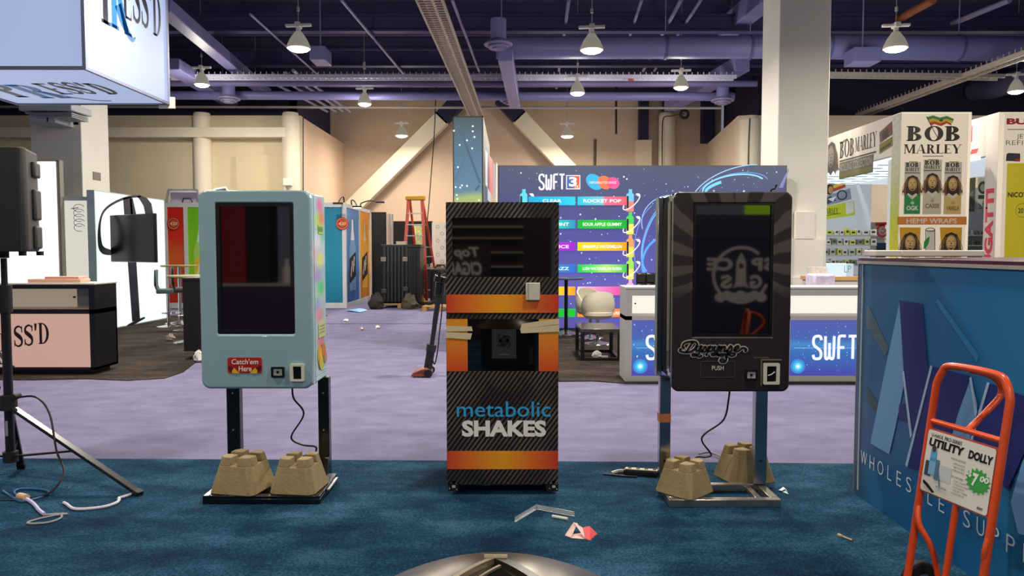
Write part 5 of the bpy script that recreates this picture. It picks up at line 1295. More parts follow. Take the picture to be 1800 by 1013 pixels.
# ================================================================== CENTRE: case on pallet, ladder, drape, vacuum
def pallet(label, c, w, d):
    t = thing('pallet', label, 'pallet', c); mw = mat('#b58a52', .8, nz=.15, nscale=6)
    for k in range(5): y = -d / 2 + .05 + k * (d - .1) / 4; obj('deck_board', M().box(-w / 2, w / 2, y - .05, y + .05, .1, .122), mw, t)
    for x in (-w / 2 + .05, 0, w / 2 - .05): obj('stringer', M().box(x - .05, x + .05, -d / 2, d / 2, 0, .1), mw, t)
pc = G(702, 542); pallet('wooden pallet under the ribbed black case', (pc.x, pc.y + .55, 0), 1.36, 1.1)
def road_case():
    Y = pc.y + .08; x0, x1 = P(666, 0, Y).x, P(716, 0, Y).x; x2 = x1 + .28; z0, z1 = .124, P(0, 432, Y).z
    t = thing('transport_case', 'tall ribbed black transport case standing on a pallet', 'case', ((x0 + x2) / 2, Y + .45, z0)); o = Vector(t.location)
    mk = mat('#17171a', .45); b = M().box(x0, x2, Y + .06, Y + .9, z0, z1)
    obj('shell', b, mk, t, off=o, bevel=.03)
    n = 7
    for k in range(n):
        x = x0 + .03 + (x1 - x0 - .06) * (k + .5) / n
        obj('rib', M().box(x - .035, x + .035, Y, Y + .07, z0 + .03, z1 - .04), mat('#29292d', .4), t, off=o, bevel=.015)
    for k in range(3): obj('rib', M().box(x1 + .04 + .08 * k, x1 + .09 + .08 * k, Y + .03, Y + .07, z0 + .04, z1 - .1), mat('#131315', .5), t, off=o, bevel=.012)
    obj('lid', M().box(x0 - .02, x2 + .02, Y + .03, Y + .92, z1 - .06, z1 + .03), mk, t, off=o, bevel=.02)
    for px, py in ((674, 456), (712, 456), (675, 512), (713, 508)):
        c = P(px, py, Y); obj('latch', M().box(c.x - .07, c.x + .07, Y - .03, Y + .01, c.z - .06, c.z + .06), mat('#9a948a' if py < 480 else '#5f594c', .35, .7), t, off=o, bevel=.01)
    obj('seam', M().box(x0, x1, Y - .004, Y + .002, z0 + .8, z0 + .82).box(x0, x1, Y - .004, Y + .002, z0 + .42, z0 + .44), m_blackm, t, off=o)
    return z1
ztop = road_case()
one('carton', M().box(P(695, 0, 20.3).x, P(712, 0, 20.3).x, 20.1, 20.4, ztop + .031, ztop + .12), mat('#cbb8a0', .7), 'small tan carton lying on top of the black case', 'box')
for a, b_, lab in (((664, 500), (655, 540), 'dark canvas strap bag slumped at the near corner of the pallet'), ((722, 512), (745, 538), 'olive canvas bag slumped between pallet and ladder')):
    pp = P(a[0], 530, pc.y - .12); m = crumple((pp.x, pc.y - .3, 0), .15, .42, a[0])
    one('canvas_bag', m, mat('#2b2822' if a[0] < 700 else '#57503a', .8), lab, 'bag')
cable([P(735, 530, 19.4), P(745, 534, 19.2), P(757, 533, 19.0), P(768, 528, 19.0)], .05, 'thick black hose lying on the carpet before the ladder', '#141416', 4, 'hose', 'hose')
def ladder():
    c = G(742, 527); Y = 21.6; t = thing('step_ladder', 'tall orange fibreglass step ladder with yellow top cap', 'ladder', (P(735, 0, Y).x, Y, 0)); o = Vector(t.location)
    mo = mat('#c8482c', .45); ms = mat('#b8b6b0', .35, .6)
    zt = P(0, 350, Y).z
    def L(px, py, Yy): return P(px, py, Yy)
    fl0, fl1 = L(718, 352, Y), L(742, 352, Y); Yf = Y - .45
    bl, br = Vector((L(706, 545, Yf).x, Yf, 0)), Vector((L(757, 548, Yf).x, Yf, 0))
    br = Vector((L(750, 548, Yf).x, Yf, 0))
    rl = obj('front_rail', M().bar(bl, fl0, .09, .05), mo, t, off=o); obj('front_rail', M().bar(br, fl1, .09, .05), mo, t, off=o)
    b2l, b2r = Vector((L(730, 0, Y).x, Y + .9, 0)), Vector((L(766, 0, Y).x, Y + .9, 0))
    obj('rear_rail', M().bar(b2l, fl0 + Vector((.03, .1, 0)), .06, .04), mo, t, off=o); obj('rear_rail', M().bar(b2r, fl1 + Vector((.0, .1, 0)), .06, .04), mo, t, off=o)
    for k in range(1, 9):
        f = k / 9.2; p = bl + (fl0 - bl) * f; q = br + (fl1 - br) * f
        obj('step', M().bar(p, q, .1, .03), ms, t, off=o)
        if k % 2: obj('rear_brace', M().bar(b2l + (fl0 - b2l) * f, b2r + (fl1 - b2r) * f, .03, .03), ms, t, off=o)
    obj('top_cap', M().box(fl0.x - .08, fl1.x + .08, Y - .1, Y + .22, zt - .03, zt + .09), mat('#d8a020', .5), t, off=o, bevel=.02)
    obj('spreader', M().bar(bl + (fl0 - bl) * .45, b2l + (fl0 - b2l) * .45, .03, .02).bar(br + (fl1 - br) * .45, b2r + (fl1 - b2r) * .45, .03, .02), ms, t, off=o)
ladder()
Y = 23.6; zt = P(0, 373, Y).z
one('black_drape', M().box(P(649, 0, Y).x, P(675, 0, Y).x, Y, Y + .1, 0, zt), mat('#0d0c0f', .85, nz=.3, nscale=20), 'tall black drape panel beside the orange bottle panel', 'drape')
for k, px in enumerate((680, 685.5)):
    x = P(px, 0, 23).x; one('drape_pole', M().cyl((x, 23, 0), (x, 23, P(0, 376 + k, 23).z), .045, n=12), mat('#b6b2ac', .3, .4), ('pale upright pole next to the black drape panel', 'second pale upright pole, nearer the black case lid')[k], 'pole')
Y = 26.5; one('black_drape', M().box(P(688, 0, Y).x, P(758, 0, Y).x, Y, Y + .1, 0, P(0, 389, Y).z), mat('#171416', .85, nz=.3, nscale=14), 'low wide black drape behind the orange ladder', 'drape')
def patterned():
    Y = 25.5; x0, x1 = P(757, 0, Y).x, P(850, 0, Y).x; z1 = P(0, 391, Y).z
    t = thing('patterned_screen', 'pale display screen with grey ring pattern behind the ladder', 'screen', ((x0 + x1) / 2, Y, 0)); o = Vector(t.location)
    obj('panel', M().box(x0, x1, Y, Y + .08, 0, z1), mat('#cfc6ba', .7), t, off=o)
    F = Flat((0, Y - .001, 0), (1, 0, 0), (0, 0, 1), off=o)
    for r in range(7):
        for c in range(6):
            x = x0 + .2 + c * .3 + .15 * (r % 2); z = z1 - .15 - r * .24
            if x < x1 - .1: F.arc(x, z, .055, .055, 0, 360, .025, '#a59c92', 1, 14)
    for k in range(5): F.rect(x0 + .08 + k * .4, .1, x0 + .1 + k * .4, z1, '#dcd5cc', 1)
    F.build('ring_print', t)
patterned()
Y = 23.4; 
t = thing('work_table', 'black skirted table with tools behind the ladder foot', 'table', (P(768, 0, Y).x, Y + .4, 0)); 
obj('tabletop', M().box(-.7, .9, -.4, .4, P(0, 470, Y).z - .03, P(0, 470, Y).z), mat('#8d7f5c', .6), t)
obj('skirt', M().box(-.66, .86, -.36, .36, 0, P(0, 470, Y).z - .03), mat('#141215', .8), t)
for k, (dx, hh, c) in enumerate(((-.4, .09, '#6d6a58'), (-.2, .12, '#a8a49a'), (0.0, .08, '#3a3a3c'), (.2, .1, '#8a7a5a'), (.38, .09, '#555a60'))):
    x = P(768, 0, Y).x + dx; z = P(0, 470, Y).z
    one('tool_box', M().box(x - .07, x + .07, Y + .1, Y + .3, z, z + hh), mat(c, .5), ('small olive box first on the skirted table', 'pale taller box second on the skirted table', 'low dark box in the middle of the skirted table', 'tan box fourth on the skirted table', 'grey-blue box last on the skirted table')[k], 'box', bevel=.008)
# lime cartons seen through the ladder
Y = 24.2; x0, x1 = P(724, 0, Y).x, P(742, 0, Y).x
zc = 0
t = thing('carton_shelf', 'dark stand seen through the ladder carrying pale green cartons', 'stand', ((x0 + x1) / 2, Y + .2, 0)); obj('shelf_body', M().box(-(x1 - x0) / 2 - .05, (x1 - x0) / 2 + .05, -.2, .2, 0, P(0, 432, Y).z), mat('#1a181a', .7), t)
for k, (za, zb) in enumerate(((431, 414), (413, 397))):
    one('carton', M().box(x0, x1, Y + .05, Y + .35, P(0, za + 1, Y).z if k == 0 else P(0, 414, Y).z, P(0, zb, Y).z), mat('#b9b878' if k else '#a8a878', .6, nz=.3, nscale=12), ('lower pale green carton seen through the ladder', 'upper pale green carton seen through the ladder')[k], 'box', bevel=.01)
Y = 22.6
t = thing('equipment_case', 'dark padded case leaning behind the vacuum handle', 'case', (P(772, 0, 21).x, 21.0, 0)); obj('case_body', M().box(-.28, .5, -.2, .2, 0, P(0, 472, 21).z), mat('#242226', .6), t, bevel=.05); obj('case_handle', M().tube([(-.15, 0, P(0, 472, 21).z - .01), (-.1, 0, P(0, 466, 21).z), (.1, 0, P(0, 466, 21).z), (.15, 0, P(0, 472, 21).z - .01)], .02, 8), m_blackm, t)
pallet('bare wooden pallet on the floor past the ladder foot', (P(772, 0, 18.6).x, 18.9, 0), .9, .8)
one('floor_sign', M().prism([(-.18, 0), (.18, 0), (.0, .34)], P(0, 0, 20).y - .01, 20.01, 'y').xf(Matrix.Translation((P(738, 0, 20).x, 0, 0))), mat('#d8b028', .6), 'small yellow folded card standing by the ladder foot', 'sign')
def vacuum():
    b = G(742, 661); o = Vector((b.x, b.y, 0)); t = thing('vacuum_cleaner', 'upright black and red vacuum sweeper standing on the lilac carpet', 'vacuum cleaner', o)
    Yb = b.y
    hd = M(); xl, xr = P(722, 0, Yb).x, P(760, 0, Yb).x
    hd.prism([(xl, .01), (xr - .04, .01), (xr - .02, .06), (xr - .08, .11), (xl + .1, .10), (xl, .05)], Yb - .12, Yb + .14, 'y')
    obj('floor_head', hd, mat('#7e3a34', .4), t, off=o, bevel=.015)
    obj('head_bumper', M().box(xl - .006, xr - .05, Yb - .13, Yb - .115, .012, .04), mat('#9a4a40', .5), t, off=o)
    obj('wheel', M().cyl((xr - .06, Yb - .15, .05), (xr - .06, Yb - .12, .05), .05, n=18), m_blackm, t, off=o); obj('wheel', M().cyl((xr - .06, Yb + .14, .05), (xr - .06, Yb + .17, .05), .05, n=18), m_blackm, t, off=o)
    a = P(752, 645, Yb); c = P(757, 618, Yb); d = P(766, 560, Yb); e = P(772, 520, Yb); f = P(774, 497, Yb); g_ = P(779, 472, Yb)
    obj('neck', M().tube([Vector((a.x, a.y, .09)), c], .05, 12), m_blackm, t, off=o)
    obj('motor_body', M().tube([c, P(759, 606, Yb)], .06, 14), mat('#26262a', .4), t, off=o)
    obj('tube', M().tube([P(759, 606, Yb), e], .028, 12), mat('#34343a', .3, .4), t, off=o)
    obj('dust_bin', M().tube([e, f], .06, 14).tube([f, P(777, 486, Yb)], .09, 14), m_black, t, off=o, bevel=.01)
    obj('handle', M().tube([P(770, 492, Yb), P(773, 480, Yb), P(786, 478, Yb), P(790, 486, Yb)], .022, 10), m_black, t, off=o)
    obj('power_lead', M().tube([Vector(p) for p in smooth_pts([tuple(P(*q, Yb)) for q in ((776, 500), (777, 540), (772, 590), (768, 625), (763, 640), (758, 610), (762, 560), (770, 510))], 6)], .008, 6), m_blackm, t, off=o)
vacuum()
# scraps on the aisle carpet
def film(px, py, w, h, col, label, n=9):
    m = M(); c = G(px, py); pts = []
    for i in range(n):
        a = 2 * PI * i / n; r = .6 + .4 * random.random(); q = G(px + w * r * math.cos(a), py + h * r * math.sin(a)); pts.append((q.x, q.y))
    top = [(x, y, .012 + .03 * random.random()) for x, y in pts]
    m.add([(c.x, c.y, .06)] + top, [(0, 1 + i, 1 + (i + 1) % n) for i in range(n)]); m.add([(x, y, .001) for x, y in pts], [tuple(range(n))])
    return one('plastic_film' if w > 12 else 'paper_scrap', m, mat(col, .4), label, 'litter', smooth=False)
film(628, 547, 24, 3.5, '#7fb4e8', 'crumpled light blue plastic film on the floor by the booth corner')
film(608, 565, 6, 2, '#e2dfdc', 'white scrap on the carpet short of the blue film'); film(664, 577, 5, 3, '#e8e4e0', 'white crumpled scrap on the lilac carpet before the pallet')
film(636, 580, 4, 2, '#c8a8a0', 'tiny pinkish scrap on the lilac carpet before the pallet')
one('floor_seam', M().box(G(600, 569.5).x - 1, G(800, 569.5).x, 15.3, 15.38, 0, .003), mat('#3f3b58', .9), 'dark straight seam across the lilac carpet before the pallet', 'carpet seam')
# ================================================================== PURPLE LIGHTBOX BOOTH
def star_field(F, x0, z0, x1, z1, n, L, seed, rmin=.006, rmax=.02, em=None):
    r_ = random.Random(seed)
    for _ in range(n):
        x = r_.uniform(x0, x1); z = r_.uniform(z0, z1); r = rmin + (rmax - rmin) * r_.random() ** 3
        F.ell(x, z, r, r, r_.choice(['#ffffff', '#cfd8ff', '#b8c4ff']), L, n=6, em=em)
def backlit(nm, stops, zlo, zhi, em, noise=.08):
    m, nt, b, tc = nodemat(nm, .4, .3)
    sp = nt.nodes.new('ShaderNodeSeparateXYZ'); nt.links.new(tc.outputs['Object'], sp.inputs[0])
    n = nt.nodes.new('ShaderNodeTexNoise'); n.inputs['Scale'].default_value = .9; nt.links.new(tc.outputs['Object'], n.inputs['Vector'])
    u = nt.nodes.new('ShaderNodeMapRange'); u.inputs[1].default_value = zlo; u.inputs[2].default_value = zhi; nt.links.new(sp.outputs['Z'], u.inputs[0])
    f = mathn(nt, 'ADD', u.outputs[0], mathn(nt, 'MULTIPLY', mathn(nt, 'SUBTRACT', n.outputs['Fac'], .5), noise * 4))
    c = ramp(nt, f, stops)
    nt.links.new(mixc(nt, .75, c, (0, 0, 0, 1)), b.inputs['Base Color'])
    nt.links.new(c, b.inputs['Emission Color']); b.inputs['Emission Strength'].default_value = em
    return m
def light_wall():
    Y = 14.2; x0, x1 = P(877, 0, Y).x, P(1387, 0, Y).x; z1 = P(0, 292.5, Y).z
    t = thing('lightbox_wall', 'purple starry backlit wall with rows of coloured flavour bars', 'display wall', ((x0 + x1) / 2, Y, CARP)); o = Vector(t.location)
    obj('wall_frame', M().box(x0 - .03, x1 + .03, Y + .02, Y + .2, CARP, z1 + .02), mat('#6a675f', .5), t, off=o, smooth=False)
    face = obj('backlit_print', M().box(x0, x1, Y, Y + .02, CARP + .02, z1), backlit('starry_print', [(0, '#5e5aa8'), (.3, '#625eb2'), (.55, '#56549f'), (.8, '#4e547f'), (1, '#565c74')], 0, z1, .95), t, off=o, smooth=False)
    F = Flat((0, Y - .001, 0), (1, 0, 0), (0, 0, 1), em=.95, off=o); E = F
    star_field(F, x0 + .05, .1, x1 - .05, z1 - .05, 260, 1, 3)
    # planet orbits at right
    q = lambda pts: [F.q(*p) for p in pts]
    def orbit(cx, cy, rx, ry, a0, a1, w, c, rot=0):
        c0 = F.q(cx, cy); k = Y / FPX; F.arc(c0[0], c0[1], rx * k, ry * k, a0, a1, w * k, c, 2, 30, rot=rot)
    for a in ((1290, 330, 55, 22, 20, 200, 2.5, '#9fe0ff', .15), (1290, 332, 62, 26, 10, 190, 1.2, '#6fb0ff', .2), (1300, 345, 90, 50, 60, 200, 1.6, '#a8d8ff', .3), (1160, 420, 26, 62, 100, 260, 2.2, '#6fb8ff', -.3),
              (1166, 420, 34, 70, 90, 270, 1.0, '#8fc8ff', -.3), (1170, 460, 40, 46, 70, 230, 4.0, '#5fa8f8', -.4), (1178, 390, 50, 46, 80, 190, 1.4, '#9fd0ff', .1), (1175, 440, 60, 90, 120, 240, .8, '#8fb8ff', 0), (1270, 328, 30, 8, 90, 190, 5, '#7fd8ff', .3)):
        orbit(*a)
    F.poly(q([(1369, 330), (1386, 296), (1387, 299), (1376, 330)]), '#8088b8', 1)
    swft(F, 947, 307, 993, 333, .035, '#f2f2f6', L=3)
    F.rect(995, 308, 1020, 333, '#f4f0ee', 3, px=True); F.poly(q([(996.5, 309.5), (1008, 309.5), (1008, 331.5), (996.5, 331.5)]), '#4a6ab0', 4); F.poly(q([(1008, 309.5), (1018.5, 309.5), (1018.5, 331.5), (1008, 331.5)]), '#e0603a', 4)
    F.text('3', *F.q(1000, 328), *F.q(1014, 311), '#fbf6f2', .04, 0, 5); F.text('TK', *F.q(1009, 331), *F.q(1018, 326), '#fbf6f2', .01, 0, 5)
    for cx, cy, rx, ry, c, rot in ((1045, 320, 15, 12, '#34b8ee', -.7), (1063, 321, 12, 11, '#f07850', -.6), (1078, 322, 10, 10, '#ee5a9a', -.5)):
        c0 = F.q(cx, cy); F.ell(c0[0], c0[1], rx * Y / FPX * 1.1, ry * Y / FPX, c, 3 if cx < 1050 else 4, rot=rot)
    F.text('DISPOSABLE POD DEVICE', *F.q(1036, 323), *F.q(1083, 319), '#f4e8f0', .01, 0, 6)
    F.build('wall_graphics', face)
    # glowing flavour bars
    def bar(px0, px1, py0, py1, stops, txt):
        a = P(px0, py1, Y); b_ = P(px1, py0, Y); yy = Y - .06
        m, nt, b, tc = nodemat('bar_glow', .4, .3)
        sp = nt.nodes.new('ShaderNodeSeparateXYZ'); nt.links.new(tc.outputs['Object'], sp.inputs[0])
        u = nt.nodes.new('ShaderNodeMapRange'); u.inputs[1].default_value = a.x - o.x; u.inputs[2].default_value = b_.x - o.x; nt.links.new(sp.outputs['X'], u.inputs[0])
        c = ramp(nt, u.outputs[0], stops); nt.links.new(c, b.inputs['Emission Color']); nt.links.new(mixc(nt, .8, c, (0, 0, 0, 1)), b.inputs['Base Color']); b.inputs['Emission Strength'].default_value = 1.05
        br = obj('flavour_bar', M().box(a.x, b_.x, yy, Y, a.z, b_.z), m, t, off=o, bevel=.008)
        if txt:
            F2 = Flat((0, yy - .001, 0), (1, 0, 0), (0, 0, 1), em=.95, off=o); h = b_.z - a.z; w = b_.x - a.x
            wd = min(w * .8, .09 * len(txt) * .8); cx = (a.x + b_.x) / 2
            F2.text(txt, cx - wd / 2, a.z + h * .3, cx + wd / 2, a.z + h * .68, '#ffffff', .02, 0, 1); F2.build('bar_lettering', br)
    rows = [(346, 361, [(0, '#18a8d8'), (.6, '#28c0e8'), (1, '#30d0e0')], 'CLEAR', [(0, '#20c8e0'), (.5, '#78c8d8'), (.55, '#f07090'), (1, '#f06070')], 'ROCKET POP'),
            (387, 402, [(0, '#20c0a0'), (.6, '#28d0b8'), (1, '#3090c0')], 'COOL MINT', [(0, '#18b040'), (.5, '#28c830'), (1, '#18a838')], 'SOUR APPLE GUMMY'),
            (426, 441, [(0, '#c030c0'), (1, '#a028d0')], 'GRAPE ICE', [(0, '#f8d818'), (.5, '#f4c820'), (1, '#f0a020')], 'PINEAPPLE WATERMELON'),
            (465, 479, [(0, '#28b0c8'), (1, '#3070d0')], 'BLUE RAZZ', [(0, '#28c850'), (.3, '#50e060'), (.6, '#b0e870'), (1, '#30c850')], 'LUSH WATERMELON BUBBA'),
            (504, 519, [(0, '#f8e050'), (.6, '#ffd040'), (1, '#ffa020')], None, [(0, '#f8c0d8'), (.5, '#f080c0'), (1, '#e83898')], None),
            (543, 557, [(0, '#18b030'), (1, '#20c838')], None, [(0, '#f89020'), (.5, '#f8a850'), (1, '#f87818')], 'GEORGIA PEACH BURST')]
    for y0, y1, s0, t0, s1, t1 in rows:
        bar(929, 1011, y0, y1, s0, t0); bar(1015, 1101, y0, y1, s1, t1)
    # device silhouettes with orbit rings
    F3 = Flat((0, Y - .004, 0), (1, 0, 0), (0, 0, 1), em=1.0, off=o); k = Y / FPX
    for cx, ys, cols in ((1108, (354, 394, 434, 473, 512, 550), (('#6fc8f0', '#f08080'), ('#48d060', '#e8e060'), ('#f0a060', '#f8d850'), ('#a0e060', '#f8e070'), ('#f8b0d0', '#f8c8b8'), ('#f8a048', '#f8c078'))), (921, (354,), (('#60d8e8', '#70e8e0'),))):
        for cy, (c1, c2) in zip(ys, cols):
            z = F3.q(cx, cy)
            F3.poly([(z[0] - 7 * k, z[1] - 18 * k), (z[0] + 6 * k, z[1] - 18 * k), (z[0] + 6 * k, z[1]), (z[0] - 7 * k, z[1])], c2, 2)
            F3.poly([(z[0] - 7 * k, z[1]), (z[0] + 6 * k, z[1]), (z[0] + 6 * k, z[1] + 12 * k), (z[0] + 3 * k, z[1] + 15 * k), (z[0] + 3 * k, z[1] + 21 * k), (z[0] - 3 * k, z[1] + 21 * k), (z[0] - 3 * k, z[1] + 15 * k), (z[0] - 7 * k, z[1] + 12 * k)], c1, 2)
            F3.rect(z[0] - 6.5 * k, z[1] - 12 * k, z[0] - 3 * k, z[1] + 9 * k, '#28242c', 3)
            F3.arc(z[0] + 2 * k, z[1] - 1 * k, 19 * k, 7 * k, 130, 400, 1.8 * k, '#eef0ff', 4, 22, rot=.75)
            F3.ell(z[0] + 14 * k, z[1] + 11 * k, 2.4 * k, 2.4 * k, '#ffffff', 4)
    F3.build('device_print', face)
light_wall()
def tower():
    Yf, Yb = 11.0, 14.1; x1 = P(849, 0, Yf).x; x0 = P(795, 0, Yf).x; z1 = P(0, 204, Yf).z
    t = thing('lightbox_tower', 'tall narrow starry lightbox tower rising behind the orange cabinet', 'lightbox tower', ((x0 + x1) / 2, (Yf + Yb) / 2, CARP)); o = Vector(t.location)
    obj('tower_frame', M().box(x0, x1, Yf + .02, Yb, CARP, z1), mat('#8b8474', .55), t, off=o, smooth=False)
    obj('edge_trim', M().box(x0, x0 + .015, Yf, Yf + .03, CARP, z1).box(x1 - .02, x1, Yf, Yf + .03, CARP, z1).box(x0, x1, Yf, Yf + .03, z1 - .02, z1), mat('#2a2a2c', .5), t, off=o)
    obj('front_print', M().box(x0 + .015, x1 - .02, Yf + .002, Yf + .021, CARP + .02, z1 - .02), backlit('tower_print', [(0, '#a8c070'), (.6, '#b0bc70'), (.665, '#a8bc78'), (.69, '#68889c'), (.75, '#60809c'), (.9, '#56707f'), (1, '#4c5a5e')], 0, z1, .8, .02), t, off=o, smooth=False)
    F = Flat((0, Yf + .001, 0), (1, 0, 0), (0, 0, 1), em=.9, off=o)
    for px, py in ((831, 222), (831, 231), (834, 241), (821, 247), (808, 255), (830, 261), (798, 230), (805, 294), (801, 329), (809, 330), (812, 326), (821, 327), (842, 352), (803, 343), (804, 350)):
        c = F.q(px, py); F.ell(c[0], c[1], .014, .014, '#f0f6ff', 2, n=10)
    F.stroke([F.q(806, 220), F.q(844, 322)], .03, '#4c6276', 1); F.stroke([F.q(834, 235), F.q(800, 318)], .025, '#557086', 1)
    F.stroke([F.q(843, 325), F.q(836, 335)], .03, '#4c6276', 1)
    F.build('star_print', t)
    # side facing the aisle
    F = Flat((x1 + .001, 0, 0), (0, 1, 0), (0, 0, 1), em=.6, off=o)
    F.rect(Yf + .25, .1, Yb - .05, z1 - .25, '#6f7484', 1, em=.35)
    F.poly([F.q(*p) for p in ((853, 263), (857, 270), (857, 330), (853, 325))], '#f0ece4', 2)
    F.poly([F.q(*p) for p in ((859, 272), (866, 282), (866, 345), (859, 335))], '#e0787c', 2)
    F.poly([F.q(*p) for p in ((867, 285), (870, 290), (870, 352), (867, 348))], '#a8a8c0', 2)
    F.poly([F.q(*p) for p in ((872, 285), (875, 290), (875, 358), (872, 355))], '#f4f0ea', 2)
    F.poly([F.q(*p) for p in ((857, 330), (862, 338), (862, 356), (857, 352))], '#dfe4f0', 2)
    F.build('side_print', t)
tower()
def lit_counter(label, px0, px1, text_px, Yc=8.5):
    x0, x1 = P(px0, 0, Yc).x, P(px1, 0, Yc).x; y1 = Yc + .45; zt = P(0, 508, Yc).z
    t = thing('display_counter', label, 'counter', ((x0 + x1) / 2, Yc + .22, CARP)); o = Vector(t.location)
    mw = mat('#c3c1b8', .45)
    zA, zB, zC, zD = P(0, 661, Yc).z, P(0, 563, Yc).z, P(0, 556, Yc).z, P(0, 520, Yc).z; w = .075
    b = M().box(x0, x1, Yc, y1, CARP, zA).box(x0, x1, Yc, y1, zB, zC).box(x0, x1, Yc, y1, zD, zt).box(x0, x0 + w, Yc, y1, zA, zD).box(x1 - w, x1, Yc, y1, zA, zD).box(x0 + w, x1 - w, y1 - .03, y1, zA, zB)
    obj('counter_frame', b, mw, t, off=o, smooth=False)
    obj('countertop', M().box(x0 - .004, x1 + .004, Yc - .015, y1 + .015, zt, zt + .02), mat('#d6d4cc', .4), t, off=o)
    obj('display_back', M().box(x0 + w, x1 - w, y1 - .06, y1 - .04, zC, zD), mat('#fbf4e6', .5, em=.95), t, off=o)
    face = obj('lit_print', M().box(x0 + w, x1 - w, Yc + .01, Yc + .03, zA, zB), backlit('counter_print', [(0, '#4a48a8'), (.4, '#3a70b8'), (.55, '#4c8ac8'), (.65, '#4668b0'), (1, '#5a5cae')], zA - CARP, zB - CARP, .9, .05), t, off=o, smooth=False)
    F = Flat((0, Yc + .009, 0), (1, 0, 0), (0, 0, 1), em=.95, off=o)
    star_field(F, x0 + w + .02, zA + .03, x1 - w - .02, zB - .03, 90, 1, px0, .003, .009)
    c = (x0 + w + .1, zA + .11)
    for r, cc in ((.085, '#3f8ed8'), (.06, '#48b8e8'), (.035, '#8ae8f8'), (.016, '#f4ffff')): F.ell(c[0], c[1], r, r, cc, 2 + (r < .08) + (r < .05) + (r < .02))
    F.stroke([(x0 + w + .05, (zA + zB) / 2), (x1 - w - .02, (zA + zB) / 2)], .006, '#7fc0f0', 1)
    swft(F, text_px[0], 591, text_px[1], 631, .033, '#eef2fa', L=6)
    a = F.q(text_px[1] + 3, 611); F.poly([(a[0], a[1] + .03), (a[0] + .04, a[1]), (a[0], a[1] - .03)], '#eef2fa', 6)
    F.build('lettering', face)
    obj('lock_knob', M().cyl((x0 + w + .1, y1 - .07, (zC + zD) / 2), (x0 + w + .1, y1 - .06, (zC + zD) / 2), .01, n=10), m_blackm, t, off=o)
    return t
lit_counter('pale framed display counter with starry lit front between orange cabinet and dark machine', 1104, 1386.5, (1135, 1222))
lit_counter('pale framed display counter with starry lit front between dark machine and blue counter', 1388.5, 1640, (1427, 1508))
def high_table2():
    Y = 13.4; t = high_table('black high table with chrome disc foot before the purple lightbox wall', (P(997, 0, Y).x, Y, CARP), P(0, 488, Y).z - CARP, .33, '#4c5a6a', 'b', 'bar_table')
high_table2()
def shell_chair(label, loc, rz):
    t = thing('swivel_chair', label, 'chair', loc, rz); mc = mat('#ccc5ae', .45)
    sh = M(); n = 14; prof = []
    rows_ = []
    for j in range(7):
        f = j / 6; z = .48 + .36 * f; r = .25 + .03 * math.sin(f * PI); row = []
        for i in range(n + 1):
            a = math.radians(-20 + 220 * i / n); hh = math.sin(math.radians(220 * i / n) * 180 / 220) ** .7
            row.append((r * math.cos(a), r * math.sin(a) * .85, .48 + .38 * f * (.45 + .55 * hh)))
        rows_.append(row)
    vs = [p for r in rows_ for p in r] + [(x * .9, y * .9, z) for r in rows_ for x, y, z in r]
    N1 = (n + 1) * 7; fs = []
    for off in (0, N1):
        for j in range(6):
            for i in range(n): a = off + j * (n + 1) + i; fs.append((a, a + 1, a + n + 2, a + n + 1))
    for i in range(n): a = 6 * (n + 1) + i; fs.append((a, a + 1, N1 + a + 1, N1 + a)); fs.append((i, N1 + i, N1 + i + 1, i + 1))
    for j in range(6):
        for i in (0, n): a = j * (n + 1) + i; fs.append((a, a + n + 1, N1 + a + n + 1, N1 + a))
    obj('shell_back', sh.add(vs, fs), mc, t)
    obj('seat', M().lathe([(.05, .40), (.2, .42), (.25, .47), (.25, .52), (.2, .54), (.02, .545)], n=28), mc, t)
    obj('post', M().cyl((0, 0, .03), (0, 0, .42), .026, n=16), m_chrome, t)
    obj('base_disc', M().lathe([(.22, 0), (.21, .012), (.1, .03), (.03, .06)], n=28), m_chrome, t)
Yc = 12.4; shell_chair('cream shell swivel chair nearer the high table', (P(1041, 0, Yc + .35).x, Yc + .35, CARP), .5)
Yc = 11.95; shell_chair('cream shell swivel chair behind the coffee table, turned with its back out', (P(1054, 0, Yc).x, Yc, CARP), PI + .15)
def coffee_table():
    x0, x1 = P(1024, 0, 10.1).x, P(1097, 0, 10.1).x; y0, y1 = 10.1, 11.0; zt = P(0, 579, 10.1).z
    t = thing('coffee_table', 'low black open coffee table on the dark brown carpet', 'table', ((x0 + x1) / 2, (y0 + y1) / 2, CARP)); o = Vector(t.location); mk = mat('#141215', .3)
    obj('tabletop', M().box(x0, x1, y0, y1, zt - .045, zt), mat('#3b3838', .18, nz=.1), t, off=o, bevel=.004)
    for x in (x0, x1 - .05):
        for y in (y0, y1 - .05): obj('leg', M().box(x, x + .05, y, y + .05, CARP, zt - .045), mk, t, off=o)
    obj('lower_rail', M().box(x0 + .05, x1 - .05, y0 + .005, y0 + .045, CARP, .05).box(x0 + .05, x1 - .05, y1 - .045, y1 - .005, CARP, .05).box(x0 + .005, x0 + .045, y0 + .05, y1 - .05, CARP, .05).box(x1 - .045, x1 - .005, y0 + .05, y1 - .05, CARP, .05), mk, t, off=o)
    c = Vector(((x0 + x1) / 2 - .02, y0 + .35, CARP)); m = crumple(c, .055, .09, 5).box(c.x + .06, c.x + .16, c.y - .02, c.y + .02, CARP, .03)
    one('crumpled_paper', m, mat('#e2ddd0', .7), 'crumpled white paper under the low black coffee table', 'litter')
coffee_table()
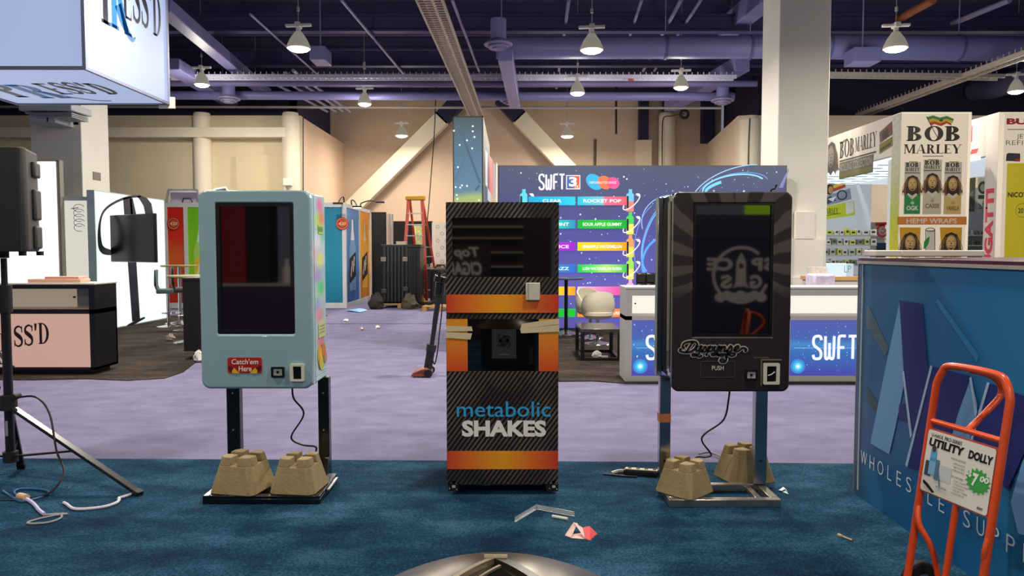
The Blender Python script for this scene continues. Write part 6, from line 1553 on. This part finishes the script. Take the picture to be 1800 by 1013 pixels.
def quilted_stool():
    Y = 9.9; t = thing('bar_stool', 'quilted black leather stool back rising over the starry counter', 'bar stool', (P(1149, 0, Y).x, Y, CARP)); mk = mat('#1d1b1c', .35)
    for i in range(3):
        for j in range(3): obj('backrest_pad', M().box(-.19 + .127 * i, -.07 + .127 * i, 0, .07, .80 + .14 * j, .93 + .14 * j), mk, t, bevel=.015)
    obj('seat', M().box(-.2, .2, -.36, .05, .72, .80), mk, t, bevel=.03); obj('back_panel', M().box(-.19, .19, .03, .06, .8, 1.215), mk, t)
    obj('post', M().cyl((0, -.15, .04), (0, -.15, .72), .03, n=16), m_chrome, t); obj('base_disc', M().lathe([(.21, 0), (.2, .015), (.03, .05)], (0, -.15, 0), 26), m_chrome, t)
quilted_stool()
# ================================================================== TALL SIGN BOOTHS (right)
CREAM = '#f6e6cc'
def head(F, cx, cz, r, L, ink='#3a2618', skin='#c89858', hl='#e8c078'):
    """plain poster drawing of a long-haired head"""
    F.poly([(cx - r * .5, cz + r * .78), (cx, cz + r * .98), (cx + r * .5, cz + r * .78), (cx + r * .78, cz + r * .2), (cx + r * .92, cz - r * .5), (cx + r * 1.08, cz - r * .82), (cx + r * .8, cz - r * .8), (cx + r * .7, cz - r * 1.15), (cx + r * .4, cz - r * .85), (cx, cz - r * 1.12), (cx - r * .4, cz - r * .85), (cx - r * .7, cz - r * 1.15), (cx - r * .8, cz - r * .8), (cx - r * 1.08, cz - r * .82), (cx - r * .92, cz - r * .5), (cx - r * .78, cz + r * .2)], ink, L)
    for s in (-1, 1):
        for k in range(3): F.stroke([(cx + s * r * (.5 + .14 * k), cz + r * (.55 - .15 * k)), (cx + s * r * (.72 + .14 * k), cz - r * .4), (cx + s * r * (.66 + .16 * k), cz - r * 1.05)], r * .055, '#b08448', L + 1, sm=2)
    F.ell(cx, cz + r * .05, r * .47, r * .68, skin, L + 2, n=20); F.ell(cx - r * .05, cz + r * .12, r * .34, r * .5, hl, L + 3, n=16)
    for s in (-1, 1): F.rect(cx + s * r * .18 - r * .09, cz + r * .17, cx + s * r * .18 + r * .09, cz + r * .22, ink, L + 4)
    F.poly([(cx, cz + r * .12), (cx + r * .07, cz - r * .08), (cx - r * .07, cz - r * .08)], ink, L + 4); F.rect(cx - r * .16, cz - r * .25, cx + r * .16, cz - r * .2, ink, L + 4)
    F.poly([(cx - r * .2, cz - r * .4), (cx + r * .2, cz - r * .4), (cx, cz - r * .58)], ink, L + 4)
def leaf(F, cx, cz, r, c, L):
    for k, a in enumerate((90, 50, 130, 15, 165)):
        a = math.radians(a); l = r * (1, .85, .85, .6, .6)[k]; d = (math.cos(a), math.sin(a)); n_ = (-d[1], d[0])
        F.poly([(cx, cz), (cx + d[0] * l * .5 + n_[0] * l * .12, cz + d[1] * l * .5 + n_[1] * l * .12), (cx + d[0] * l, cz + d[1] * l), (cx + d[0] * l * .5 - n_[0] * l * .12, cz + d[1] * l * .5 - n_[1] * l * .12)], c, L)
    F.stroke([(cx, cz), (cx, cz - r * .3)], r * .06, c, L)
YP = 13.0; XA = P(1585, 200, YP).x; XB = XA + 1.22; ZT = P(1640, 197, YP).z; ZF = P(1572, 274, YP + .3).z
XC = P(1757, 198, YP).x
m_cr = mat('#e6dcc8', .6)
def portrait_booth():
    t = thing('sign_booth', 'tall cream sign booth printed with three long-haired portraits and serif lettering', 'exhibition booth', ((XA + XB) / 2, YP + .3, 0)); o = Vector(t.location)
    pil = obj('front_pillar', M().box(XA, XB, YP, YP + .3, 0, ZT), m_cr, t, off=o, smooth=False)
    F = Flat((0, YP - .001, 0), (1, 0, 0), (0, 0, 1), off=o, em=.12)  # print emission stands in for strong light on the pillar
    k = YP / FPX; q = F.q
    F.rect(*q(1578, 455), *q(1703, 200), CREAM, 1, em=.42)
    F.poly([q(1629, 206), q(1640, 203), q(1652, 207), q(1664, 204), q(1676, 209), q(1676, 213), q(1664, 209), q(1652, 212), q(1640, 208), q(1631, 211)], '#3f9a3a', 4)
    F.poly([q(1631, 211), q(1640, 208), q(1652, 212), q(1664, 209), q(1675, 213), q(1674, 217), q(1664, 213), q(1653, 217), q(1641, 213), q(1633, 216)], '#f0c830', 4)
    F.poly([q(1633, 216), q(1641, 213), q(1653, 217), q(1664, 213), q(1672, 217), q(1672, 221), q(1664, 217), q(1654, 222), q(1642, 218), q(1636, 222)], '#d8402a', 4)
    F.stroke([q(1628, 205), q(1640, 228), q(1648, 242)], .012, '#2a2420', 5); F.ell(*q(1654, 212), .03, .02, '#3a3020', 6)
    F.serif('BOB', *q(1592, 248), *q(1691, 222), '#3d3128', 3, .26, .07); F.serif('MARLEY', *q(1588, 270), *q(1690, 254), '#3d3128', 3, .24, .06)
    F.rect(*q(1622, 275.5), *q(1658, 274), '#9a8a76', 3)
    for x0, x1, y0, c1, lab, cl in ((1588, 1619, 285, '#2f9a44', 'OGK', '#f4f4e8'), (1621, 1656, 281, '#e2d2b0', 'CASSE', '#8a7a58'), (1658, 1691, 285, '#e8c878', 'VANILLA', '#8a6a30')):
        F.rect(*q(x0, 377), *q(x1, y0), '#eadfc8', 2); F.rect(*q(x0 + 1, 376), *q(x1 - 1, y0 + 52), c1, 3)
        F.poly([q(x0 + 1, y0 + 52), q(x1 - 1, y0 + 52), q((x0 + x1) / 2, y0 + 66)], '#eadfc8', 4)
        F.serif('BOB', *q(x0 + 4, y0 + 9), *q(x1 - 4, y0 + 1), '#3d3128', 4, .28, .1); F.serif('MARLEY', *q(x0 + 3, y0 + 16), *q(x1 - 3, y0 + 10), '#3d3128', 4, .26, .1)
        F.rect(*q(x0 + 10, y0 + .5), *q(x1 - 6, y0 - 1), '#c8982a', 4)
        F.rect(*q(x0 + 2, y0 + 20), *q(x1 - 2, y0 + 18), '#8a7a5c', 4)
        c = q((x0 + x1) / 2, y0 + 40); head(F, c[0], c[1], 17 * k, 5)
        c = q((x0 + x1) / 2, y0 + 74); leaf(F, c[0], c[1], .07, cl if lab == 'OGK' else '#a89868', 5)
        F.text(lab, *q(x0 + 5, y0 + 85), *q(x1 - 5, y0 + 77), cl, .03, 0, 5)
    F.rect(*q(1577, 395), *q(1699, 381), '#c8742a', 3, em=.3); F.text('HEMP WRAPS', *q(1593, 393), *q(1682, 384), '#f8ecd8', .02, 0, 4)
    for x0, x1 in ((1581, 1618), (1652, 1691)):
        F.poly([q(x0, 400), q(x1, 400), q(x1 - 3, 470), q(x0 + 4, 470)], '#eab01e', 3); c = q((x0 + x1) / 2, 428); head(F, c[0], c[1], 20 * k, 4); F.serif('BOB', *q(x0 + 7, 452), *q(x1 - 7, 443), '#3d2a14', 9, .28, .1)
    F.rect(*q(1627, 470), *q(1643, 404), '#efe6d2', 3); F.arc(*q(1635, 404), 8 * k, 3 * k, 0, 360, .012, '#2a2622', 5); F.stroke([q(1627, 404), q(1627, 470)], .012, '#2a2622', 5); F.stroke([q(1643, 404), q(1643, 470)], .012, '#2a2622', 5)
    F.poly([q(1623, 438), q(1624, 425), q(1630, 418), q(1634, 416), q(1632, 428), q(1627, 436)], '#3a9a3e', 6)
    F.build('front_print', pil)
    # side of the pillar: leafy green fade towards the floor
    m, nt, b, tc = nodemat('leaf_fade_print', .5, .3)
    sp = nt.nodes.new('ShaderNodeSeparateXYZ'); nt.links.new(tc.outputs['Object'], sp.inputs[0])
    vo = nt.nodes.new('ShaderNodeTexVoronoi'); vo.inputs['Scale'].default_value = 14; nt.links.new(tc.outputs['Object'], vo.inputs['Vector'])
    u = nt.nodes.new('ShaderNodeMapRange'); u.inputs[1].default_value = 1.4; u.inputs[2].default_value = 3.4; nt.links.new(sp.outputs['Z'], u.inputs[0])
    cc = ramp(nt, u.outputs[0], [(0, '#c8c020'), (.3, '#b0b838'), (.7, '#b8bc98'), (1, '#c8c4bc')]); nt.links.new(mixc(nt, mathn(nt, 'MULTIPLY', vo.outputs['Distance'], .35), cc, lin('#6a7040')), b.inputs['Base Color'])
    obj('pillar_side', M().box(XA - .004, XA - .001, YP + .002, YP + .3, 0, ZT - .02), m, t, off=o, smooth=False)
    # header running back
    y1 = 19.5
    hd = obj('header_fascia', M().box(XA - .003, XA + .12, YP + .3, y1, ZF, ZT), mat('#cfc8c0', .6), t, off=o, smooth=False)
    F = Flat((XA - .005, 0, 0), (0, -1, 0), (0, 0, 1), off=o, em=.05); q = F.q
    F.poly([q(1441, 272), q(1449, 262), q(1449, 298), q(1441, 300)], '#b8302a', 2); 
    c = q(1461, 277); head(F, c[0], c[1], .34, 2, '#2a2420', '#b8a898', '#d8c8b8')
    a, b_ = q(1476, 275), q(1541, 240); F.serif('BOB', a[0], 3.42, a[0] + (b_[0] - a[0]) * .42, 3.76, '#2a2622', 3, .22, .06); F.serif('MARLEY', a[0] + (b_[0] - a[0]) * .44, 3.46, b_[0], 3.74, '#2a2622', 3, .2, .05)
    F.rect(a[0], 3.345, b_[0], 3.375, '#2a2622', 3)
    for k_, c_ in enumerate(('#d8a060', '#7a8a3a')): F.rect(a[0], 3.02 - k_ * .03, b_[0] - .1, 3.06 - k_ * .03, c_, 2)
    F.rect(a[0], 3.02, b_[0] - .1, 3.33, '#8a8474', 2); F.text('ROLLING COLLECTION', a[0] + .05, 3.14, b_[0] - .15, 3.3, '#f0ece4', .02, 0, 4); F.rect(a[0], 3.02, b_[0] - .1, 3.11, '#a8a050', 3)
    F.poly([q(1446 + 30, 252), q(1484, 246), q(1490, 243), q(1490, 247), q(1478, 254)], '#c8a030', 3)
    F.poly([q(1546, 233), q(1568, 213), q(1569, 236), q(1547, 252)], '#8a6a50', 3); F.poly([q(1546, 254), q(1569, 240), q(1569, 256), q(1546, 271)], '#b8b030', 3); F.poly([q(1550, 236), q(1560, 225), q(1562, 238), q(1552, 246)], '#3a2a20', 4); F.poly([q(1560, 222), q(1568, 214), q(1568, 222), q(1561, 230)], '#c8402a', 4)
    F.stroke([q(1548, 264), q(1566, 252)], .05, '#4a4a20', 4)
    F.build('header_print', hd)
    sg = M().box(XA + .12, XB + .4, YP + .35, y1, ZF - .06, ZF)
    for k_ in range(11):
        for j in range(3): sg.box(XA + .2 + j * .5, XA + .55 + j * .5, YP + .6 + k_ * .55, YP + .72 + k_ * .55, ZF - .066, ZF - .059, 1)
    obj('lit_soffit', sg, [mat('#d8ecf4', .5, em=1.5), mat('#a8c4d0', .5, em=.3)], t, off=o, smooth=False)
    obj('rear_post', M().box(XA, XA + .12, y1 - .12, y1, 0, ZF), m_cr, t, off=o)
    obj('inner_panel', M().box(XA + .02, XA + .06, YP + .301, YP + .46, 0, ZF - .06), mat('#cdd8d8', .5), t, off=o, smooth=False)
portrait_booth()
def product_wall():
    Y = 18.2; x0, x1 = P(1400, 0, Y).x, P(1541, 0, Y).x; z1 = ZF - .07
    t = thing('shelf_wall', 'white shelf wall inside the portrait booth with tilted packet pictures', 'shelving', ((x0 + x1) / 2, Y, 0)); o = Vector(t.location)
    pn = obj('back_panel', M().box(x0, x1, Y + .02, Y + .1, 0, z1), mat('#d6dee6', .5, em=.4), t, off=o, smooth=False)  # emission stands in for soffit light falling on the panel
    F = Flat((0, Y + .019, 0), (1, 0, 0), (0, 0, 1), off=o); q = F.q
    F.poly([q(1436, 331), q(1483, 314), q(1487, 329), q(1436, 348)], '#b84030', 2); F.poly([q(1462, 322), q(1483, 314), q(1484, 319), q(1463, 327)], '#3a8a4a', 3); F.poly([q(1463, 327), q(1484, 319), q(1486, 324), q(1464, 332)], '#e8b040', 3); F.ell(*q(1458, 333), .1, .13, '#2a1c14', 4); F.ell(*q(1460, 334), .06, .09, '#c88a50', 5)
    F.poly([q(1437, 349), q(1494, 331), q(1497, 350), q(1438, 366)], '#8d94a4', 2); F.arc(*q(1480, 343), .11, .11, 0, 360, .03, '#2a2c38', 4); F.poly([q(1440, 354), q(1460, 345), q(1470, 352), q(1445, 363)], '#3a4048', 3); F.poly([q(1455, 350), q(1470, 345), q(1464, 355)], '#e4e8ea', 4)
    F.poly([q(1436, 366), q(1501, 353), q(1503, 378), q(1437, 388)], '#c2ca28', 2); F.serif('BOBMARLEY', q(1440, 0)[0], q(0, 376)[1], q(1482, 0)[0], q(0, 366)[1], '#3a4020', 4, .2, .06); F.poly([q(1486, 357), q(1500, 354), q(1501, 374), q(1487, 377)], '#dcdccc', 3); F.stroke([q(1442, 381), q(1478, 375)], .02, '#6a7820', 3)
    F.build('packet_print', pn)
    sh = mat('#b8b8b0', .5)
    zs = [P(0, y, Y - .2).z for y in (413, 430, 448, 466, 484)]
    for z in zs: obj('shelf', M().box(x0, x1, Y - .32, Y + .02, z - .03, z), sh, t, off=o)
    r_ = random.Random(5); cols = ['#d8dc70', '#e4e2d8', '#c8c8b8', '#cfd4d0', '#8d9078', '#e0e0a8', '#b0aa98']
    for i, z in enumerate(zs[:4]):
        x = P(1440, 0, Y).x; n = 0
        while x < x1 - .12:
            w = r_.uniform(.08, .15); h = r_.uniform(.1, .16); c = r_.choice(cols) if i else r_.choice(cols[:3] + ['#dce040'])
            o_ = obj('product_pack', M().box(-w / 2, w / 2, -.08, .08, 0, h).box(-w * .3, w * .3, -.083, -.08, h * .3, h * .7, 1), [mat(c, .5), mat('#3f3d34', .5)], smooth=False); o_.location = (x + w / 2, Y - .2, z)
            tag(o_, ('small pack on the top product shelf of the portrait booth', 'small pack on the second product shelf of the portrait booth', 'small pack on the third product shelf of the portrait booth', 'small pack on the lowest seen product shelf of the portrait booth')[i], 'pack', ('packs on the top shelf', 'packs on the second shelf', 'packs on the third shelf', 'packs on the fourth shelf')[i])
            x += w + r_.uniform(.02, .07)
    # lower counter with cartons
    Y2 = 14.4
product_wall()
def small_sign(label, x0, x1, Y, z0, z1, bgc, draw, em=.1, legs=True, name='banner_sign'):
    t = thing(name, label, 'sign', ((x0 + x1) / 2, Y, 0)); o = Vector(t.location)
    b = obj('sign_panel', M().box(x0, x1, Y, Y + .05, z0, z1), mat(bgc, .5, em=em), t, off=o, smooth=False)
    if legs: obj('stand_foot', M().box((x0 + x1) / 2 - .04, (x0 + x1) / 2 + .04, Y + .01, Y + .04, 0, z0).box(x0, x1, Y - .15, Y + .2, 0, .02), m_silver, t, off=o)
    F = Flat((0, Y - .001, 0), (1, 0, 0), (0, 0, 1), off=o); draw(F); F.build('sign_print', b)
def cali(F):
    q = F.q; F.poly([q(1539, 391), q(1565, 391), q(1565, 394), q(1539, 398)], '#b02a2a', 2)
    c = q(1551, 406); F.arc(c[0], c[1], .14, .14, 60, 330, .06, '#c03a3a', 2); F.arc(c[0] + .02, c[1], .06, .06, 200, 480, .04, '#d05050', 3)
    F.text('CaliCare', *q(1541, 422), *q(1563, 415), '#6a5a52', .0, 0, 2); F.rect(*q(1539, 480), *q(1565, 427), '#2a3a5c', 2); F.rect(*q(1539, 480), *q(1565, 436), '#26221f', 3)
    for k in range(5): F.ell(*q(1542 + 5 * k, 446 + (k % 2) * 4), .06, .09, '#6a4a3a', 4)
Yq = 19.3; small_sign('pale banner with red swirl emblem and dark lower picture inside the portrait booth', P(1539, 0, Yq).x, P(1566, 0, Yq).x, Yq, .3, P(0, 391, Yq).z, '#d8d0c4', cali)
Yq = 16.4
def lp(F):
    q = F.q; F.text('LP', *q(1482, 480), *q(1497, 467), '#58a8c0', -.01, 0, 2)
# counters below
def back_counter():
    Y = 12.6; x0, x1 = P(1441, 0, Y).x, P(1516, 0, Y).x; z1 = P(0, 487, Y).z
    t = thing('service_counter', 'pale counter with tan top edge inside the portrait booth', 'counter', ((x0 + x1) / 2, Y + .3, 0)); o = Vector(t.location)
    obj('counter_body', M().box(x0, x1 + .5, Y + .02, Y + .5, CARP, z1 - .06), mat('#c9c2b8', .6), t, off=o)
    obj('countertop', M().box(x0 - .02, x1 + .5, Y, Y + .55, z1 - .06, z1), mat('#c89a5c', .6), t, off=o)
    one('light_box', M().box(P(1475, 0, Y).x, P(1506, 0, Y).x, Y + .15, Y + .3, z1, P(0, 463, Y).z), mat('#dceef8', .5, em=.8), 'small glowing white box on the tan counter edge', 'lightbox', bevel=.006)
    one('light_box', M().box(P(1508, 0, Y).x, P(1519, 0, Y).x, Y + .15, Y + .3, z1, P(0, 464, Y).z), mat('#dceef8', .5, em=.5), 'narrow white box beside the glowing one on the tan counter', 'lightbox', bevel=.006)
    F = Flat((0, Y + .149, 0), (1, 0, 0), (0, 0, 1), off=(0, 0, 0)); F.text('LP', *F.q(1484, 479), *F.q(1496, 467), '#4a98b0', -.01, 0, 1)
    o_ = F.build('box_print', bpy.data.objects['light_box']); o_.location = -Vector(bpy.data.objects['light_box'].location)
    one('packet_stack', M().box(P(1441, 0, Y).x, P(1473, 0, Y).x, Y + .2, Y + .34, z1, P(0, 470, Y).z), mat('#d8d4cc', .6, nz=.2, nscale=20), 'pale printed display tray at the column side of the tan counter', 'box', bevel=.004)
    one('wrapped_parcel', M().box(P(1441, 0, 9.6).x, P(1480, 0, 9.6).x, 9.6, 9.9, 1.05, 1.22), mat('#cfc4dc', .3, bump=.8, bscale=12, nz=.15, nscale=10), 'plastic wrapped lilac parcel behind the starry counter by the column', 'parcel', bevel=.03)
    m = M().box(P(1441, 0, 9.5).x - .05, P(1515, 0, 9.5).x, 9.5, 10.0, CARP, 1.05); one('back_cabinet', m, mat('#cfc8c0', .6), 'low pale cabinet behind the starry counter by the column', 'cabinet', bevel=.01)
back_counter()
def yellow_booth():
    t = thing('sign_booth', 'tall cream sign booth with red lettering and big yellow panel at the photo edge', 'exhibition booth', (XC + 1, YP + .3, 0)); o = Vector(t.location)
    x1 = XC + 1.9
    pil = obj('front_pillar', M().box(XC, x1, YP, YP + .3, 0, ZT), m_cr, t, off=o, smooth=False)
    F = Flat((0, YP - .001, 0), (1, 0, 0), (0, 0, 1), off=o, em=.12); q = F.q  # this print too is brightened by emission, as if strongly lit
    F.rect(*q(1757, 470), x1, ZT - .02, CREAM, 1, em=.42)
    a, b_ = q(1769, 219), q(1800, 208); w = (b_[0] - a[0]); F.text('BUGATTI', a[0], a[1], a[0] + 1.18, b_[1], '#d03040', .05, 0, 3)
    F.rect(a[0] + .02, q(0, 228.5)[1], a[0] + 1.2, q(0, 227)[1], '#a89078', 3)
    F.text('JETPACK', *q(1787, 246), q(1787, 0)[0] + .62, q(0, 236)[1], '#4a4644', -.005, 0, 3); F.text('REFILLABLE', *q(1768, 255), q(1768, 0)[0] + .95, q(0, 247)[1], '#5a5654', -.012, 0, 3)
    F.poly([q(1769, 271), q(1773, 269), q(1793, 270), q(1793, 284), q(1768, 283)], '#4a4848', 3); F.rect(*q(1784, 284), *q(1793, 279), '#c8402a', 4)
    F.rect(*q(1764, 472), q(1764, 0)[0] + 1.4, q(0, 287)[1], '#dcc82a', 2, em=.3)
    F.text('NICOTINE', *q(1771, 347), q(1771, 0)[0] + .62, q(0, 338)[1], '#4a4426', .03, 0, 4); F.text('20', *q(1789, 375), *q(1799, 366), '#5a5228', .02, 0, 4); F.arc(*q(1797, 370), .12, .12, 0, 360, .008, '#8a7c28', 3)
    F.build('front_print', pil)
    sd = obj('pillar_side', M().box(XC - .004, XC, YP + .002, YP + .34, 0, ZT - .02), mat('#c9bfb4', .6), t, off=o, smooth=False)
    F = Flat((XC - .005, 0, 0), (0, 0, 1), (0, 1, 0), off=o); F.text('BUGATTI', .95, YP + .06, 2.62, YP + .29, '#c83048', .05, 0, 1)
    F.build('side_lettering', sd)
    y1 = 18.5
    hd = obj('header_fascia', M().box(XC, XC + .12, YP + .3, y1, ZF, ZT), mat('#b9afa6', .6), t, off=o, smooth=False)
    F = Flat((XC - .001, 0, 0), (0, -1, 0), (0, 0, 1), off=o); q = F.q
    F.text('BUGATTI', -(YP + 3.6), 3.52, -(YP + .75), 3.82, '#c03a40', .05, 0, 1)
    for k in range(7): F.poly([(-(YP + .8 + .28 * k), 3.30), (-(YP + .6 + .28 * k), 3.30), (-(YP + .55 + .28 * k), 3.38), (-(YP + .75 + .28 * k), 3.38)], '#c03a40', 1)
    F.build('header_print', hd)
    obj('lit_soffit', M().box(XC + .12, x1, YP + .35, y1, ZF - .05, ZF), mat('#d8e4f0', .5, em=.8), t, off=o, smooth=False)
    obj('rear_post', M().box(XC, XC + .1, y1 - .1, y1, 0, ZF), m_cr, t, off=o)
yellow_booth()
def grey_wall():
    Y = 17.6; x0, x1 = P(1690, 0, Y).x, P(1762, 0, Y).x; z1 = ZF - .2
    t = thing('shelf_wall', 'grey shelf wall with leaf pictures seen between the two tall sign pillars', 'shelving', ((x0 + x1) / 2, Y, 0)); o = Vector(t.location)
    pn = obj('back_panel', M().box(x0, x1, Y + .02, Y + .1, 0, z1), mat('#a8acaa', .5), t, off=o, smooth=False)
    F = Flat((0, Y + .019, 0), (1, 0, 0), (0, 0, 1), off=o); q = F.q
    F.rect(*q(1690, 372), *q(1715, 308), '#5c5f4c', 2); F.rect(*q(1717, 375), *q(1740, 312), '#b9bcae', 2); leaf(F, *q(1728, 368), .24, '#5a6a48', 3); F.ell(*q(1728, 330), .12, .15, '#3f4236', 3); F.ell(*q(1728, 330), .07, .09, '#8d907c', 4); F.rect(*q(1719, 350), *q(1739, 343), '#3a3c34', 4)
    leaf(F, *q(1703, 345), .22, '#8a8d74', 3); leaf(F, *q(1705, 368), .16, '#777a60', 3)
    F.rect(*q(1690, 306), *q(1742, 302), '#dfe6ea', 2)
    F.build('leaf_print', pn)
    zs = [P(0, y, Y - .2).z for y in (413, 431, 449)]
    for z in zs: obj('shelf', M().box(x0, x1, Y - .32, Y + .02, z - .03, z), mat('#b0b2ae', .5), t, off=o)
    r_ = random.Random(9)
    for i, z in enumerate(zs):
        x = P(1694, 0, Y).x
        while x < P(1742, 0, Y).x:
            r = r_.uniform(.035, .055); h = r_.uniform(.08, .15)
            o_ = obj('product_jar', M().lathe([(r, 0), (r, h * .7), (r * .7, h * .75), (r * .7, h)], n=10), mat(r_.choice(['#3f423a', '#c8ccc4', '#7a7c70', '#5a6048', '#a8aaa0']), .4)); o_.location = (x, Y - .2, z)
            tag(o_, ('small jar on the top shelf between the tall sign pillars', 'small jar on the middle shelf between the tall sign pillars', 'small jar on the lowest shelf between the tall sign pillars')[i], 'jar', ('jars on the top grey shelf', 'jars on the middle grey shelf', 'jars on the lowest grey shelf')[i]); x += 2 * r + r_.uniform(.01, .05)
grey_wall()
# ================================================================== behind the photographer: stands, some given emission so their images show in the dark glass
def rear_stand():
    Y = -2.0
    t = thing('display_stand', 'dark purple stand with white rocket emblem, seen only as a reflection in the dark machine', 'display stand', (3.15, Y, CARP)); o = Vector(t.location)
    pn = obj('stand_panel', M().box(2.2, 4.3, Y - .3, Y, CARP, 2.05), mat('#2c2040', .5, nz=.1), t, off=o, smooth=False)
    F = Flat((0, Y + .002, 0), (-1, 0, 0), (0, 0, 1), em=.55, off=o)  # emission keeps the emblem visible as a dim reflection
    cx, cz = -3.34, 1.17; c = '#d8d0c8'
    F.arc(cx, cz, .40, .40, 200, 490, .045, c, 2, 40)
    F.text('SP', cx - .30, cz + .08, cx - .1, cz + .24, c, .04, 0, 3) if 0 else None
    F.text('S', cx - .47, cz + .06, cx - .33, cz + .25, c, .05, 0, 3); F.text('P', cx - .31, cz + .06, cx - .15, cz + .25, c, .05, 0, 3)
    F.text('CE', cx + .12, cz + .06, cx + .5, cz + .25, c, .05, 0, 3); F.text('G', cx - .31, cz - .2, cx - .13, cz, c, .05, 0, 3); F.text('S', cx + .13, cz - .2, cx + .3, cz, c, .05, 0, 3)
    F.poly([(cx, cz + .33), (cx + .07, cz + .2), (cx + .075, cz - .1), (cx + .12, cz - .2), (cx + .05, cz - .17), (cx - .05, cz - .17), (cx - .12, cz - .2), (cx - .075, cz - .1), (cx - .07, cz + .2)], c, 4); F.ell(cx, cz + .13, .035, .035, '#2c2040', 5)
    for k in range(7): F.ell(cx - .3 + .1 * k, cz - .33 + .03 * (k % 2), .08, .07, c, 4)
    F.build('rocket_emblem', pn)
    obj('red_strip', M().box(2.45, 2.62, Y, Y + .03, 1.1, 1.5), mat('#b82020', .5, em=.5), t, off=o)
rear_stand()
def rear_counter():
    Y = -2.1
    t = thing('bar_display', 'dark purple serving counter with pale top, seen only reflected in the blue-grey machine', 'counter', (-3.5, Y, CARP)); o = Vector(t.location)
    obj('counter_body', M().box(-4.4, -2.6, Y - .6, Y, CARP, 1.0), mat('#4c3566', .5), t, off=o, smooth=False); obj('countertop', M().box(-4.45, -2.55, Y - .65, Y + .03, 1.0, 1.04), mat('#d0c4b0', .4), t, off=o)
    t2 = thing('red_cabinet', 'tall red panelled cabinet seen only reflected in the blue-grey machine', 'cabinet', (-4.1, Y - .3, 1.041)); o = Vector(t2.location)
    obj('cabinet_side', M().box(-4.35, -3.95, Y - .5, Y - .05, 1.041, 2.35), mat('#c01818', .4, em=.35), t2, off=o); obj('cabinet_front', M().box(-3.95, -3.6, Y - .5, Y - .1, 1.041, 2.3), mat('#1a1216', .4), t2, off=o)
    for k in range(2):
        o_ = obj('glass_bottle', M().lathe([(.07, 0), (.075, .02), (.075, .2), (.03, .28), (.03, .36)], n=16), mat('#f0dede', .3)); o_.location = (-3.38 + .3 * k, Y - .2, 1.041); tag(o_, 'square shouldered bottle on the serving counter, seen only in the reflection', 'bottle', 'bottles behind the camera')
    t3 = thing('shelf_unit', 'dark wall shelves with pale packs, seen only reflected in the dark glass', 'shelving', (-1.6, Y - 2, CARP)); o = Vector(t3.location)
    obj('back_panel', M().box(-3.6, .7, Y - 2.1, Y - 2, CARP, 2.9), mat('#2a1a16', .6), t3, off=o, smooth=False)
    r_ = random.Random(3)
    for z in (.9, 1.25, 1.5, 1.75, 1.95, 2.2):
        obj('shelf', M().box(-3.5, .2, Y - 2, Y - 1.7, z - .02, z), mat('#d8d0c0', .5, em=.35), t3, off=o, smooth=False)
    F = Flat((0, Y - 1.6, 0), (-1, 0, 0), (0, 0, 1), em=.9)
    t4 = thing('logo_panel', 'dark red panel with curly cigar lettering, seen only reflected in the orange cabinet', 'sign', (-.75, Y - 1.0, CARP)); o = Vector(t4.location)
    pn = obj('panel', M().box(-1.3, -.35, Y - 1.2, Y - 1.0, CARP, 1.62), mat('#34180f', .5), t4, off=o)
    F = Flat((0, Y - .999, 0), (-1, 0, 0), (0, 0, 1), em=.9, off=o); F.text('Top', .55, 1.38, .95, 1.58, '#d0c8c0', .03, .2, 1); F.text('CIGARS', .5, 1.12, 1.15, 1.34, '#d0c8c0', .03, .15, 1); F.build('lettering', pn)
    t5 = thing('lime_sign', 'bright lime sign board, seen only reflected in the upper window of the dark machine', 'sign', (4.4, -4.2, CARP)); o = Vector(t5.location)
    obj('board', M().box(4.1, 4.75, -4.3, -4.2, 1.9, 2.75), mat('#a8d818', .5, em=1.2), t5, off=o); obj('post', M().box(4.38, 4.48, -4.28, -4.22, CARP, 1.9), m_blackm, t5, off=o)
rear_counter()
